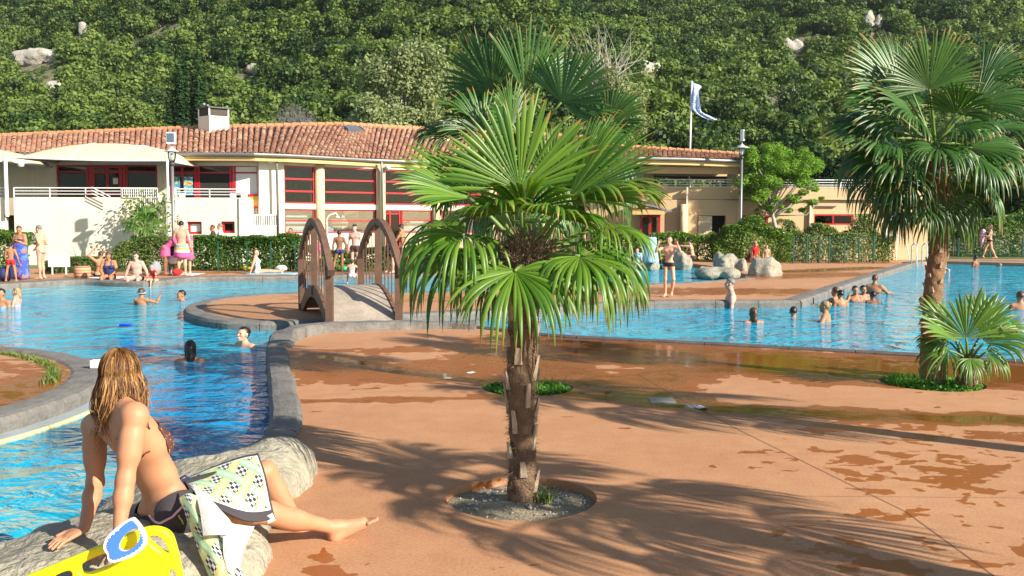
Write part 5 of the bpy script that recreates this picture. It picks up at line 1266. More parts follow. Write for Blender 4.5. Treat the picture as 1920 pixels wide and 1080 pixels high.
# ground plants in the round beds, weeds, tuft by the first palm
def tuft(name, c, r, n, h, mat, seed, label=None, parent=None, spread=1., w_=.004):
    rg = np.random.default_rng(seed); V = []; F = []; q = 0
    for _ in range(n):
        a = rg.random()*6.283; d = r*math.sqrt(rg.random()); p = np.array((c[0]+d*math.cos(a)*spread, c[1]+d*math.sin(a), c[2])); l = h*rg.uniform(.4, 1.2); dr = rg.normal(size=3)*.35+np.array((0, 0, 1)); dr /= np.linalg.norm(dr); s = np.cross(dr, rg.normal(size=3)); s *= w_/np.linalg.norm(s)
        e = p+dr*l*.6; g = p+dr*l+rg.normal(size=3)*l*.25-np.array((0, 0, l*.15)); V += [p-s, p+s, e+s, e-s, g+s*.1, g-s*.1]; F += [(q, q+1, q+2, q+3), (q+3, q+2, q+4, q+5)]; q += 6
    o = qobj(name, np.array(V), np.array(F), mat, parent, smooth=False); o['kind'] = 'stuff'
    if label: o['label'] = label
    return o
def cover(name, c, r, n, h, leaf, mat, seed, label, sector=None):
    rg = np.random.default_rng(seed); a = rg.random(n)*6.283 if sector is None else rg.uniform(*sector, n); d = r*np.sqrt(rg.random(n)); z = h*rg.random(n)*(1-.5*(d/r)**2)*(.6+.8*fbm(np.stack([d*np.cos(a)*9, d*np.sin(a)*9, a*0], 1), seed, 2)+.3)
    p = np.stack([c[0]+d*np.cos(a), c[1]+d*np.sin(a), -.03+np.maximum(z, 0)], 1); v, f = leaf_quads(p, np.tile((0, -.2, 1.), (n, 1)), leaf, rg, .7, .8)
    o = qobj(name, v, f, mat, None, smooth=False); tagp(o, label=label, kind='stuff'); return o
cover('ground_cover', (PB[0]-.2, PB[1]), .25, 900, .09, .018, 'leaf_ground', 1, 'leafy weeds at the left side of the bed behind the nearest palm'); cover('ground_cover', (PB[0]+.22, PB[1]), .24, 900, .09, .015, 'leaf_ground', 2, 'leafy weeds at the right side of the bed behind the nearest palm')
tuft('grass', (PB[0]+.1, PB[1], -.03), .3, 260, .13, 'leaf_ground', 3, 'grass blades in the bed of the centre tall palm')
cover('ground_cover', (PC[0], PC[1]), .5, 2600, .10, .016, 'leaf_ground', 4, 'leafy weeds round the foot of the right palm'); tuft('grass', (PC[0]-.28, PC[1]-.05, -.03), .22, 900, .13, 'leaf_ground', 5, 'tuft of grass left of the right palm trunk')
tuft('grass', (PA[0]+.14, PA[1]-.03, -.02), .05, 60, .11, 'leaf_bush', 6, 'small weed at the foot of the nearest palm')
tuft('grass', (*(DC+np.array((2.55, 2.6))), 0), .0, 2, .03, 'leaf_ground', 6)
rgq = np.random.default_rng(8); V = []; F = []; q = 0            # moss and weeds in the joint of the round island
for _ in range(1500):
    a = rgq.uniform(.25, 1.35); r_ = 3.62+rgq.normal()*.035; p = np.array((DC[0]+r_*math.cos(a), DC[1]+r_*math.sin(a), 0)); d = rgq.normal(size=3)*.5+np.array((0, 0, 1)); l = rgq.uniform(.02, .06); s = rgq.normal(size=3)*.006
    V += [p-s, p+s, p+d*l]; F.append((q, q+1, q+2)); q += 3
o = qobj('grass', np.array(V), np.array(F), 'leaf_bush', None, smooth=False); tagp(o, label='weeds growing in the joint behind the kerb of the left round island', kind='stuff')
# stone pine
pb = F2(1462, 44.0); pt = thing('pine_tree', 'round-headed pine with bright green needles beside the right lamp post', 'tree', (pb[0], 44.0, 0)); rgq = np.random.default_rng(21)
b = MB(); cc = lambda px, y: P(px, y, 44.0); base = np.array((pb[0], 44.0, 0)); fork = cc(1447, 395)
b.tube([base, cc(1455, 430), fork], [.13, .10, .08], 8)
tops = []
for _ in range(95):
    a_ = rgq.random()*6.283; q_ = math.sqrt(rgq.random()); px_ = 1457+78*q_*math.cos(a_); y_ = 318+50*q_*math.sin(a_)
    if y_ > 345 and abs(px_-1457) < 24: continue
    p = cc(px_, y_); p[1] += rgq.uniform(-1, 1)*.75*math.sqrt(max(0, 1-q_*q_*.8)); r_ = rgq.uniform(.23, .42); tops.append((p, (r_, r_, r_*.8)))
low = []
for px_, y_, r_ in [(1428, 375, .22), (1515, 358, .26), (1535, 352, .2), (1430, 385, .16), (1492, 375, .2), (1450, 372, .22), (1470, 368, .2), (1540, 370, .15), (1420, 392, .12), (1465, 385, .14), (1410, 372, .3), (1440, 388, .28), (1500, 372, .3), (1480, 392, .26), (1455, 402, .22), (1522, 378, .26), (1400, 360, .3), (1425, 402, .18), (1508, 392, .2)]: p = cc(px_, y_); p[1] += rgq.normal()*.4; low.append((p, (r_, r_, r_*.6)))
branches(b, fork, [t_[0] for t_ in tops[::4]], .04, rgq); branches(b, fork-(0, 0, .2), [t_[0] for t_ in low], .035, rgq); b.build('trunk', 'bark_pale', pt, smooth=True)
p1, u1 = blob_points(rgq, tops, 26000, .7); p2, u2 = blob_points(rgq, low, 6500, .95); p_ = np.r_[p1, p2]; u_2 = np.r_[u1, u2]
v, f = leaf_quads(p_, u_2+np.array((0, 0, .8)), .075, rgq, .45, .22); qobj('crown', v, f, 'leaf_pine', pt, smooth=False)
# ================================================================== rocks by the water
simple('deck_timber', (.36, .30, .24), .55, .35, 4, .35, 30)
simple('wood_dark', (.105, .062, .045), .55, .4, 5, .4, 40)
simple('cloth_white', (.78, .77, .75), .9, .05, 8, .3, 90)
simple('cloth_blue', (.08, .25, .6), .85, .15, 5); simple('cloth_lightblue', (.30, .55, .68), .85, .15, 5)
simple('cloth_red', (.65, .02, .02), .8, .15, 5); simple('cloth_pink', (.62, .10, .25), .8, .15, 5); simple('cloth_palepink', (.75, .45, .52), .8, .12, 5)
simple('cloth_navy', (.02, .03, .12), .8, .15, 5); simple('cloth_black', (.018, .016, .018), .75, .2, 5); simple('cloth_grey', (.28, .29, .30), .8, .2, 5)
simple('cloth_beige', (.62, .48, .38), .85, .1, 5); simple('cloth_yellow', (.75, .50, .05), .8, .1, 5); simple('cloth_green', (.05, .55, .20), .5, .1, 5)
simple('cloth_brown', (.085, .035, .030), .8, .2, 20); simple('straw', (.55, .36, .16), .9, .3, 20, .5)
rock('sunning_rock', [ell((-1.56, 6.10, .00), (.26, .60, .27), k=.22), ell((-1.95, 5.85, -.05), (.50, .60, .25), k=.22), ell((-1.78, 5.35, .0), (.46, .60, .26), k=.22), ell((-1.80, 4.75, .0), (.52, .50, .235), k=.22),
     ell((-1.62, 4.50, -.02), (.42, .42, .22), k=.22), ell((-2.15, 4.55, -.06), (.50, .42, .22), k=.22), ell((-2.55, 4.15, -.10), (.55, .42, .20), k=.22), ell((-3.1, 3.7, -.13), (.7, .6, .20), k=.22), ell((-2.1, 4.15, -.07), (.5, .35, .2), k=.22), ell((-2.3, 5.2, -.16), (.5, .5, .18), k=.22)],
     .022, .085, 'long pale rock at the pool edge on which the woman with long wet hair sits', 3.4, seed=3, rid=1.6)
def frock(label, px, yb, wpx, hpx, dy=1.2, seed=1, lobes=3, slope=0.):
    c = G(px, yb); s = c[1]/FPX; W = wpx*s/2; H = hpx*s; rg = np.random.default_rng(seed); pr = []
    for k in range(lobes*3):
        f = rg.uniform(-.62, .62); pr.append(ell((c[0]+f*W, c[1]+dy*.5+rg.uniform(-.3, .3)*dy, H*.1), (W*rg.uniform(.28, .46), dy*rg.uniform(.25, .45), H*(.86+slope*f)*rg.uniform(.65, 1)), k=.15))
    rock('pool_rock', pr, .06, .22, label, 1.9, seed=seed, rid=1.8)
frock('large flat-topped pale boulder at the right end of the rocks by the pond', 1440, 517, 74, 41, 1.1, 2, 2)
frock('pointed pale rock between the flat-topped boulder and the low dark rocks', 1378, 508, 64, 38, 1.2, 3, 2)
frock('low shaded rocks along the pond, left of the flat-topped boulder', 1345, 517, 105, 16, 1.5, 4, 3)
frock('rounded pale rock right behind the standing boy', 1277, 499, 52, 34, 1.1, 5, 2)
frock('long low rock ledge behind the boy, left of the rounded rock', 1205, 500, 100, 28, 1.2, 6, 3)
frock('low rock ledge half hidden by the nearest palm', 1110, 503, 90, 22, 1.2, 7, 3)

# ================================================================== arched footbridge
nL, nR, fL = G(619, 613)[:2], G(752, 609)[:2], G(567, 582)[:2]
u = fL-nL; LB = float(np.linalg.norm(u)); u = u/LB; sx = nR-nL; WB = 1.16; sx = np.array((-u[1], u[0]))*(-1); sx = sx*WB
br = thing('footbridge', 'brown wooden footbridge with two arched railings joining the deck to the round-ended island', 'bridge', (*(nL+sx/2), 0))
zd = lambda s: .07+.50*math.sin(math.pi*s)
bp = lambda s, w_, z: np.array((*(nL+u*LB*s+sx*w_), z))
npk = 26
for k in range(npk):
    a, c_ = k/npk+.0015, (k+1)/npk-.0015; b = MB(); z0, z1 = zd(a), zd(c_)
    b.add([bp(a, .03, z0-.04), bp(a, .97, z0-.04), bp(c_, .97, z1-.04), bp(c_, .03, z1-.04), bp(a, .03, z0), bp(a, .97, z0), bp(c_, .97, z1), bp(c_, .03, z1)],
          [(3,2,1,0),(4,5,6,7),(0,1,5,4),(1,2,6,5),(2,3,7,6),(3,0,4,7)]); b.build('plank', 'deck_timber', br)
def beam(b, pts, w_, h, side):
    """rectangular bent beam along pts; side = unit vector across"""
    pts = np.asarray(pts); T = np.gradient(pts, axis=0); T /= np.linalg.norm(T, axis=1)[:, None]; vs = []
    for p, t in zip(pts, T):
        n_ = np.cross(side, t); n_ /= np.linalg.norm(n_)
        for a, c_ in ((-1, -1), (1, -1), (1, 1), (-1, 1)): vs.append(p+side*a*w_/2+n_*c_*h/2)
    k = len(pts); b.add(vs, [(i*4+j, i*4+(j+1) % 4, (i+1)*4+(j+1) % 4, (i+1)*4+j) for i in range(k-1) for j in range(4)]+[(3, 2, 1, 0), (k*4-4, k*4-3, k*4-2, k*4-1)])
sd = np.array((*(sx/WB), 0)); zr_ = lambda s: 1.02+.70*math.sin(math.pi*min(1, max(0, s)))**.85
for w_ in (0, 1):
    b = MB(); beam(b, [bp(s, w_, zr_(s)-(.25 if s < -.02 else 0)*0-max(0, -s-.0)*2.2-max(0, s-1)*2.2) for s in np.linspace(-.06, 1.06, 40)], .11, .12, sd); b.build('handrail', 'wood', br)
    b = MB(); beam(b, [bp(s, w_, zd(s)-.09) for s in np.linspace(0, 1, 24)], .07, .22, sd); b.build('side_beam', 'wood', br)
    for k, s in enumerate(np.linspace(.0, 1, 13)):
        th_ = .12 if k in (0, 12) else (.10 if k == 6 else .020)
        zb_ = -.02 if k == 0 else (-.05 if k == 12 else zd(s)-.16); p = bp(s, w_, 0)
        b = MB(); b.box((p[0]-th_/2, p[1]-th_/2, zb_), (p[0]+th_/2, p[1]+th_/2, zr_(s)-.03)); b.build('post' if th_ > .1 else 'baluster', 'wood', br)

# ================================================================== lamps, flag, fence, small things on the far deck
def lamp(label, px, d, ytop, yhood, hw, base=0.):
    p = F2(px, d); s = d/FPX; t = thing('lamp_post', label, 'lamp post', (*p, base)); zt_, zh = zpx(ytop, d), zpx(yhood, d)
    b = MB(); b.lathe((*p, base), [(.09, 0), (.085, .5), (.065, 1.2), (.055, zh-.55-base)], 14); b.build('pole', 'gutter_zinc', t, smooth=True)
    b = MB(); b.lathe((*p, zh-.56), [(.07, 0), (.09, .05), (.10, .12)], 14); b.build('lamp_neck', 'dark_metal', t, smooth=True)
    b = MB(); b.lathe((*p, zh-.44), [(.09, 0), (.13, .15), (.15, .34), (.12, .40)], 16); b.build('lamp_glass', 'glass_pale', t, smooth=True)
    b = MB(); b.lathe((*p, zh-.40), [(.04, 0), (.05, .1), (.05, .28)], 10); b.build('bulb_housing', 'white_paint', t, smooth=True)
    b = MB(); b.lathe((*p, zh-.06), [(hw, 0), (hw, .015), (hw*.5, .08), (.08, .14), (.03, .2)], 22); b.build('lamp_hood', 'grey_paint', t, smooth=True)
    b = MB(); b.tube([(*p, zh+.1), (*p, zh+.36)], .025, 6); q = np.array((*p, zt_-.22))
    b.tube([(p[0]-.14, p[1], zh+.34), (p[0]+.14, p[1], zh+.34)], .02, 5); b.build('bracket', 'gutter_zinc', t)
    return t, p, zh, zt_
def flood(t, p, z, w_, h, tilt, face='glass_pale'):
    b = MB(); b.box((p[0]-w_/2, p[1]-.12, z-h/2), (p[0]+w_/2, p[1]+.04, z+h/2)); c = np.array((p[0], p[1]-.04, z)); v_ = b.v[0]-c; ct, st = math.cos(tilt), math.sin(tilt)
    b.v[0] = np.stack([v_[:, 0]*ct-v_[:, 1]*st, v_[:, 0]*st+v_[:, 1]*ct, v_[:, 2]], 1)+c; f_ = b.build('floodlight', 'white_paint', t, bevel=.02)
    b = MB(); b.box((p[0]-w_*.38, p[1]-.135, z-h*.34), (p[0]+w_*.38, p[1]-.122, z+h*.40)); v_ = b.v[0]-c; b.v[0] = np.stack([v_[:, 0]*ct-v_[:, 1]*st, v_[:, 0]*st+v_[:, 1]*ct, v_[:, 2]], 1)+c; b.build('floodlight_glass', 'skylight_glass', f_)
t, p, zh, zt_ = lamp('tall lamp post with floodlight in front of the terrace, left one of the two', 325, 33.9, 250, 283, .26); flood(t, p, zpx(261, 33.9), .32, .42, .1)
t, p, zh, zt_ = lamp('tall lamp post with floodlight beside the pine, right one of the two', 1388.5, 42.9, 242, 274, .34); flood(t, p, zpx(254, 43.2), .14, .5, .9)
fp = thing('flagpole', 'white flagpole with a pale banner behind the open pavilion', 'flagpole', (*F2(1290, 48.6), 0)); b = MB(); pp = F2(1290, 48.6); pt_ = F2(1293.5, 48.6)
b.lathe((*pp, 0), [(.07, 0), (.065, 3)], 10); b.tube([(*pp, 2.9), (*pt_, zpx(151, 48.6))], [.062, .04], 8); b.build('pole', 'white_paint', fp, smooth=True)
def flagmat():
    m, nt, bs = newmat('flag'); tc = nt.nodes.new('ShaderNodeTexCoord'); sp = nt.nodes.new('ShaderNodeSeparateXYZ'); nt.links.new(tc.outputs['UV'], sp.inputs[0])
    c = ramp(nt, sp.outputs[0], [(.0, (.75, .80, .85)), (.35, (.45, .62, .80)), (.6, (.70, .78, .86)), (.95, (.8, .82, .85)), (1, (.1, .25, .7))]).outputs[0]
    n = noise(nt, 3, 2); c = mix(nt, ramp(nt, n.outputs[0], [(.58, 0.), (.64, .6)]).outputs[0], c, (.10, .28, .62)); nt.links.new(c, bs.inputs['Base Color']); bs.inputs['Roughness'].default_value = .7
flagmat()
Lf = np.array([(1294.5, 152), (1294.5, 165), (1294, 180), (1294, 193), (1296, 203), (1304, 211), (1315, 218), (1327, 223), (1338, 226), (1343, 224)], float)
Rf = np.array([(1315, 161), (1309, 170), (1310, 180), (1312, 192), (1313, 204), (1315, 209), (1322, 213), (1331, 217), (1339, 221), (1344, 222)], float)
vs = []
for i in range(10):
    for j in range(7): q = Lf[i]+(Rf[i]-Lf[i])*j/6; vs.append(P(q[0], q[1], 48.6+.12*math.sin(j*1.4+i*.8)))
me = qmesh('banner', np.array(vs), np.array([(i*7+j, i*7+j+1, (i+1)*7+j+1, (i+1)*7+j) for i in range(9) for j in range(6)]), 'flag')
uv = me.uv_layers.new(name='UVMap'); co = np.array([((li % 7)/6, 1-(li//7)/9) for li in [l.vertex_index for l in me.loops]]); uv.data.foreach_set('uv', co.ravel().astype(np.float32))
o = obj('banner', me, fp); me.transform(Matrix.Translation(-fp.location)); o.modifiers.new('s', 'SOLIDIFY').thickness = .01
simple('flag_ink', (.03, .12, .5), .7); b = MB()
for k, (x_, y_, a) in enumerate([(1300, 176, 1), (1300.5, 183, 0), (1301, 189, 1), (1302, 196, 0), (1304, 201, 1), (1309, 208, 0), (1315, 213, 1)]):
    c = P(x_, y_, 48.4); th = np.linspace(0, 6.28 if a else 3.6, 10); b.tube([c+np.array((.07*math.cos(t_), 0, .07*math.sin(t_))) for t_ in th], .016, 4)
b.build('banner_lettering', 'flag_ink', fp)
fe = thing('mesh_fence', 'green wire fence with slim posts before the paler hedge', 'fence', (*F2(1570, 40.8), 0)); xs_ = [1489, 1514.5, 1538, 1556, 1585, 1612, 1640]
for x_ in xs_: p = F2(x_, 40.8); b = MB(); b.box((p[0]-.03, p[1]-.03, 0), (p[0]+.03, p[1]+.03, 1.18)); b.build('post', 'green_paint', fe)
b = MB(); a, c_ = F2(1489, 40.8), F2(1640, 40.8)
for k in range(12): b.box((a[0], a[1]-.003, .05+k*.1), (c_[0], a[1]+.003, .056+k*.1))
for x_ in np.arange(a[0], c_[0], .1): b.box((x_, a[1]+.003, .03), (x_+.005, a[1]+.008, 1.15))
b.build('wire_mesh', 'green_paint', fe, kind='stuff')
fe = thing('mesh_fence', 'green wire fence along the hedge left of the bridge', 'fence', (*F2(450, 31.7), 0))
for x_ in (353, 408, 462, 507, 553): p = F2(x_, 32.6); b = MB(); b.box((p[0]-.02, p[1]-.02, 0), (p[0]+.02, p[1]+.02, 1.05)); b.build('post', 'green_paint', fe)
fe = thing('mesh_fence', 'wire fence behind the walking woman along the far pool edge', 'fence', (*F2(1800, 48.6), 0)); b = MB(); a, c_ = F2(1735, 48.6), F2(2000, 48.6)
for k in range(9): b.box((a[0], 48.6, .08+k*.1), (c_[0], 48.606, .088+k*.1))
for x_ in np.arange(a[0], c_[0], .12): b.box((x_, 48.607, .03), (x_+.007, 48.612, .92))
b.build('wire_mesh', 'green_paint', fe, kind='stuff')
for x_ in (1740, 1800, 1860, 1920): p = F2(x_, 48.6); b = MB(); b.box((p[0]-.03, p[1]+.02, 0), (p[0]+.03, p[1]+.07, 1.0)); b.build('post', 'green_paint', fe)
sh = thing('shower', 'white outdoor shower pole with a bent arm before the glass front', 'shower', (*F2(613, 37.5), 0)); p = F2(613, 37.5); q = F2(630, 37.5); r_ = F2(633, 37.5)
b = MB(); b.tube([(*p, 0), (*p, zpx(411, 37.5)), (*F2(618, 37.5), zpx(404, 37.5)), (*q, zpx(400.5, 37.5)), (*r_, zpx(406, 37.5))], .035, 8); b.build('pipe', 'white_paint', sh, smooth=True)
b = MB(); b.lathe((*r_, zpx(407, 37.5)-.05), [(.09, 0), (.09, .03), (.03, .07)], 10); b.build('shower_head', 'white_paint', sh)
lc = thing('lifeguard_chair', 'white metal lifeguard chair beside the right pool, half hidden by palm leaves', 'chair', (*F2(1672, 44.4), 0)); P_ = lambda px, y, d=44.4: P(px, y, d)
b = MB(); b.tube([(*F2(1662.5, 44.4), 0), P_(1663, 392)], .035, 8); b.tube([(*F2(1682, 44.4), 0), P_(1682, 437)], .03, 8); b.tube([(*F2(1663, 45.2), 0), P_(1663, 437, 45.2)], .03, 8); b.build('frame', 'white_paint', lc)
b = MB(); a = P_(1663, 438); b.box((a[0], 44.35, a[2]-.04), (a[0]+.5, 45.2, a[2])); b.build('seat', 'white_paint', lc); b = MB(); b.tube([P_(1682, 438), P_(1699, 452), P_(1706, 487)], .02, 6); b.build('ladder_rail', 'white_paint', lc)
ld = thing('pool_ladder', 'white pool ladder rail at the corner of the right pool by the palm trunk', 'ladder', (*G(1718, 494)[:2], 0)); p = G(1718, 494); b = MB()
for dx in (0, .45): b.tube([p+(dx, .5, 0), p+(dx, .5, .75), p+(dx, .25, .9), p+(dx, 0, .8), p+(dx, -.05, -.2)], .03, 8)
b.build('rails', 'white_paint', ld, smooth=True)
# bags, towels, basket
def lump(name, label, cat, px, yb, w_, h, dep, mat, seed=0, pts=5, z0=0.):
    c = G(px, yb); rg = np.random.default_rng(seed); s = c[1]/FPX; W = w_*s/2; H = h*s
    pr = [ell((c[0]+rg.uniform(-.4, .4)*W, c[1]+dep/2+rg.uniform(-.2, .2)*dep, H*rg.uniform(.35, .55)), (W*rg.uniform(.5, .7), dep*.45, H*rg.uniform(.4, .55)), k=.08) for _ in range(pts)]
    v, f, _, _ = implicit(pr, max(.02, W/14), lambda p: .02*fbm(p*9, seed, 3)); cc = v.mean(0); cc[2] = v[:, 2].min()
    o = obj(name, qmesh(name, v-cc, f, mat), None, loc=(cc[0], cc[1], 0)); tagp(o, label=label, cat=cat); return o
def stripes(name, cols, scale, axis=2, off=0.):
    m, nt, bs = newmat(name); tc = nt.nodes.new('ShaderNodeTexCoord'); sp = nt.nodes.new('ShaderNodeSeparateXYZ'); nt.links.new(tc.outputs['Object'], sp.inputs[0])
    f = nt.nodes.new('ShaderNodeMath'); f.operation = 'FRACT'; nt.links.new(math_(nt, 'ADD', math_(nt, 'MULTIPLY', sp.outputs[axis], scale), off), f.inputs[0])
    st = [(i/len(cols), c) for i, c in enumerate(cols)]; nt.links.new(ramp(nt, f.outputs[0], st, 'CONSTANT').outputs[0], bs.inputs['Base Color']); bs.inputs['Roughness'].default_value = .85
stripes('basket_stripes', [(.50, .32, .16), (.45, .18, .12), (.55, .38, .12), (.35, .12, .15)], 5.5)
stripes('towel_stripes', [(.62, .10, .30), (.62, .10, .30), (.75, .75, .72), (.75, .42, .06), (.20, .35, .60), (.75, .5, .08), (.55, .05, .08), (.25, .08, .30), (.75, .45, .08), (.62, .10, .30)], 1.25, off=.28)
stripes('bag_rainbow', [(.75, .76, .8), (.12, .35, .75), (.75, .76, .8), (.65, .5, .1), (.1, .4, .5), (.65, .04, .05), (.65, .04, .05)], 1.6, 0, .5)
p = G(155, 524); b = MB(); b.lathe((p[0], p[1], 0), [(.20, 0), (.24, .12), (.24, .34), (.21, .37)], 20); bk_ = b.build('basket', 'basket_stripes', None, smooth=True, label='striped straw beach basket beside the sunbather raising her arms', category='basket')
lump('backpack', 'grey backpack behind the child in red', 'bag', 288, 519, 20, 24, .35, 'cloth_grey', 1); lump('beach_bag', 'white bag hanging with the group in pink beside the lamp post', 'bag', 317, 517, 14, 10, .3, 'cloth_white', 2)
lump('beach_bag', 'bright blue bag behind the sunbather left of the bridge', 'bag', 492, 509, 15, 18, .35, 'cloth_lightblue', 3); lump('clothes_pile', 'pile of white and dark clothes beside the blue bag', 'clothes', 522, 512, 26, 9, .5, 'cloth_white', 4)
lump('clothes_pile', 'dark red clothes on the ground by the group in pink', 'clothes', 328, 519, 16, 9, .4, 'cloth_red', 5); lump('beach_bag', 'rainbow beach bag standing before the green fence', 'bag', 1568, 487.5, 24, 24, .5, 'bag_rainbow', 6)
lump('pool_toy', 'navy inflatable with pale pattern at the left edge of the picture', 'toy', 3, 531, 24, 26, .5, 'cloth_navy', 7); lump('beach_bag', 'yellow and orange bag in the hedge shade left of the sunbather', 'bag', 461, 510, 22, 8, .4, 'cloth_yellow', 8)
def towel(label, px0, y0, px1, y1, mat, seed=0):
    a, c_ = G(px0, y1), G(px1, y1); e = G(px1, y0); n = 10; g = [(a[0]+(c_[0]-a[0])*i/n, a[1]+(e[1]-a[1])*j/4, .012) for i in range(n+1) for j in range(5)]; v = np.array(g); v[:, 2] += .025*np.abs(fbm(v*5, seed, 2)); c = v.mean(0); c[2] = 0
    o = obj('towel', qmesh('towel', v-c, np.array([(i*5+j, (i+1)*5+j, (i+1)*5+j+1, i*5+j+1) for i in range(n) for j in range(4)]), mat), None, loc=c); tagp(o, label=label, cat='towel'); o.modifiers.new('s', 'SOLIDIFY').thickness = .01
towel('white towel under the sunbather beside the basket', 162, 520, 222, 524, 'cloth_white', 1); towel('blue and white towel under the sunbather left of the bridge', 455, 512.5, 553, 516, 'cloth_lightblue', 2)
towel('pale towel on the ground under the group in pink', 300, 514, 362, 518, 'cloth_white', 3); towel('pink towel lying at the far edge, half hidden by the nearest palm', 862, 500, 912, 504, 'cloth_pink', 4)
towel('blue towel spread on the rock ledge behind the boy', 1200, 477.5, 1245, 480, 'cloth_blue', 5)
o = [o for o in C.objects if o.get('label') == 'blue towel spread on the rock ledge behind the boy'][0]; o.location = (o.location[0]*.62, 35.6, .42); o.scale = (.62, .3, 1)
simple('board_white', (.8, .8, .78), .5); b = MB(); a, c_ = F2(88, 30.6), F2(128, 30.6); b.slab(a, c_, .25, .62, .04); b.slab((a[0]+.1, a[1]), (a[0]+.14, a[1]), 0, .25, .03); b.slab((c_[0]-.14, a[1]), (c_[0]-.1, a[1]), 0, .25, .03)
b.build('low_board', 'board_white', None, label='low white board standing behind the woman in the beige bikini', category='sign')
# bits lying on the deck and floating
simple('litter', (.80, .80, .78), .8, .05, 30, .5); simple('steel_grate', (.45, .45, .43), .35, .2, 10, metal=.7)
def crumple(label, px, y, w_, seed):
    c = G(px, y); rg = np.random.default_rng(seed); n = 6; g = np.array([(i/n-.5, j/n-.5, 0) for i in range(n+1) for j in range(n+1)])*w_; g[:, 2] = np.abs(fbm(g*30+seed, seed, 3))*w_*.5+.004; g[:, 1] *= .8
    o = obj('paper_or_glint', qmesh('paper_or_glint', g, np.array([(i*7+j, (i+1)*7+j, (i+1)*7+j+1, i*7+j+1) for i in range(6) for j in range(6)]), 'litter'), None, loc=c, rot=(0, 0, seed)); tagp(o, label=label, cat='litter')
crumple('white paper scrap on the wet deck left of the nearest palm trunk', 884, 700, .085, 1); crumple('white scrap standing in for a reflection in the wet drain line, right of the drain cover', 1315, 764, .12, 2)  # the second one is a bright reflection built as a white scrap
c = G(1242, 750); b = MB(); b.box((c[0]-.12, c[1]-.12, .001), (c[0]+.12, c[1]+.12, .008))
for k in range(6):
    for j in range(6): b.box((c[0]-.105+k*.036, c[1]-.105+j*.036, .008), (c[0]-.105+k*.036+.026, c[1]-.105+j*.036+.026, .013))
b.build('drain_cover', 'steel_grate', None, label='square drain cover in the wet line across the deck', category='drain')
c = G(237, 615, ZW); simple('float_blue', (.005, .06, .75), .4); b = MB(); b.tube([(c[0]-.12, c[1], ZW+.02), (c[0]-.1, c[1], ZW+.035), (c[0]+.1, c[1], ZW+.035), (c[0]+.12, c[1], ZW+.02)], [.015, .035, .035, .015], 10, squash=.7); b.build('pool_float', 'float_blue', None, smooth=True, label='small blue float drifting on the left pool', category='float')
b = MB(); a = G(356, 586, -.02); b.tube([a, (a[0]-.15, a[1]-.5, ZW+.03), (a[0]-.5, a[1]-1.2, ZW+.01)], .003, 5); b.build('pool_rope', 'cloth_grey', None, label='thin rope from the round island into the water', category='rope')
# drain fitting and step light at the left round island
c = G(180, 696); b = MB(); b.box((c[0]-.04, c[1]-.05, .03), (c[0]+.05, c[1]+.05, .12)); b.build('depth_marker', 'board_white', None, label='small white marker on the kerb of the left round island', category='marker')

# ================================================================== yellow board and blue paddle in the foreground
def plastic(name, col):
    m, nt, bs = newmat(name); n = noise(nt, 9, 3); nt.links.new(ramp(nt, n.outputs[0], [(.3, tuple(c*.9 for c in col)), (.7, col)]).outputs[0], bs.inputs['Base Color'])
    bs.inputs['Roughness'].default_value = .38; bs.inputs['Subsurface Weight'].default_value = .15; bs.inputs['Subsurface Scale'].default_value = .02; bump(nt, bs, noise(nt, 60, 3).outputs[0], .12, .003)
plastic('yellow_plastic', (.84, .80, .01)); plastic('blue_plastic', (.05, .17, .62)); plastic('white_plastic', (.8, .8, .82))
def plate(name, poly, holes, dfun, th, mat, parent=None, bev=.006, **props):
    """plate cut to an outline with holes, standing at its own depth, with real thickness"""
    pts = list(map(tuple, poly)); n0 = len(poly); ed = [(i, (i+1) % n0) for i in range(n0)]
    for h in holes: k = len(pts); pts += list(map(tuple, h)); ed += [(k+i, k+(i+1) % len(h)) for i in range(len(h))]
    vs, _, fs, _, _, _ = delaunay_2d_cdt([Vector(p) for p in pts], ed, [], 1, 1e-6); V = np.array([tuple(a) for a in vs]); c = V[np.array(fs)].mean(1); ok = inside(poly, c)
    for h in holes: ok &= ~inside(h, c)
    F = [f for f, q in zip(fs, ok) if q]; W = np.array([P(x, y, dfun(x, y)) for x, y in V]); Bk = W+np.array((0, th, 0)); n = len(V)
    faces = [tuple(f) for f in F]+[tuple(n+i for i in f[::-1]) for f in F]
    from collections import Counter
    cnt = Counter(tuple(sorted((f[i], f[(i+1) % len(f)]))) for f in F for i in range(len(f)))
    for f in F:
        for i in range(len(f)):
            a, b_ = f[i], f[(i+1) % len(f)]
            if cnt[tuple(sorted((a, b_)))] == 1: faces.append((b_, a, n+a, n+b_))
    b = MB(); b.add(np.r_[W, Bk], faces); o = b.build(name, mat, parent, **props)
    bm = o.modifiers.new('bevel', 'BEVEL'); bm.width = bev; bm.segments = 3; bm.limit_method = 'ANGLE'; bm.angle_limit = math.radians(50)
    return o
sp_ = lambda L, n=2: [tuple(q) for q in smooth_poly(L, n, True)]
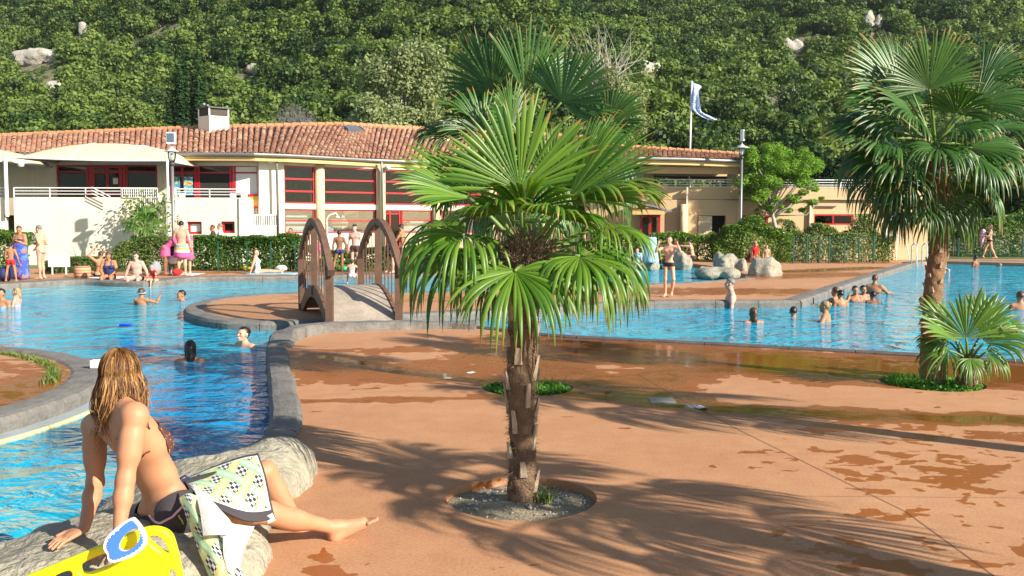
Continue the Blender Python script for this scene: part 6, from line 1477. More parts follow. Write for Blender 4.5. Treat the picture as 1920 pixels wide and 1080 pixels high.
yb = plate('rescue_board', sp_([(-260, 1215), (-100, 1146), (60, 1079), (200, 1021), (255, 997), (288, 990), (318, 1000), (328, 1025), (338, 1070), (350, 1140), (358, 1236), (200, 1240), (0, 1260), (-240, 1290)]),
     [sp_([(150, 1062), (178, 1048), (212, 1036), (216, 1044), (212, 1062), (185, 1072), (158, 1082), (148, 1076)]), sp_([(100, 1084), (130, 1072), (137, 1080), (128, 1094), (104, 1104), (96, 1096)]),
      sp_([(279, 1009), (292, 1007), (304, 1012), (313, 1026), (318, 1040), (308, 1040), (292, 1030), (280, 1020)]), sp_([(316, 1072), (326, 1070), (332, 1084), (334, 1108), (324, 1110), (317, 1090)]),
      sp_([(20, 1120), (60, 1102), (68, 1112), (60, 1130), (28, 1142), (16, 1134)])],
     lambda x, y: 3.72+.0004*(x-150), .045, 'yellow_plastic', None, .012, label='bright yellow plastic board with hand slots at the lower left corner', category='rescue board')
outl = [(248, 971), (258, 980), (268, 993), (275, 1008), (277, 1020), (268, 1034), (250, 1046), (228, 1054), (212, 1058), (203, 1052), (203, 1042), (196, 1034), (195, 1022), (203, 1006), (222, 989)]
eye = [(223, 1030), (226, 1018), (236, 1004), (248, 994), (258, 993), (264, 1000), (264, 1012), (256, 1025), (243, 1035), (230, 1037)]
pk = plate('hand_paddle', sp_(outl), [sp_(eye)], lambda x, y: 3.655+.0004*(x-150)-.0008*(y-1010), .018, 'white_plastic', None, .004, label='blue and white toothed plastic paddle leaning on the yellow board', category='paddle')
ci = np.array((238, 1014.)); ino = smooth_poly(outl, 2, True); tp_ = []
for k, q in enumerate(ino):
    d = q-ci; L_ = np.linalg.norm(d); m_ = (L_-5.0 if (q[1] < 985 or k % 2) else L_-8.5) if q[1] < 1035 or k % 2 else L_-7.5; tp_.append(tuple(ci+d/L_*m_))
plate('blue_face', tp_, [sp_([tuple(ci+(np.array(q)-ci)*1.0) for q in eye])], lambda x, y: 3.655+.0004*(x-150)-.0008*(y-1010)-.006, .006, 'blue_plastic', pk, .0015)
# ================================================================== people
def skinmat(name, col, sss=0.):
    m, nt, bs = newmat(name); n = noise(nt, 7, 4, .6); n2 = noise(nt, 38, 3)
    c = ramp(nt, n.outputs[0], [(.3, tuple(v*.86 for v in col)), (.7, col)]).outputs[0]; c = mix(nt, .12, c, ramp(nt, n2.outputs[0], [(.3, (col[0]*.9, col[1]*.7, col[2]*.65)), (.7, col)]).outputs[0])
    nt.links.new(c, bs.inputs['Base Color']); bs.inputs['Roughness'].default_value = .52; bs.inputs['Specular IOR Level'].default_value = .35
    if sss: bs.inputs['Subsurface Weight'].default_value = sss; bs.inputs['Subsurface Radius'].default_value = (1, .35, .15); bs.inputs['Subsurface Scale'].default_value = .012
skinmat('skin_light', (.66, .37, .25)); skinmat('skin_tan', (.46, .215, .11)); skinmat('skin_pink', (.70, .40, .31)); skinmat('skin_dark', (.27, .12, .06)); skinmat('skin_girl', (.55, .265, .145), .25)
simple('hair_dark', (.018, .012, .010), .35, .3, 30, .3, 90); simple('hair_brown', (.085, .045, .022), .4, .3, 30, .3, 90); simple('hair_blond', (.36, .22, .10), .45, .3, 30, .3, 90); simple('hair_grey', (.20, .17, .15), .5, .3, 30, .3, 90)
simple('eye_dark', (.01, .008, .008), .2, 0, 5, 0); simple('mouth_red', (.35, .06, .05), .5, 0, 5, 0); simple('teeth', (.8, .78, .72), .4, 0, 5, 0)
nz_ = lambda v: np.asarray(v, float)/np.linalg.norm(v)
def rotx(v, a): c, s = math.cos(a), math.sin(a); v = np.asarray(v, float); return np.array((v[0], v[1]*c+v[2]*s, -v[1]*s+v[2]*c))   # positive leans forward
def rotz(v, a): c, s = math.cos(a), math.sin(a); v = np.asarray(v, float); return np.array((v[0]*c-v[1]*s, v[0]*s+v[1]*c, v[2]))
D_ = (.14, .02, -1)
def joints(lean=0, side=0, head=(0, 0), armR=None, armL=None, legR=None, legL=None, pelvis=None, twist=0):
    """joint positions for a 1.7 m person who faces +y; directions are given in the person's frame, x to the person's right"""
    la = math.radians(lean); J = {}
    up = rotx((math.sin(math.radians(side)), 0, math.cos(math.radians(side))), la); tw = math.radians(twist)
    T = lambda v: rotx(rotz(v, tw), la)
    rel = dict(neck=T((0, -.005, .47)), shR=T((.165, -.01, .44)), shL=T((-.165, -.01, .44)), hipR=np.array((.085, 0, -.03)), hipL=np.array((-.085, 0, -.03)))
    for k in ('neck', 'shR', 'shL'): rel[k] = rel[k]+np.array((math.sin(math.radians(side))*.45, 0, 0))
    rel['head'] = rel['neck']+rotx((0, .025, .165), la*.6)
    for s, arm, sh in ((1, armR, 'shR'), (-1, armL, 'shL')):
        n_ = 'R' if s > 0 else 'L'; ad = arm or (D_, (.05, .22, -1)); f = np.array((s, 1, 1))
        rel['el'+n_] = rel[sh]+nz_(np.array(ad[0])*f)*.28; rel['wr'+n_] = rel['el'+n_]+nz_(np.array(ad[1])*f)*.245
    for s, leg in ((1, legR), (-1, legL)):
        n_ = 'R' if s > 0 else 'L'; ld_ = leg or ((.03, .02, -1), (.01, -.04, -1)); f = np.array((s, 1, 1))
        rel['kn'+n_] = rel['hip'+n_]+nz_(np.array(ld_[0])*f)*.41; rel['an'+n_] = rel['kn'+n_]+nz_(np.array(ld_[1])*f)*.405
        fd = np.array(ld_[2] if len(ld_) > 2 else (.15, 1, -.15))*f; rel['toe'+n_] = rel['an'+n_]+nz_(fd)*.17+(np.array((0, 0, -.035)) if len(ld_) < 3 else 0); rel['heel'+n_] = rel['an'+n_]-nz_(fd)*.045+np.array((0, 0, -.04))
    if pelvis is None: pelvis = (0, 0, .078-min(rel['anR'][2], rel['anL'][2]))
    J = {k: np.asarray(pelvis)+v for k, v in rel.items()}; J['pelvis'] = np.asarray(pelvis, float)
    hy, hp = math.radians(head[0]), math.radians(head[1]); J['hf'] = rotz(rotx((0, 1, 0), hp), hy); return J
def body_prims(J, B=1., female=False, legs=True, s=1., fat=0., arms=1., hand_dir=None, fingers=True):
    up = nz_(J['neck']-J['pelvis']); sd_ = J['shR']-J['shL']; sd_ = nz_(sd_-up*(sd_@up)); fw = np.cross(up, sd_); R = np.stack([sd_, fw, up]); pr = []
    tl = np.linalg.norm(J['neck']-J['pelvis'])/.47; c = lambda a, b, d: J['pelvis']+sd_*a*s+fw*b*s+up*d*tl
    E = lambda ctr, r, lab=1, k=.05: pr.append(ell(ctr, np.array(r)*s, R, k*s, lab))
    E(c(0, 0, .31), (.150*B, .098*B, .155)); E(c(0, .005+.03*fat, .15), (.118*B+.04*fat, .085*B+.06*fat, .13)); E(c(0, 0, .0), (.152*B, .098*B+.03*fat, .115)); E(c(0, -.02, .38), (.14*B, .07, .06))
    for q in (-1, 1): E(c(q*.072, -.045, -.035), (.082*B, .075, .085), 1, .03)
    if female:
        for q in (-1, 1): E(c(q*.075, .082, .305), (.062, .055, .06), 10, .025)
    else:
        for q in (-1, 1): E(c(q*.072, .06, .34), (.075, .04, .055), 1, .03)
    pr.append(cone(J['shL'], J['shR'], .050*s, .050*s, .05*s, 1))
    nb = J['neck']; h = J['head']; hf = nz_(J['hf']); hu = nz_(nz_(h-nb)-hf*(nz_(h-nb)@hf)); hs = np.cross(hf, hu); HR = np.stack([hs, hf, hu])
    pr.append(cone(nb-up*.03*s, h-hu*.05*s-hf*.015*s, .052*s*B**.5, .047*s, .03*s, 9))
    for q, sh in ((1, 'shR'), (-1, 'shL')): pr.append(cone(nb+(h-nb)*.15, J[sh]*.75+nb*.25, .042*s, .045*s, .04*s, 1))
    H = lambda a, b, d: h+hs*a*s+hf*b*s+hu*d*s
    pr += [ell(H(0, -.01, .03), np.array((.074, .092, .088))*s, HR, .02*s, 2), ell(H(0, .028, -.035), np.array((.055, .060, .072))*s, HR, .03*s, 2), ell(H(0, .072, -.088), np.array((.026, .022, .02))*s, HR, .03*s, 2),
           cone(H(0, .088, .012), H(0, .108, -.022), .008*s, .014*s, .012*s, 2), ell(H(0, .088, -.055), np.array((.026, .011, .012))*s, HR, .012*s, 2), cone(H(-.035, .083, .028), H(.035, .083, .028), .009*s, .009*s, .015*s, 2)]
    for q in (-1, 1): pr += [ell(H(q*.076, -.005, -.008), np.array((.010, .020, .032))*s, HR, .006*s, 2), ell(H(q*.042, .066, -.02), np.array((.022, .02, .02))*s, HR, .02*s, 2)]
    for n_, q in (('R', 1), ('L', -1)):
        lb = 3 if q > 0 else 4; sh, el_, wr = J['sh'+n_], J['el'+n_], J['wr'+n_]
        pr += [cone(sh, el_, .050*s*B*arms, .036*s*B**.5*arms, .03*s, lb), cone(sh+(el_-sh)*.35, sh+(el_-sh)*.6, .046*s*B*arms, .044*s*B*arms, .03*s, lb), cone(el_, el_+(wr-el_)*.35, .037*s*B**.5*arms, .037*s*arms, .02*s, lb), cone(el_+(wr-el_)*.3, wr, .036*s*arms, .023*s*arms, .02*s, lb)]
        hd = nz_(J.get('hd'+n_, wr-el_)); pn = J.get('hn'+n_); pn = np.cross(hd, np.cross(np.array((0, 0, 1.))+.01, hd)) if pn is None else np.asarray(pn, float); pn = nz_(pn-hd*(pn@hd)+1e-6); ps = np.cross(hd, pn)
        HRr = np.stack([ps, pn, hd]); pr.append(ell(wr+hd*.05*s, np.array((.040, .015, .052))*s, HRr, .012*s, 8)); cu = J.get('curl', .35)
        for k_, (o, l) in enumerate(((-.030, .068), (-.010, .078), (.011, .073), (.030, .058))):
            a = wr+hd*.088*s+ps*o*s; dd = nz_(hd+ps*o*4.5*J.get('spread', .8)); m_ = a+dd*l*.5*s; e = m_+nz_(dd-pn*cu)*l*.5*s; pr += [cone(a-hd*.02*s, m_, .0092*s, .0084*s, .003*s, 8), cone(m_, e, .0084*s, .0068*s, .003*s, 8)]
        tq = J.get('thumb'+n_, q); a = wr+hd*.03*s-ps*tq*.028*s; m_ = a+nz_(hd*.8-ps*tq*.9)*.038*s; pr += [cone(a, m_, .013*s, .010*s, .006*s, 8), cone(m_, m_+nz_(hd-ps*tq*.3)*.032*s, .0098*s, .008*s, .004*s, 8)]
        if legs:
            lb = 5 if q > 0 else 6; hp, kn, an, to, he = J['hip'+n_], J['kn'+n_], J['an'+n_], J['toe'+n_], J['heel'+n_]; sh_ = kn-an
            bk = nz_(-(to-an)+sh_*(((to-an)@sh_)/(sh_@sh_)))
            pr += [cone(hp, kn, .083*s*B, .050*s*B**.5, .04*s, lb), cone(kn, an, .048*s, .031*s, .03*s, lb), ell(kn-sh_*.32+bk*.014*s, np.array((.046*B**.5, .048*B**.5, .11))*s, np.stack([nz_(np.cross(bk, nz_(sh_))), bk, nz_(sh_)]), .04*s, lb),
                   cone(he, an+(to-an)*.1, .030*s, .036*s, .02*s, 7), cone(he, to+(he-to)*.28, .030*s, .027*s, .02*s, 7), cone(an, to+(an-to)*.25, .032*s, .022*s, .02*s, 7)]
            fd = nz_(to-he); ln = np.cross(fd, nz_(an-he)); ln = nz_(ln); 
            for k_ in range(5): o = (k_-2)*.0155*s; b0_ = to-fd*.03*s+ln*o; pr.append(cone(b0_, b0_+fd*(.052-.006*abs(k_-(3 if q > 0 else 1)))*s, .0095*s, .0085*s, .004*s, 7))
    return pr, R, HR
def vnormals(v, f):
    a, b, c = v[f[:, 0]], v[f[:, 1]], v[f[:, 2]]; n = np.cross(b-a, c-a); d = v[f[:, 3]]; n = n+np.cross(c-a, d-a); N_ = np.zeros_like(v)
    for k in range(4): np.add.at(N_, f[:, k], n)
    return N_/(np.linalg.norm(N_, axis=1)[:, None]+1e-9)
def garment(name, v, f, vn, mask, mat, parent, off=.008):
    fm = mask[f].all(1)
    if not fm.any(): return None
    F = f[fm]; u, inv = np.unique(F, return_inverse=True); F = inv.reshape(-1, 4); V = v[u]+vn[u]*off
    o = qobj(name, V, F, mat, parent); sm_ = o.modifiers.new('smooth', 'SMOOTH'); sm_.iterations = 2; sm_.factor = .4; sl_ = o.modifiers.new('thick', 'SOLIDIFY'); sl_.thickness = .005; sl_.offset = -1; return o
def hairshell(parent, J, HR, s, mat, style='short', seed=0):
    h = J['head']; n, m_ = 26, 18; V = []; ok = []
    for i in range(m_+1):
        t = math.pi*i/m_
        for j in range(n): a = 2*math.pi*j/n; V.append((math.sin(t)*math.cos(a), math.sin(t)*math.sin(a), math.cos(t)))
    V = np.array(V); r = np.array((.082, .100, .098)); nzv = 1+.10*fbm(V*3.2+seed, seed, 3); Q = V*r*nzv[:, None]+np.array((0, -.014, .030))
    front = (V[:, 1] > .28) & (V[:, 2] < .42-.1*np.abs(V[:, 0])); low = V[:, 2] < (-.55 if style != 'short' else -.35); bad = front | low | ((V[:, 1] > -.1) & (V[:, 2] < -.15))
    F = [(i*n+j, (i+1)*n+j, (i+1)*n+(j+1) % n, i*n+(j+1) % n) for i in range(m_) for j in range(n)]; F = np.array([q for q in F if not bad[list(q)].any()])
    W = h+(Q*s)@HR; o = qobj('hair', W, F, mat, parent); o.modifiers.new('thick', 'SOLIDIFY').thickness = .012*s
    pr = []
    L = lambda a, b, c: h+(np.array((a, b, c))*s)@HR
    if style == 'long': pr = [cone(L(0, -.075, .02), L(0, -.085, -.13), .055*s, .05*s, .03, 0), cone(L(0, -.085, -.12), L(.01, -.08, -.24), .05*s, .022*s, .03, 0), cone(L(-.05, -.04, -.02), L(-.055, -.03, -.15), .03*s, .02*s, .03, 0), cone(L(.05, -.04, -.02), L(.055, -.03, -.15), .03*s, .02*s, .03, 0)]
    if style == 'bun': pr = [ell(L(0, -.10, .05), np.array((.042, .04, .042))*s, None, .02, 0), cone(L(0, -.075, .0), L(0, -.06, -.06), .04*s, .025*s, .02, 0)]
    if style == 'tail': pr = [cone(L(0, -.09, .04), L(0, -.13, -.03), .026*s, .026*s, .02, 0), cone(L(0, -.13, -.03), L(.01, -.12, -.16), .026*s, .010*s, .02, 0)]
    if style == 'bob': pr = [cone(L(0, -.065, .0), L(0, -.07, -.07), .06*s, .05*s, .03, 0), cone(L(-.062, -.01, 0), L(-.062, -.01, -.07), .025*s, .02*s, .03, 0), cone(L(.062, -.01, 0), L(.062, -.01, -.07), .025*s, .02*s, .03, 0)]
    if pr: v, f, _, _ = implicit(pr, .013*s, lambda p: .006*fbm(p*np.array((40, 40, 12)), seed, 3)); qobj('hair_length', v, f, mat, o)
    return o
def person(label, px, py, h, heading, skin='skin_light', wear=(), hair=('short', 'hair_dark'), z0=0., water=None, female=False, B=1., fat=0., face=None, vox=.0135, legs=True, child=False, d=None, **kw):
    """py: foot (or seat) pixel on the ground; with water=(top pixel of the head, pixel of the waterline) the figure stands in the pool"""
    s = h/1.7; J = joints(**kw)
    if child: J['head'] = J['head']+0.
    if water:
        gpt = G(px, water[1], ZW); d = gpt[1]; ztop = P(px, water[0], d)[2]; base = np.array((P(px, water[1], d)[0], d, ztop-(J['head'][2]+.125)*s)); legs = False
    elif d is not None: base = np.array((P(px, py, d)[0], d, P(px, py, d)[2])); base[2] = z0
    else: base = G(px, py, z0)
    a = math.radians(heading); W = {k: (rotz(v*s, a)+base if k not in ('hf', 'hdR', 'hdL', 'hnR', 'hnL') else rotz(v, a)) for k, v in J.items() if isinstance(v, np.ndarray)}
    hs_ = s*(1.16 if child else 1.)
    pr, R, HR = body_prims(W, B, female, legs, s, fat)
    if child:                                                 # a child's head is larger for its body
        for i, p in enumerate(pr):
            if p[6] == 2:
                if p[0] == 'e': pr[i] = ell(W['head']+(p[1]-W['head'])*1.14, p[2]*1.14, p[3], p[5], 2)
                else: pr[i] = cone(W['head']+(p[1]-W['head'])*1.14, W['head']+(p[2]-W['head'])*1.14, p[3]*1.14, p[4]*1.14, p[5], 2)
    v, f, lab, t = implicit(pr, vox*max(.75, s)); vn = vnormals(v, f)
    root = thing('person', label, 'person', (base[0], base[1], max(base[2], -.3) if not water else ZW))
    if water:                                                 # nothing is built far under the opaque surface
        keep = v[:, 2] > ZW-.22; f = f[keep[f].all(1)]; u_, inv = np.unique(f, return_inverse=True); f = inv.reshape(-1, 4); v, lab, t, vn = v[u_], lab[u_], t[u_], vn[u_]
    qobj('body', v, f, skin, root)
    dh = np.minimum(np.linalg.norm(v-W['hipR'], axis=1), np.linalg.norm(v-W['hipL'], axis=1))/(.41*s); t = np.where((lab == 5) | (lab == 6), dh, t)
    q = (v-W['pelvis'])@R.T/s; c = q[:, 2]/(np.linalg.norm(W['neck']-W['pelvis'])/.47/s); tor = (lab == 1) | (lab == 10); leg = (lab == 5) | (lab == 6)
    for kind, mat in wear:
        if kind == 'trunks': m_ = (tor & (c < .05)) | (leg & (t < .42))
        elif kind == 'shorts': m_ = (tor & (c < .08)) | (leg & (t < .8) )
        elif kind == 'briefs': m_ = (tor & (c < .03)) | (leg & (t < .28) & (c > -.09))
        elif kind == 'bikini_bottom': m_ = (tor & (c < .015)) | (leg & (t < .24) & (c > -.08))
        elif kind == 'bikini_top': m_ = (tor & (c > .262) & (c < .345)) & ((q[:, 1] > 0) | (np.abs(c-.29) < .018))
        elif kind == 'swimsuit': m_ = (tor & (c < (.36 if True else 0))) & ((q[:, 1] > 0) | (c < .24)) | (leg & (t < .26) & (c > -.08)) | (tor & (np.abs(np.abs(q[:, 0])-.085) < .022) & (c > .2))
        elif kind == 'shirt': m_ = (tor & (c > -.02)) | (((lab == 3) | (lab == 4)) & (t < .6))
        elif kind == 'cap': m_ = (lab == 2) & (((v-W['head'])@HR.T)[:, 2] > .045*s)
        garment({'cap': 'cap', 'shirt': 'shirt', 'shorts': 'shorts', 'trunks': 'swim_trunks'}.get(kind, 'swimwear'), v, f, vn, m_, mat, root, .009 if kind != 'cap' else .016)
    if hair: hairshell(root, W, HR, hs_, hair[1], hair[0], int(px) % 17)
    fc = (nz_(W['hf'])@nz_(np.array((0, CAMH*0, 0))-np.array((base[0], base[1], 0)))) > .05
    if fc:
        Hh = lambda a_, b_, c_: W['head']+(np.array((a_, b_, c_))*hs_)@HR
        for q_ in (-1, 1): b = MB(); e = Hh(q_*.032, .079, .008); b.lathe(e-np.array((0, 0, .007*s)), [(.003*s, 0), (.011*s, .004*s), (.011*s, .010*s), (.003*s, .014*s)], 8); b.build('eye', 'eye_dark', root, smooth=True)
        b = MB(); b.tube([Hh(-.024, .093, -.055), Hh(-.01, .099, -.058), Hh(.01, .099, -.058), Hh(.024, .093, -.055)], [.003*s, .006*s, .006*s, .003*s], 6); mo = b.build('mouth', 'teeth' if face == 'laugh' else 'mouth_red', root, smooth=True)
    root['_W'] = 0; del root['_W']
    return root, W, (v, f, vn, lab, t, R, HR)
def wrap(name, root, W, z0f, z1, rx, ry, hx_, hy_, mat, waves=7, amp=.02, heading=0., front=0., seed=0, waist=.06):
    """cloth falling from the waist: a folded tube"""
    pe = W['pelvis']; n, m_ = 44, 12; V = []; a0 = math.radians(heading); top = pe[2]+waist
    ft = (W['anR']+W['anL'])/2; bot = z1
    for i in range(m_+1):
        u = i/m_; c = pe*(1-u)+np.array((pe[0]*.5+ft[0]*.5, pe[1]*.5+ft[1]*.5, 0))*u; z = top+(bot-top)*u; r1 = rx+(hx_-rx)*u**.8; r2 = ry+(hy_-ry)*u**.8
        for j in range(n):
            a = 2*math.pi*j/n; w_ = 1+amp*u*5*math.sin(a*waves+seed+u*1.5)*.25+amp*u*math.sin(a*3+seed)
            l = np.array((math.cos(a)*r1*w_, math.sin(a)*r2*w_, 0)); l = rotz(l, a0); V.append((c[0]+l[0], c[1]+l[1], z+.015*u*math.sin(a*2+seed)))
    F = np.array([(i*n+j, (i+1)*n+j, (i+1)*n+(j+1) % n, i*n+(j+1) % n) for i in range(m_) for j in range(n)]); o = qobj(name, np.array(V), F, mat, root); o.modifiers.new('thick', 'SOLIDIFY').thickness = .008; return o
def patterned(name, base, cols, scale, thr=.55):
    m, nt, bs = newmat(name); n = noise(nt, scale, 2, .5, dist=1.5); n2 = noise(nt, scale*1.7, 1, .5, dist=1.)
    c = mix(nt, ramp(nt, n.outputs[0], [(thr, 0.), (thr+.02, 1.)]).outputs[0], base, cols[0]); c = mix(nt, ramp(nt, n2.outputs[0], [(.62, 0.), (.64, 1.)]).outputs[0], c, cols[1]); nt.links.new(c, bs.inputs['Base Color']); bs.inputs['Roughness'].default_value = .8
patterned('sarong_print', (.05, .08, .38), [(.10, .20, .55), (.55, .17, .05)], 4., .52); patterned('print_pink', (.65, .35, .45), [(.35, .45, .7), (.75, .7, .7)], 22.); patterned('print_blue', (.2, .45, .75), [(.6, .3, .5), (.7, .75, .8)], 18.); patterned('print_white', (.75, .72, .72), [(.4, .3, .5), (.3, .15, .25)], 14., .56)
UPR = ((.5, .5, .45), (-.5, .3, .7)); H_ = lambda px_h, d: px_h*d/FPX/1.0
# ---- people on the far left deck
r, W, _ = person('woman in a blue and orange patterned wrap at the left edge, hands at her chest', 40, 526, 1.60, 168, 'skin_tan', [('bikini_top', 'cloth_navy')], ('short', 'hair_brown'), female=True, B=1.18, fat=.3, head=(20, 25), armR=((.25, .1, -1), (-.75, .6, .45)), armL=((.25, .1, -1), (-.7, .6, .4)))
wrap('sarong', r, W, 0, .03, .19, .155, .26, .20, 'sarong_print', 6, .05, 168, waist=.20)
person('small boy in red trunks seen from behind at the left edge', 22, 531, 1.12, 4, 'skin_tan', [('trunks', 'cloth_red')], ('short', 'hair_dark'), child=True, B=.9, legR=((.18, 0, -1), (.12, -.02, -1)), legL=((.22, 0, -1), (.15, -.02, -1)), armR=((.45, 0, -1), (.1, .3, -1)), armL=((.25, .1, -1), (0, .4, -.8)))
person('older woman in a beige bikini standing sideways with her hand on her hip', 79, 526, 1.62, 82, 'skin_light', [('bikini_top', 'cloth_beige'), ('bikini_bottom', 'cloth_beige')], ('short', 'hair_grey'), female=True, B=1.12, fat=.35, lean=4, head=(0, 8), armL=((.3, -.5, -1), (-.3, .65, -.55)), armR=((.2, -.3, -1), (-.1, .9, .1)), legR=((.06, .12, -1), (0, -.12, -1)))
person('sunbather in a dark bikini sitting with both arms raised to her head', 186, 522, 1.6, 55, 'skin_tan', [('bikini_top', 'cloth_black'), ('bikini_bottom', 'cloth_black')], ('short', 'hair_brown'), female=True, pelvis=(0, 0, .11), lean=-14, armR=((.6, .3, .55), (-.8, .1, .75)), armL=((.6, .3, .55), (-.8, .1, .75)), legR=((.1, .75, .65), (.05, .45, -.9)), legL=((.15, .8, .35), (.05, .7, -.7)))
person('woman in a navy swimsuit sitting on the pool edge', 206, 527, 1.62, 190, 'skin_tan', [('swimsuit', 'cloth_navy')], ('bob', 'hair_brown'), female=True, B=1.12, fat=.2, pelvis=(0, 0, .12), lean=10, head=(0, 30), armR=((.25, .1, -1), (-.35, .75, -.35)), armL=((.25, .1, -1), (-.35, .75, -.35)), legR=((.15, 1, .0), (0, .1, -1)), legL=((.1, 1, .0), (0, .1, -1)))
r, W, _ = person('pale bather with swimming goggles leaning back on both arms at the pool edge', 258, 529, 1.62, 180, 'skin_pink', [('briefs', 'cloth_black')], ('short', 'hair_brown'), B=1.15, fat=.2, pelvis=(0, 0, .12), lean=6, head=(0, 18), armR=((.5, .0, -1), (.25, .1, -1)), armL=((.5, .0, -1), (.25, .1, -1)), legR=((.12, 1, .0), (0, .1, -1)), legL=((.2, 1, .0), (0, .1, -1)))
b = MB(); h_ = W['head']; b.tube([h_+(-.05, -.088, .01), h_+(0, -.105, .01), h_+(.05, -.088, .01)], [.016, .014, .016], 8); b.build('swim_goggles', 'cloth_grey', r)
person('toddler in a red shirt and cap at the pool edge', 292, 530, .95, 150, 'skin_light', [('shirt', 'cloth_red'), ('cap', 'cloth_grey')], None, child=True, pelvis=(0, 0, .12), lean=20, head=(-20, 25), armR=((.4, .4, -.8), (0, .6, -.6)), armL=((.5, .3, -.7), (.2, .3, -.8)), legR=((.15, 1, .1), (0, .1, -1)), legL=((.15, 1, .1), (0, .1, -1)))
r, W, _ = person('woman in a pink dress bending forward beside the lamp post', 311, 518, 1.60, -78, 'skin_dark', [('shirt', 'cloth_pink')], ('short', 'hair_dark'), female=True, lean=48, head=(0, 50), armR=((.1, .35, -1), (0, .5, -.8)), armL=((.1, .5, -1), (0, .55, -.7)))
wrap('dress', r, W, 0, .60, .15, .15, .165, .165, 'cloth_pink', 5, .03, -78, waist=.03)
r, W, _ = person('bare-backed man with a striped towel round his waist', 342, 518, 1.76, 2, 'skin_light', [], ('short', 'hair_dark'), B=1.12, armR=((.3, -.05, -1), (.12, .2, -1)), armL=((.3, .1, -1), (.0, .5, -.9)))
wrap('towel_wrap', r, W, 0, .58, .20, .155, .25, .19, 'towel_stripes', 4, .03, 2, waist=.05)
r, W, _ = person('person in a plum dress mostly hidden behind the man in the striped towel', 352, 515.5, 1.5, 170, 'skin_light', [('shirt', 'cloth_pink')], ('short', 'hair_dark'), female=True); wrap('dress', r, W, 0, .5, .18, .15, .24, .2, 'cloth_pink', 5, .05, 170)
r, W, _ = person('child holding a white cloth between the woman in pink and the man', 323, 517, 1.15, 200, 'skin_dark', [('shirt', 'cloth_navy')], ('short', 'hair_dark'), child=True, head=(0, 20)); wrap('white_cloth', r, W, 0, .38, .15, .12, .2, .16, 'cloth_white', 5, .05, 0, waist=.0)
person('bald person with a dark vest passing behind the hedge, left of the pair', 399, 430, 1.62, 100, 'skin_tan', [('shirt', 'cloth_brown')], ('short', 'hair_brown'), d=35.6, z0=0)
person('grey-haired person in a white shirt passing behind the hedge, right of the pair', 413, 427, 1.68, 100, 'skin_light', [('shirt', 'cloth_white')], ('short', 'hair_grey'), d=35.6, z0=0, female=True)
person('woman in a white swimsuit sunbathing with outstretched legs left of the bridge', 484, 514.5, 1.62, -80, 'skin_light', [('swimsuit', 'cloth_white')], ('bun', 'hair_brown'), female=True, pelvis=(0, 0, .11), lean=-8, head=(-10, -5), armR=((.3, -.35, -1), (.1, -.3, -1)), armL=((.3, -.35, -1), (.1, -.3, -1)), legR=((.05, 1, .05), (.0, 1, -.07), (0, .3, 1)), legL=((.05, 1, .05), (.0, 1, -.07), (0, .3, 1)))
person('person in an orange top half hidden behind the hedge left of the bridge', 545, 440, 1.5, 150, 'skin_tan', [('shirt', 'straw')], ('short', 'hair_brown'), d=36.5, z0=0)
# ---- behind the bridge
person('tanned boy in dark striped trunks standing with his back turned behind the bridge', 637, 516, 1.47, 8, 'skin_dark', [('briefs', 'cloth_navy')], ('short', 'hair_dark'), B=.92, armR=((.3, 0, -1), (.1, .2, -1)), armL=((.25, .1, -1), (0, .3, -1)), legL=((.25, -.1, -1), (.15, -.25, -1)))
person('slim pale man in a dark cap facing the camera behind the bridge', 666, 514, 1.66, 172, 'skin_pink', [('trunks', 'cloth_brown'), ('cap', 'cloth_black')], None, B=.9)
person('small child in a white hat and top behind the girl with green armbands', 653, 508, .98, 180, 'skin_light', [('shirt', 'cloth_pink'), ('cap', 'cloth_white')], None, child=True, B=.95)
r, W, _ = person('girl in a pink swimsuit with green armbands crouching at the water', 660, 525, 1.05, 5, 'skin_light', [('swimsuit', 'cloth_palepink')], ('bun', 'hair_brown'), female=False, child=True, pelvis=(0, 0, .22), lean=12, armR=((.9, .2, -.6), (.3, .5, -.7)), armL=((.9, .2, -.6), (.3, .5, -.7)), legR=((.3, .9, .1), (.1, -.1, -1)), legL=((.3, .9, .1), (.1, -.1, -1)))
for n_ in 'RL': b = MB(); a, c_ = W['sh'+n_], W['el'+n_]; b.tube([a*.5+c_*.5, a*.35+c_*.65, a*.1+c_*.9, c_*1.05-a*.05], [.045, .062, .062, .045], 12); b.build('armband', 'cloth_green', r, smooth=True)
person('woman in light bikini bottom and dark top walking behind the right bridge railing', 758, 512, 1.68, 75, 'skin_tan', [('bikini_bottom', 'cloth_beige'), ('bikini_top', 'cloth_black')], ('bun', 'hair_dark'), female=True, lean=10, head=(0, 25), armL=((.2, .5, -.9), (-.3, .8, .2)), armR=((.2, .3, -1), (-.2, .8, -.1)), legR=((.05, -.35, -1), (.0, -.45, -1)), legL=((.05, .1, -1), (.0, -.15, -1)))
person('person in black shorts seen through the right bridge railing', 735, 513, 1.62, 120, 'skin_light', [('shorts', 'cloth_black'), ('shirt', 'cloth_brown')], ('short', 'hair_dark'), lean=10, legR=((.05, .25, -1), (.0, 0, -1)))
person('child in pink seen between the balusters of the left bridge railing', 594, 512, 1.15, 175, 'skin_light', [('shirt', 'cloth_pink')], ('short', 'hair_brown'), child=True)
person('person in an orange shirt behind the nearest palm beyond the island', 1088, 508, 1.6, 160, 'skin_tan', [('shirt', 'straw'), ('shorts', 'cloth_grey')], ('short', 'hair_brown'))
person('dark-haired bather standing behind the nearest palm, left of the orange shirt', 1046, 510, 1.62, 30, 'skin_dark', [('trunks', 'cloth_navy')], ('short', 'hair_dark'))
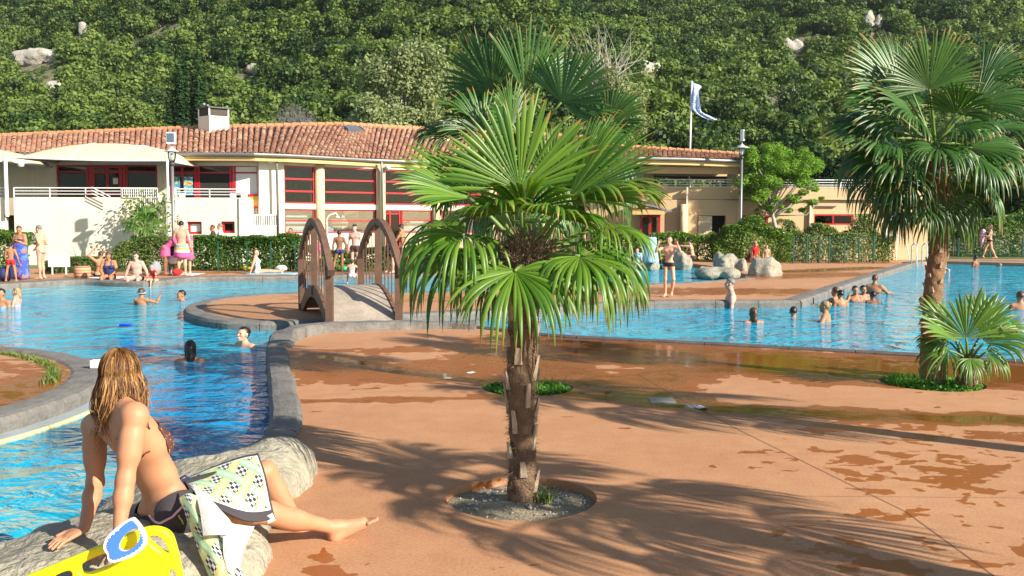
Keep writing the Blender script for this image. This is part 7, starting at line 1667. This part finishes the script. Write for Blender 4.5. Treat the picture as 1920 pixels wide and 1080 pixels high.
# ---- right of the palm
person('slim boy in black briefs walking on the pool edge with both hands at his face', 1254, 556, 1.44, 158, 'skin_light', [('briefs', 'cloth_black')], ('short', 'hair_brown'), B=.86, head=(0, 5), armR=((.45, .55, -.35), (-.35, .4, .9)), armL=((.5, .5, -.35), (-.3, .4, .9)), legR=((.0, .12, -1), (.0, -.05, -1)), legL=((.14, .16, -1), (-.2, -.35, -1)))
person('woman in a dark bikini reaching out with one arm behind the rounded rock', 1299, 497, 1.55, 68, 'skin_light', [('bikini_top', 'cloth_brown'), ('bikini_bottom', 'cloth_brown')], ('bun', 'hair_dark'), female=True, pelvis=(0, 0, .42), lean=14, head=(0, 10), armL=((.1, 1, .05), (0, 1, .1)), armR=((.15, .5, -.8), (0, .8, -.2)), legR=((.1, 1, .0), (0, .1, -1)), legL=((.1, 1, .0), (0, .1, -1)))
person('person in a blue striped shirt sitting behind the boy', 1268, 497, 1.45, 200, 'skin_tan', [('shirt', 'print_blue')], ('short', 'hair_brown'), pelvis=(0, 0, .42), legR=((.1, 1, .0), (0, .1, -1)), legL=((.1, 1, .0), (0, .1, -1)))
r, W, _ = person('person wrapped in a light blue towel seen from behind left of the boy', 1220, 494, 1.15, 10, 'skin_tan', [('shirt', 'cloth_lightblue')], ('short', 'hair_dark'), d=36.5, z0=.15); wrap('towel_wrap', r, W, 0, .2, .2, .17, .3, .22, 'cloth_lightblue', 7, .05, 0, waist=.40)
person('person sitting low among the leaves left of the light blue towel', 1195, 494, 1.3, 150, 'skin_light', [('shirt', 'cloth_lightblue')], ('short', 'hair_brown'), d=36., z0=.1, pelvis=(0, 0, .12), legR=((.1, 1, .3), (0, .5, -.8)), legL=((.1, 1, .3), (0, .5, -.8)))
person('blond woman in dark red sitting behind the flat-topped boulder, bent over a child', 1405, 500, 1.55, -120, 'skin_light', [('swimsuit', 'cloth_brown')], ('bob', 'hair_blond'), female=True, d=35.5, z0=.05, pelvis=(0, 0, .38), lean=20, head=(0, 35), legR=((.1, 1, .0), (0, .1, -1)), legL=((.1, 1, .0), (0, .1, -1)))
person('child in front of the blond woman behind the boulder', 1416, 500, 1.0, 175, 'skin_tan', [('shirt', 'cloth_red')], ('short', 'hair_brown'), child=True, d=35.2, z0=.0)
person('small head of a child peeping over the flat-topped boulder', 1437, 500, .95, 170, 'skin_light', [], ('short', 'hair_brown'), child=True, d=35.2, z0=-.03)
r, W, _ = person('long-haired woman in a dark bikini carrying a towel along the far pool edge', 1855, 484, 1.74, 70, 'skin_light', [('bikini_bottom', 'cloth_black'), ('bikini_top', 'cloth_black')], ('long', 'hair_brown'), female=True, d=46.5, z0=.03, armL=((.2, .4, -1), (-.2, 1, .1)), armR=((.2, .2, -1), (-.2, 1, .1)), legR=((.05, .45, -1), (.0, .25, -1)), legL=((.05, -.2, -1), (.0, -.5, -1)))
v, f, _, _ = implicit([cone((W['wrL']+W['wrR'])/2+(0, 0, .22), (W['wrL']+W['wrR'])/2+(-.04, 0, -.42), .12, .07, .05), ell((W['wrL']+W['wrR'])/2, (.15, .12, .16), k=.05)], .03, lambda p: .03*fbm(p*8, 2, 3)); qobj('carried_towel', v, f, 'print_pink', r)
person('person in red by the lifeguard chair seen through palm leaves', 1676, 488, 1.6, 120, 'skin_dark', [('shirt', 'cloth_red'), ('trunks', 'cloth_navy')], ('short', 'hair_dark'), d=45.6, z0=0)
# ---- bathers in the left pool
wd = dict(vox=.0125)
person('woman in a blue print bikini standing in the water at the left edge', 4, 0, 1.62, 172, 'skin_tan', [('bikini_top', 'print_blue')], ('bun', 'hair_dark'), female=True, water=(543, 578), **wd)
person('little fair-haired girl in a pink print swimsuit in the water at the left edge', 33, 0, 1.15, 95, 'skin_light', [('swimsuit', 'print_pink')], ('long', 'hair_blond'), child=True, water=(542, 577), armR=((.3, .2, -1), (-.4, .8, -.2)), armL=((.3, .2, -1), (-.3, .8, -.2)), **wd)
r, W, _ = person('boy with goggle strap in the left pool raising one hand', 266, 0, 1.35, -8, 'skin_tan', [], ('short', 'hair_brown'), water=(543, 573), child=True, B=.95, armR=((.9, .2, -.25), (.35, .2, .9)), armL=((.4, .3, -.9), (.1, .6, -.4)), **wd)
b = MB(); h_ = W['head']; th = np.linspace(0, 6.283, 20); b.tube([h_+np.array((.092*math.cos(t_), .108*math.sin(t_), .0)) for t_ in th], .010, 5); b.build('goggle_strap', 'cloth_lightblue', r)
person('balding man up to his neck in the left pool near the island', 342, 0, 1.7, 130, 'skin_tan', [], ('short', 'hair_dark'), water=(545, 566), **wd)
person('bather with long wet dark hair seen from behind in the left pool', 358, 0, 1.6, 20, 'skin_tan', [], ('long', 'hair_dark'), water=(639, 679), female=True, vox=.010)
person('laughing dark-haired woman up to her shoulders in the left pool', 459, 0, 1.62, 148, 'skin_light', [('bikini_top', 'cloth_brown')], ('bun', 'hair_dark'), water=(613, 652), female=True, face='laugh', head=(0, -8), vox=.010, armR=((.9, .3, -.5), (.3, .8, -.2)), armL=((.9, .3, -.5), (.3, .8, -.2)))
# ---- bathers in the right pool
person('grey-haired man standing chest deep beside the pool edge in profile', 1370, 0, 1.78, 82, 'skin_pink', [], ('short', 'hair_grey'), water=(520, 576), B=1.1, **wd)
person('bather with long wet brown hair seen from behind in the right pool', 1413, 0, 1.6, 10, 'skin_tan', [], ('long', 'hair_brown'), water=(575, 603), female=True, **wd)
person('bather with short black hair up to the neck, between the two long-haired women', 1488, 0, 1.6, -20, 'skin_tan', [], ('short', 'hair_dark'), water=(573, 593), **wd)
person('woman with pinned-up fair hair and bare shoulders in the right pool', 1548, 0, 1.6, 60, 'skin_tan', [('bikini_top', 'cloth_black')], ('bun', 'hair_blond'), water=(562, 601), female=True, armR=((.7, .2, -.8), (.2, .8, -.3)), armL=((.7, .2, -.8), (.2, .8, -.3)), **wd)
person('adult holding a child, facing away near the pool corner', 1567, 0, 1.6, 30, 'skin_tan', [], ('short', 'hair_brown'), water=(536, 570), B=1.1, armL=((.9, .2, -.35), (.6, .6, -.1)), **wd)
person('dark-haired child in front of the adult near the pool corner', 1576, 0, 1.35, 5, 'skin_tan', [], ('short', 'hair_dark'), water=(543, 572), child=True, **wd)
person('short-haired boy facing the camera by the pool corner, left of the two', 1603, 0, 1.35, 178, 'skin_tan', [], ('short', 'hair_dark'), water=(535, 564), child=True, armR=((.5, .5, -.6), (-.2, .4, .8)), **wd)
person('short-haired boy facing the camera by the pool corner, right of the two', 1618, 0, 1.35, 185, 'skin_tan', [], ('short', 'hair_dark'), water=(534, 561), child=True, **wd)
person('child with wet black hair seen from behind, in front of the two boys', 1637, 0, 1.3, -10, 'skin_dark', [], ('short', 'hair_dark'), water=(545, 567), child=True, **wd)
person('woman with short dark hair and bikini strap holding the pool edge', 1640, 0, 1.68, -30, 'skin_tan', [('bikini_top', 'cloth_brown')], ('short', 'hair_brown'), water=(513, 549), female=True, B=1.15, armR=((.5, .6, -.6), (.2, .9, 0)), **wd)
person('bather whose face is half hidden by the trunk of the right palm', 1729, 0, 1.5, 170, 'skin_tan', [], ('short', 'hair_dark'), water=(554, 573), **wd)
person('bather with sunburnt shoulders right of the palm trunk at the far side', 1772, 0, 1.6, 120, 'skin_pink', [], ('short', 'hair_brown'), water=(490, 506), **wd)
person('dark-haired bather near the far edge of the right pool', 1829, 0, 1.65, 30, 'skin_dark', [], ('short', 'hair_dark'), water=(476, 499), **wd)
person('swimmer with only head and back above water beside the dark-haired bather', 1875, 0, 1.6, 80, 'skin_tan', [], ('short', 'hair_grey'), water=(491, 498), **wd)
person('shaven-headed man at the right edge, up to his shoulders in the pool', 1913, 0, 1.75, -10, 'skin_tan', [], ('short', 'hair_brown'), water=(543, 577), B=1.1, **wd)

# ================================================================== the woman in the foreground
g = {}
g['pelvis'] = P(318, 948, 4.60); g['neck'] = P(226, 762, 4.44); g['head'] = P(229, 708, 4.50); g['hf'] = nz_((-.05, 1, .0))
g['shR'] = P(254, 782, 4.30); g['shL'] = P(178, 800, 4.62); g['elR'] = P(236, 902, 4.22); g['wrR'] = P(224, 1005, 4.14); g['elL'] = P(180, 906, 4.58); g['wrL'] = P(160, 992, 4.36)
g['hdR'] = nz_(P(180, 1056, 3.98)-g['wrR']); g['hdL'] = nz_(P(100, 1024, 4.22)-g['wrL']); g['hnR'] = np.array((0, .15, 1.)); g['hnL'] = np.array((0, .15, 1.)); g['curl'] = .3; g['spread'] = .8; g['thumbR'] = 1; g['thumbL'] = -1
g['hipR'] = P(336, 962, 4.50); g['hipL'] = P(352, 938, 4.74); g['knR'] = P(505, 962, 4.74); g['anR'] = P(625, 990, 5.0); g['heelR'] = P(629, 1007, 5.0); g['toeR'] = P(700, 975, 5.08)
g['knL'] = P(500, 885, 5.06); g['anL'] = P(570, 1002, 5.16); g['heelL'] = P(556, 1010, 5.14); g['toeL'] = P(625, 1009, 5.2)
GS = 1.10; pr, R, HR = body_prims(g, .98, True, True, GS, 0., 1.0)
pr = [ell(p_[1]-R[1]*.034-R[2]*.035, p_[2]*.92, p_[3], p_[5], 10) if p_[6] == 10 else p_ for p_ in pr]
up_ = R[2]; sp0 = g['pelvis']; 
for q in (-1, 1): pr.append(ell(g['pelvis']+R[0]*q*.085*GS-R[1]*.062*GS+up_*.46, np.array((.05, .022, .07))*GS, R, .03, 1))
def groove(p):
    q = (p-sp0)@R.T; return .012*np.exp(-(q[:, 0]/.018)**2)*(q[:, 1] < 0)*np.clip((q[:, 2]-.02)/.1, 0, 1)*np.clip((.62-q[:, 2])/.1, 0, 1)
v, f, lab, t = implicit(pr, .0058, groove); vn = vnormals(v, f)
girl = thing('person', 'woman with long wet hair and brown bikini sitting on the near rock', 'person', tuple(g['pelvis']-(0, 0, .12)))
qobj('body', v, f, 'skin_girl', girl)
q = (v-g['pelvis'])@R.T; tor = lab == 1; leg = (lab == 5) | (lab == 6)
simple('wrap_grey', (.052, .046, .052), .9, .2, 12, .4, 160)
garment('shorts', v, f, vn, (tor & (q[:, 2] < .045+.10*np.clip(q[:, 1]*3, -.3, .6))) | (leg & (np.minimum(np.linalg.norm(v-g['hipR'], axis=1), np.linalg.norm(v-g['hipL'], axis=1)) < .20)), 'wrap_grey', girl, .014)
tix = np.where((lab == 1) | (lab == 10) | (lab == 9) | ((lab > 4) & (lab < 7)))[0]
def snap(pts, off=.004):
    out = []
    for p in resample(np.array(pts), .012): k = tix[np.argmin(((v[tix]-p)**2).sum(1))]; out.append(v[k]+vn[k]*off)
    out = np.array(out); 
    for _ in range(3): out[1:-1] = (out[:-2]+out[1:-1]*2+out[2:])/4
    return out
m, nt_, bs = newmat('bikini_brown'); n_ = noise(nt_, 95, 1, .5); nt_.links.new(mix(nt_, ramp(nt_, n_.outputs[0], [(.66, 0.), (.69, 1.)]).outputs[0], (.095, .032, .030), (.75, .52, .08)), bs.inputs['Base Color']); bs.inputs['Roughness'].default_value = .6
msk = (lab == 10) | ((tor | (lab == 1)) & (np.abs(q[:, 2]-.305*1.22) < .055) & (q[:, 1] > .055)); garment('bikini_cup', v, f, vn, msk, 'bikini_brown', girl, .009)
bs_ = lambda name, pts, r, mat='cloth_brown': (lambda b: (b.tube(snap(pts), r, 6), b.build(name, mat, girl, smooth=True)))(MB())
bs_('bikini_string', [P(290, 862, 4.30), P(268, 876, 4.28), P(245, 890, 4.32), P(212, 902, 4.5), P(196, 896, 4.62)], .0035)
bs_('bikini_string', [P(290, 806, 4.36), P(268, 760, 4.36), P(248, 743, 4.40), P(226, 742, 4.40), P(205, 760, 4.5)], .0035)
b = MB(); kn = snap([P(212, 902, 4.5), P(210, 902, 4.5)])[0]+(-.006, -.012, 0)
for a_, c_ in (((-.03, -.01, .012), (-.035, -.01, -.035)), ((.02, -.01, .015), (.03, -.01, -.02)), ((-.012, -.008, -.05), (-.018, -.006, -.085)), ((.006, -.008, -.05), (.012, -.008, -.095))):
    b.tube([kn, kn+np.array(a_), kn+np.array(c_)], .0035, 6)
b.build('string_bow', 'cloth_black', girl, smooth=True)
b = MB(); kn = snap([P(330, 908, 4.6), P(334, 908, 4.6)])[0]+(0, -.02, .01)
for a_, c_ in (((-.03, -.01, .02), (-.05, 0, -.01)), ((.03, -.01, .02), (.055, 0, .0)), ((.02, 0, -.03), (.03, 0, -.05))): b.tube([kn, kn+np.array(a_), kn+np.array(c_)], .006, 6)
b.build('waist_bow', 'cloth_navy', girl, smooth=True)
bs2 = snap([P(252, 972, 4.42), P(285, 992, 4.36), P(320, 975, 4.34), P(345, 948, 4.36), P(372, 930, 4.5)], .020); b = MB(); b.tube(bs2, .006, 6); b.build('piping', 'cloth_palepink', girl, smooth=True)
b = MB(); simple('script_yellow', (.62, .55, .06), .7); bp0 = P(340, 972, 4.3)
wig = [(x_, y_) for x_, y_ in [(337, 973), (341, 979), (338, 985), (345, 981), (342, 989), (349, 985), (346, 993), (352, 989), (349, 998), (354, 1003)]]
b.tube(snap([P(x_, y_, 4.33) for x_, y_ in wig], .020), .0028, 5); b.build('script_print', 'script_yellow', girl)
# toenails, fingernails
b = MB(); 
# hair: many clumped wet strands over a close cap
hh = g['head']; rgh = np.random.default_rng(12); hairr = np.array((.078, .098, .094))*GS
def hairmat(name, c1, c2, c3):
    m, nt, bs = newmat(name); gg = nt.nodes.new('ShaderNodeNewGeometry'); nn = noise(nt, 14, 3)
    f_ = math_(nt, 'ADD', math_(nt, 'MULTIPLY', gg.outputs['Random Per Island'], .6), math_(nt, 'MULTIPLY', nn.outputs[0], .4)); nt.links.new(ramp(nt, f_, [(.2, c1), (.5, c2), (.8, c3)]).outputs[0], bs.inputs['Base Color']); bs.inputs['Roughness'].default_value = .45; bs.inputs['Specular IOR Level'].default_value = .35
hairmat('hair_wet_blond', (.045, .018, .008), (.17, .075, .025), (.48, .27, .10)); hairmat('hair_wet_dark', (.06, .028, .012), (.16, .075, .03), (.22, .11, .04))
n, m_ = 40, 26; V = []
for i in range(m_+1):
    tt = math.pi*i/m_
    for j in range(n): a = 2*math.pi*j/n; V.append((math.sin(tt)*math.cos(a), math.sin(tt)*math.sin(a), math.cos(tt)))
V = np.array(V); bad = (V[:, 1] > .45) & (V[:, 2] < .35) | (V[:, 2] < -.75); Q = V*hairr*(1+.03*fbm(V*6, 3, 3))[:, None]+np.array((0, -.012, .028))*GS
F = np.array([z_ for z_ in [(i*n+j, (i+1)*n+j, (i+1)*n+(j+1) % n, i*n+(j+1) % n) for i in range(m_) for j in range(n)] if not bad[list(z_)].any()])
hair_o = qobj('hair', hh+Q@HR, F, 'hair_wet_dark', girl)
V = []; F = []; c_n = 0; hc = hh+(np.array((0, -.012, .028))*GS)@HR; nb_ = g['neck']
crown = nz_(HR[2]*.9-HR[1]*.35)
clump = []
for k in range(150):
    a = rgh.random()*6.283; tt = rgh.uniform(.05, 1.45); loc_ = np.array((math.sin(tt)*math.cos(a), math.sin(tt)*math.sin(a), math.cos(tt)))
    if loc_[1] > .35 and loc_[2] < .55: continue
    clump.append((loc_, rgh.uniform(.8, 1.15), rgh.normal(size=3), rgh.random()*6.28, rgh.uniform(.7, 1.3)))
for k_c, (loc0, lf, ph, wph, wf) in enumerate(clump):
    for s_ in range(17):
        loc_ = nz_(loc0+rgh.normal(size=3)*.10); p = hc+(loc_*hairr*1.02)@HR; L = .295*lf*rgh.uniform(.75, 1.08)
        sidev = (loc0[0])                                      # hair left of the head hangs longer
        L *= 1.0+.35*max(0, -sidev)-.12*max(0, sidev)
        nst = 20; st = L/nst; outw = nz_((loc_/hairr)@HR); d = nz_(outw*.1+np.array((0, 0, -1.))-outw*(outw@np.array((0, 0, -1.)))+nz_(p-hh-crown*.08)*.4); w_ = .0024*rgh.uniform(.6, 1.5); path = [p]
        for i in range(nst):
            u_ = i/nst; amp = .75*u_*wf; d = d+np.array((0, 0, -.30))+amp*np.array((math.sin(wph+u_*9+ph[0]), .5*math.cos(wph+u_*8), 0))*.45+rgh.normal(size=3)*.045; d /= np.linalg.norm(d); p = p+d*st
            rel = (p-hc)@HR.T; e = np.linalg.norm(rel/(hairr*1.04))
            if e < 1 or (rel[2] > -.02 and e < 1.6): p = hc+(rel/e*(1.0+.03*math.sin(k_c)))@HR
            rb = (p-g['pelvis'])@R.T                             # keep outside the back and shoulders
            lim = -.098*GS*math.sqrt(max(0, 1-(rb[0]/.21)**2))
            if rb[2] < .50 and rb[1] > lim and rb[1] < .03 and abs(rb[0]) < .2: p = p+R[1]*(lim-.006-rb[1])*.6
            path.append(p.copy())
        path = np.array(path); T_ = np.gradient(path, axis=0); vw = nz_(path.mean(0)-np.array((0, 0, CAMH))); wv = np.cross(T_, rgh.normal(size=3)*.4+vw); wv /= np.linalg.norm(wv, axis=1)[:, None]+1e-9; nv = np.cross(T_, wv); nv /= np.linalg.norm(nv, axis=1)[:, None]+1e-9
        tw = np.linspace(1, .25, nst+1)[:, None]*w_; V.append(np.stack([path-wv*tw, path-nv*tw*.7, path+wv*tw], 1).reshape(-1, 3))
        for i in range(nst): o_ = c_n+3*i; F += [(o_, o_+1, o_+4, o_+3), (o_+1, o_+2, o_+5, o_+4)]
        c_n += 3*(nst+1)
qobj('hair_strands', np.concatenate(V), np.array(F), 'hair_wet_blond', hair_o, props=dict(kind='stuff'))
# towel over the lap, patterned side, hanging end and white terry side
def towelmat():
    m, nt, bs = newmat('towel_print'); tc = nt.nodes.new('ShaderNodeTexCoord'); mp = nt.nodes.new('ShaderNodeMapping'); nt.links.new(tc.outputs['UV'], mp.inputs[0]); sp = nt.nodes.new('ShaderNodeSeparateXYZ'); nt.links.new(mp.outputs[0], sp.inputs[0]); U, Vv = sp.outputs[0], sp.outputs[1]
    a = math_(nt, 'ADD', math_(nt, 'MULTIPLY', U, 3.6), math_(nt, 'MULTIPLY', Vv, 1.9)); b_ = math_(nt, 'SUBTRACT', math_(nt, 'MULTIPLY', U, 2.6), math_(nt, 'MULTIPLY', Vv, 2.7))
    fr = lambda x: math_(nt, 'FRACT', x)
    chk = math_(nt, 'GREATER_THAN', math_(nt, 'MULTIPLY', math_(nt, 'SUBTRACT', fr(math_(nt, 'MULTIPLY', a, 3.)), .5), math_(nt, 'SUBTRACT', fr(math_(nt, 'MULTIPLY', b_, 3.)), .5)), 0.)
    c = mix(nt, chk, (.75, .75, .74), (.04, .035, .04))
    fa, fb = fr(a), fr(b_)
    ye = ramp(nt, fa, [(0, 0.), (.22, 1.), (.68, 0.)], 'CONSTANT').outputs[0]; yc = ramp(nt, fa, [(.30, (.60, .62, .22)), (.42, (.74, .76, .45)), (.66, (.55, .58, .2))]).outputs[0]
    ge = ramp(nt, fb, [(0, 0.), (.26, 1.), (.74, 0.)], 'CONSTANT').outputs[0]; gc = ramp(nt, fb, [(.34, (.33, .58, .30)), (.5, (.60, .80, .58)), (.72, (.32, .55, .28))]).outputs[0]
    over = math_(nt, 'GREATER_THAN', fr(math_(nt, 'MULTIPLY', math_(nt, 'ADD', math_(nt, 'FLOOR', a), math_(nt, 'FLOOR', b_)), .5)), .25)
    c1 = mix(nt, ge, mix(nt, ye, c, yc), gc); c2 = mix(nt, ye, mix(nt, ge, c, gc), yc); c = mix(nt, over, c1, c2)
    def band(x, lo, hi): return math_(nt, 'MULTIPLY', math_(nt, 'GREATER_THAN', x, lo), math_(nt, 'LESS_THAN', x, hi))
    inn = math_(nt, 'MULTIPLY', band(U, .0, .93), band(Vv, .07, .82)); inw = math_(nt, 'MULTIPLY', band(U, -.1, .955), band(Vv, .055, .85))
    c = mix(nt, inn, (.78, .78, .77), c); c = mix(nt, inw, (.055, .048, .055), c); nt.links.new(c, bs.inputs['Base Color']); bs.inputs['Roughness'].default_value = .92; bump(nt, bs, noise(nt, 300, 2).outputs[0], .5, .002)
towelmat()
def patch(name, rows, mat, parent=None, n=34, wr=.006, seed=0, uvr=(0, 1, 0, 1), props=None, thick=.008):
    A = np.array([[P(*c) for c in r] for r in rows]); a, b_ = A.shape[:2]
    def interp(X, k, axis):
        t_ = np.linspace(0, X.shape[axis]-1, k); X = np.moveaxis(X, axis, 0); i = np.clip(np.floor(t_).astype(int), 0, len(X)-2); u_ = (t_-i)[:, None, None]
        p0, p1, p2, p3 = X[np.maximum(i-1, 0)], X[i], X[i+1], X[np.minimum(i+2, len(X)-1)]; r_ = .5*((2*p1)+(-p0+p2)*u_+(2*p0-5*p1+4*p2-p3)*u_**2+(-p0+3*p1-3*p2+p3)*u_**3); return np.moveaxis(r_, 0, axis)
    S_ = interp(interp(A, n, 0), n, 1); V_ = S_.reshape(-1, 3); V_ = V_+wr*np.stack([fbm(V_*9+seed+k*5, seed, 3) for k in range(3)], 1)*2.2
    F_ = np.array([(i*n+j, (i+1)*n+j, (i+1)*n+j+1, i*n+j+1) for i in range(n-1) for j in range(n-1)]); org = np.array(root_loc(parent)) if parent is not None else V_.mean(0)
    me = qmesh(name, V_-org, F_, mat); uv = me.uv_layers.new(name='UVMap'); li = np.array([l.vertex_index for l in me.loops]); co = np.stack([uvr[0]+(uvr[1]-uvr[0])*(li//n)/(n-1), uvr[2]+(uvr[3]-uvr[2])*(li % n)/(n-1)], 1); uv.data.foreach_set('uv', co.astype(np.float32).ravel())
    o = obj(name, me, parent, loc=(0, 0, 0) if parent is not None else tuple(org)); s_ = o.modifiers.new('thick', 'SOLIDIFY'); s_.thickness = thick; s_.offset = -1
    if props: tagp(o, **props)
    return o
tw_ = thing('beach_towel', 'patterned green and yellow towel with dark border and white back over the woman\'s lap', 'towel', tuple(P(430, 950, 4.6)))
patch('towel_lap', [[(342, 904, 4.88), (356, 914, 4.66), (368, 926, 4.50), (386, 940, 4.38)], [(398, 880, 4.96), (402, 903, 4.74), (408, 930, 4.52), (414, 958, 4.40)], [(448, 862, 5.00), (456, 893, 4.80), (462, 935, 4.58), (468, 980, 4.47)], [(486, 853, 5.02), (498, 888, 4.84), (507, 932, 4.64), (516, 974, 4.55)]], 'towel_print', tw_, 44, .004, 1)
patch('towel_hanging', [[(338, 935, 4.30), (352, 928, 4.28), (372, 935, 4.28)], [(352, 975, 4.26), (372, 972, 4.22), (398, 985, 4.25)], [(368, 1015, 4.24), (395, 1015, 4.20), (425, 1020, 4.22)], [(385, 1058, 4.20), (415, 1060, 4.16), (450, 1062, 4.18)], [(402, 1110, 4.18), (436, 1115, 4.14), (480, 1110, 4.16)]], 'towel_print', tw_, 36, .010, 2, (0, .9, .1, .8))
patch('towel_white_side', [[(362, 908, 4.40), (376, 918, 4.34), (392, 932, 4.32)], [(372, 945, 4.24), (396, 948, 4.22), (424, 966, 4.27)], [(379, 980, 4.20), (405, 985, 4.18), (440, 990, 4.22)], [(382, 1006, 4.19), (408, 1004, 4.17), (438, 1001, 4.20)]], 'cloth_white', tw_, 30, .006, 3)
patch('towel_white_tail', [[(418, 975, 4.30), (445, 983, 4.32), (479, 987, 4.42)], [(420, 1005, 4.20), (442, 1012, 4.20), (470, 1010, 4.32)], [(420, 1040, 4.17), (438, 1045, 4.17), (458, 1038, 4.25)], [(428, 1072, 4.15), (438, 1078, 4.15), (450, 1075, 4.2)]], 'cloth_white', tw_, 26, .006, 4)
patch('care_label', [[(498, 970, 4.535), (512, 963, 4.535)], [(503, 984, 4.53), (518, 977, 4.53)]], 'cloth_white', tw_, 6, 0, 5, thick=.002)
# ================================================================== thin summer haze between the pool and the hill
hz = bpy.data.materials.new('haze_air'); hz.use_nodes = True; hn = hz.node_tree; hn.nodes.remove(hn.nodes['Principled BSDF'])
pv = hn.nodes.new('ShaderNodeVolumePrincipled'); pv.inputs['Color'].default_value = (.86, .93, 1, 1); pv.inputs['Density'].default_value = .00016; pv.inputs['Anisotropy'].default_value = .2
hn.links.new(pv.outputs[0], hn.nodes['Material Output'].inputs['Volume']); M['haze_air'] = hz
b = MB(); b.box((-450, -70, -30), (450, 650, 420)); o = b.build('haze', 'haze_air'); o['kind'] = 'stuff'; o['label'] = 'thin haze in the air'
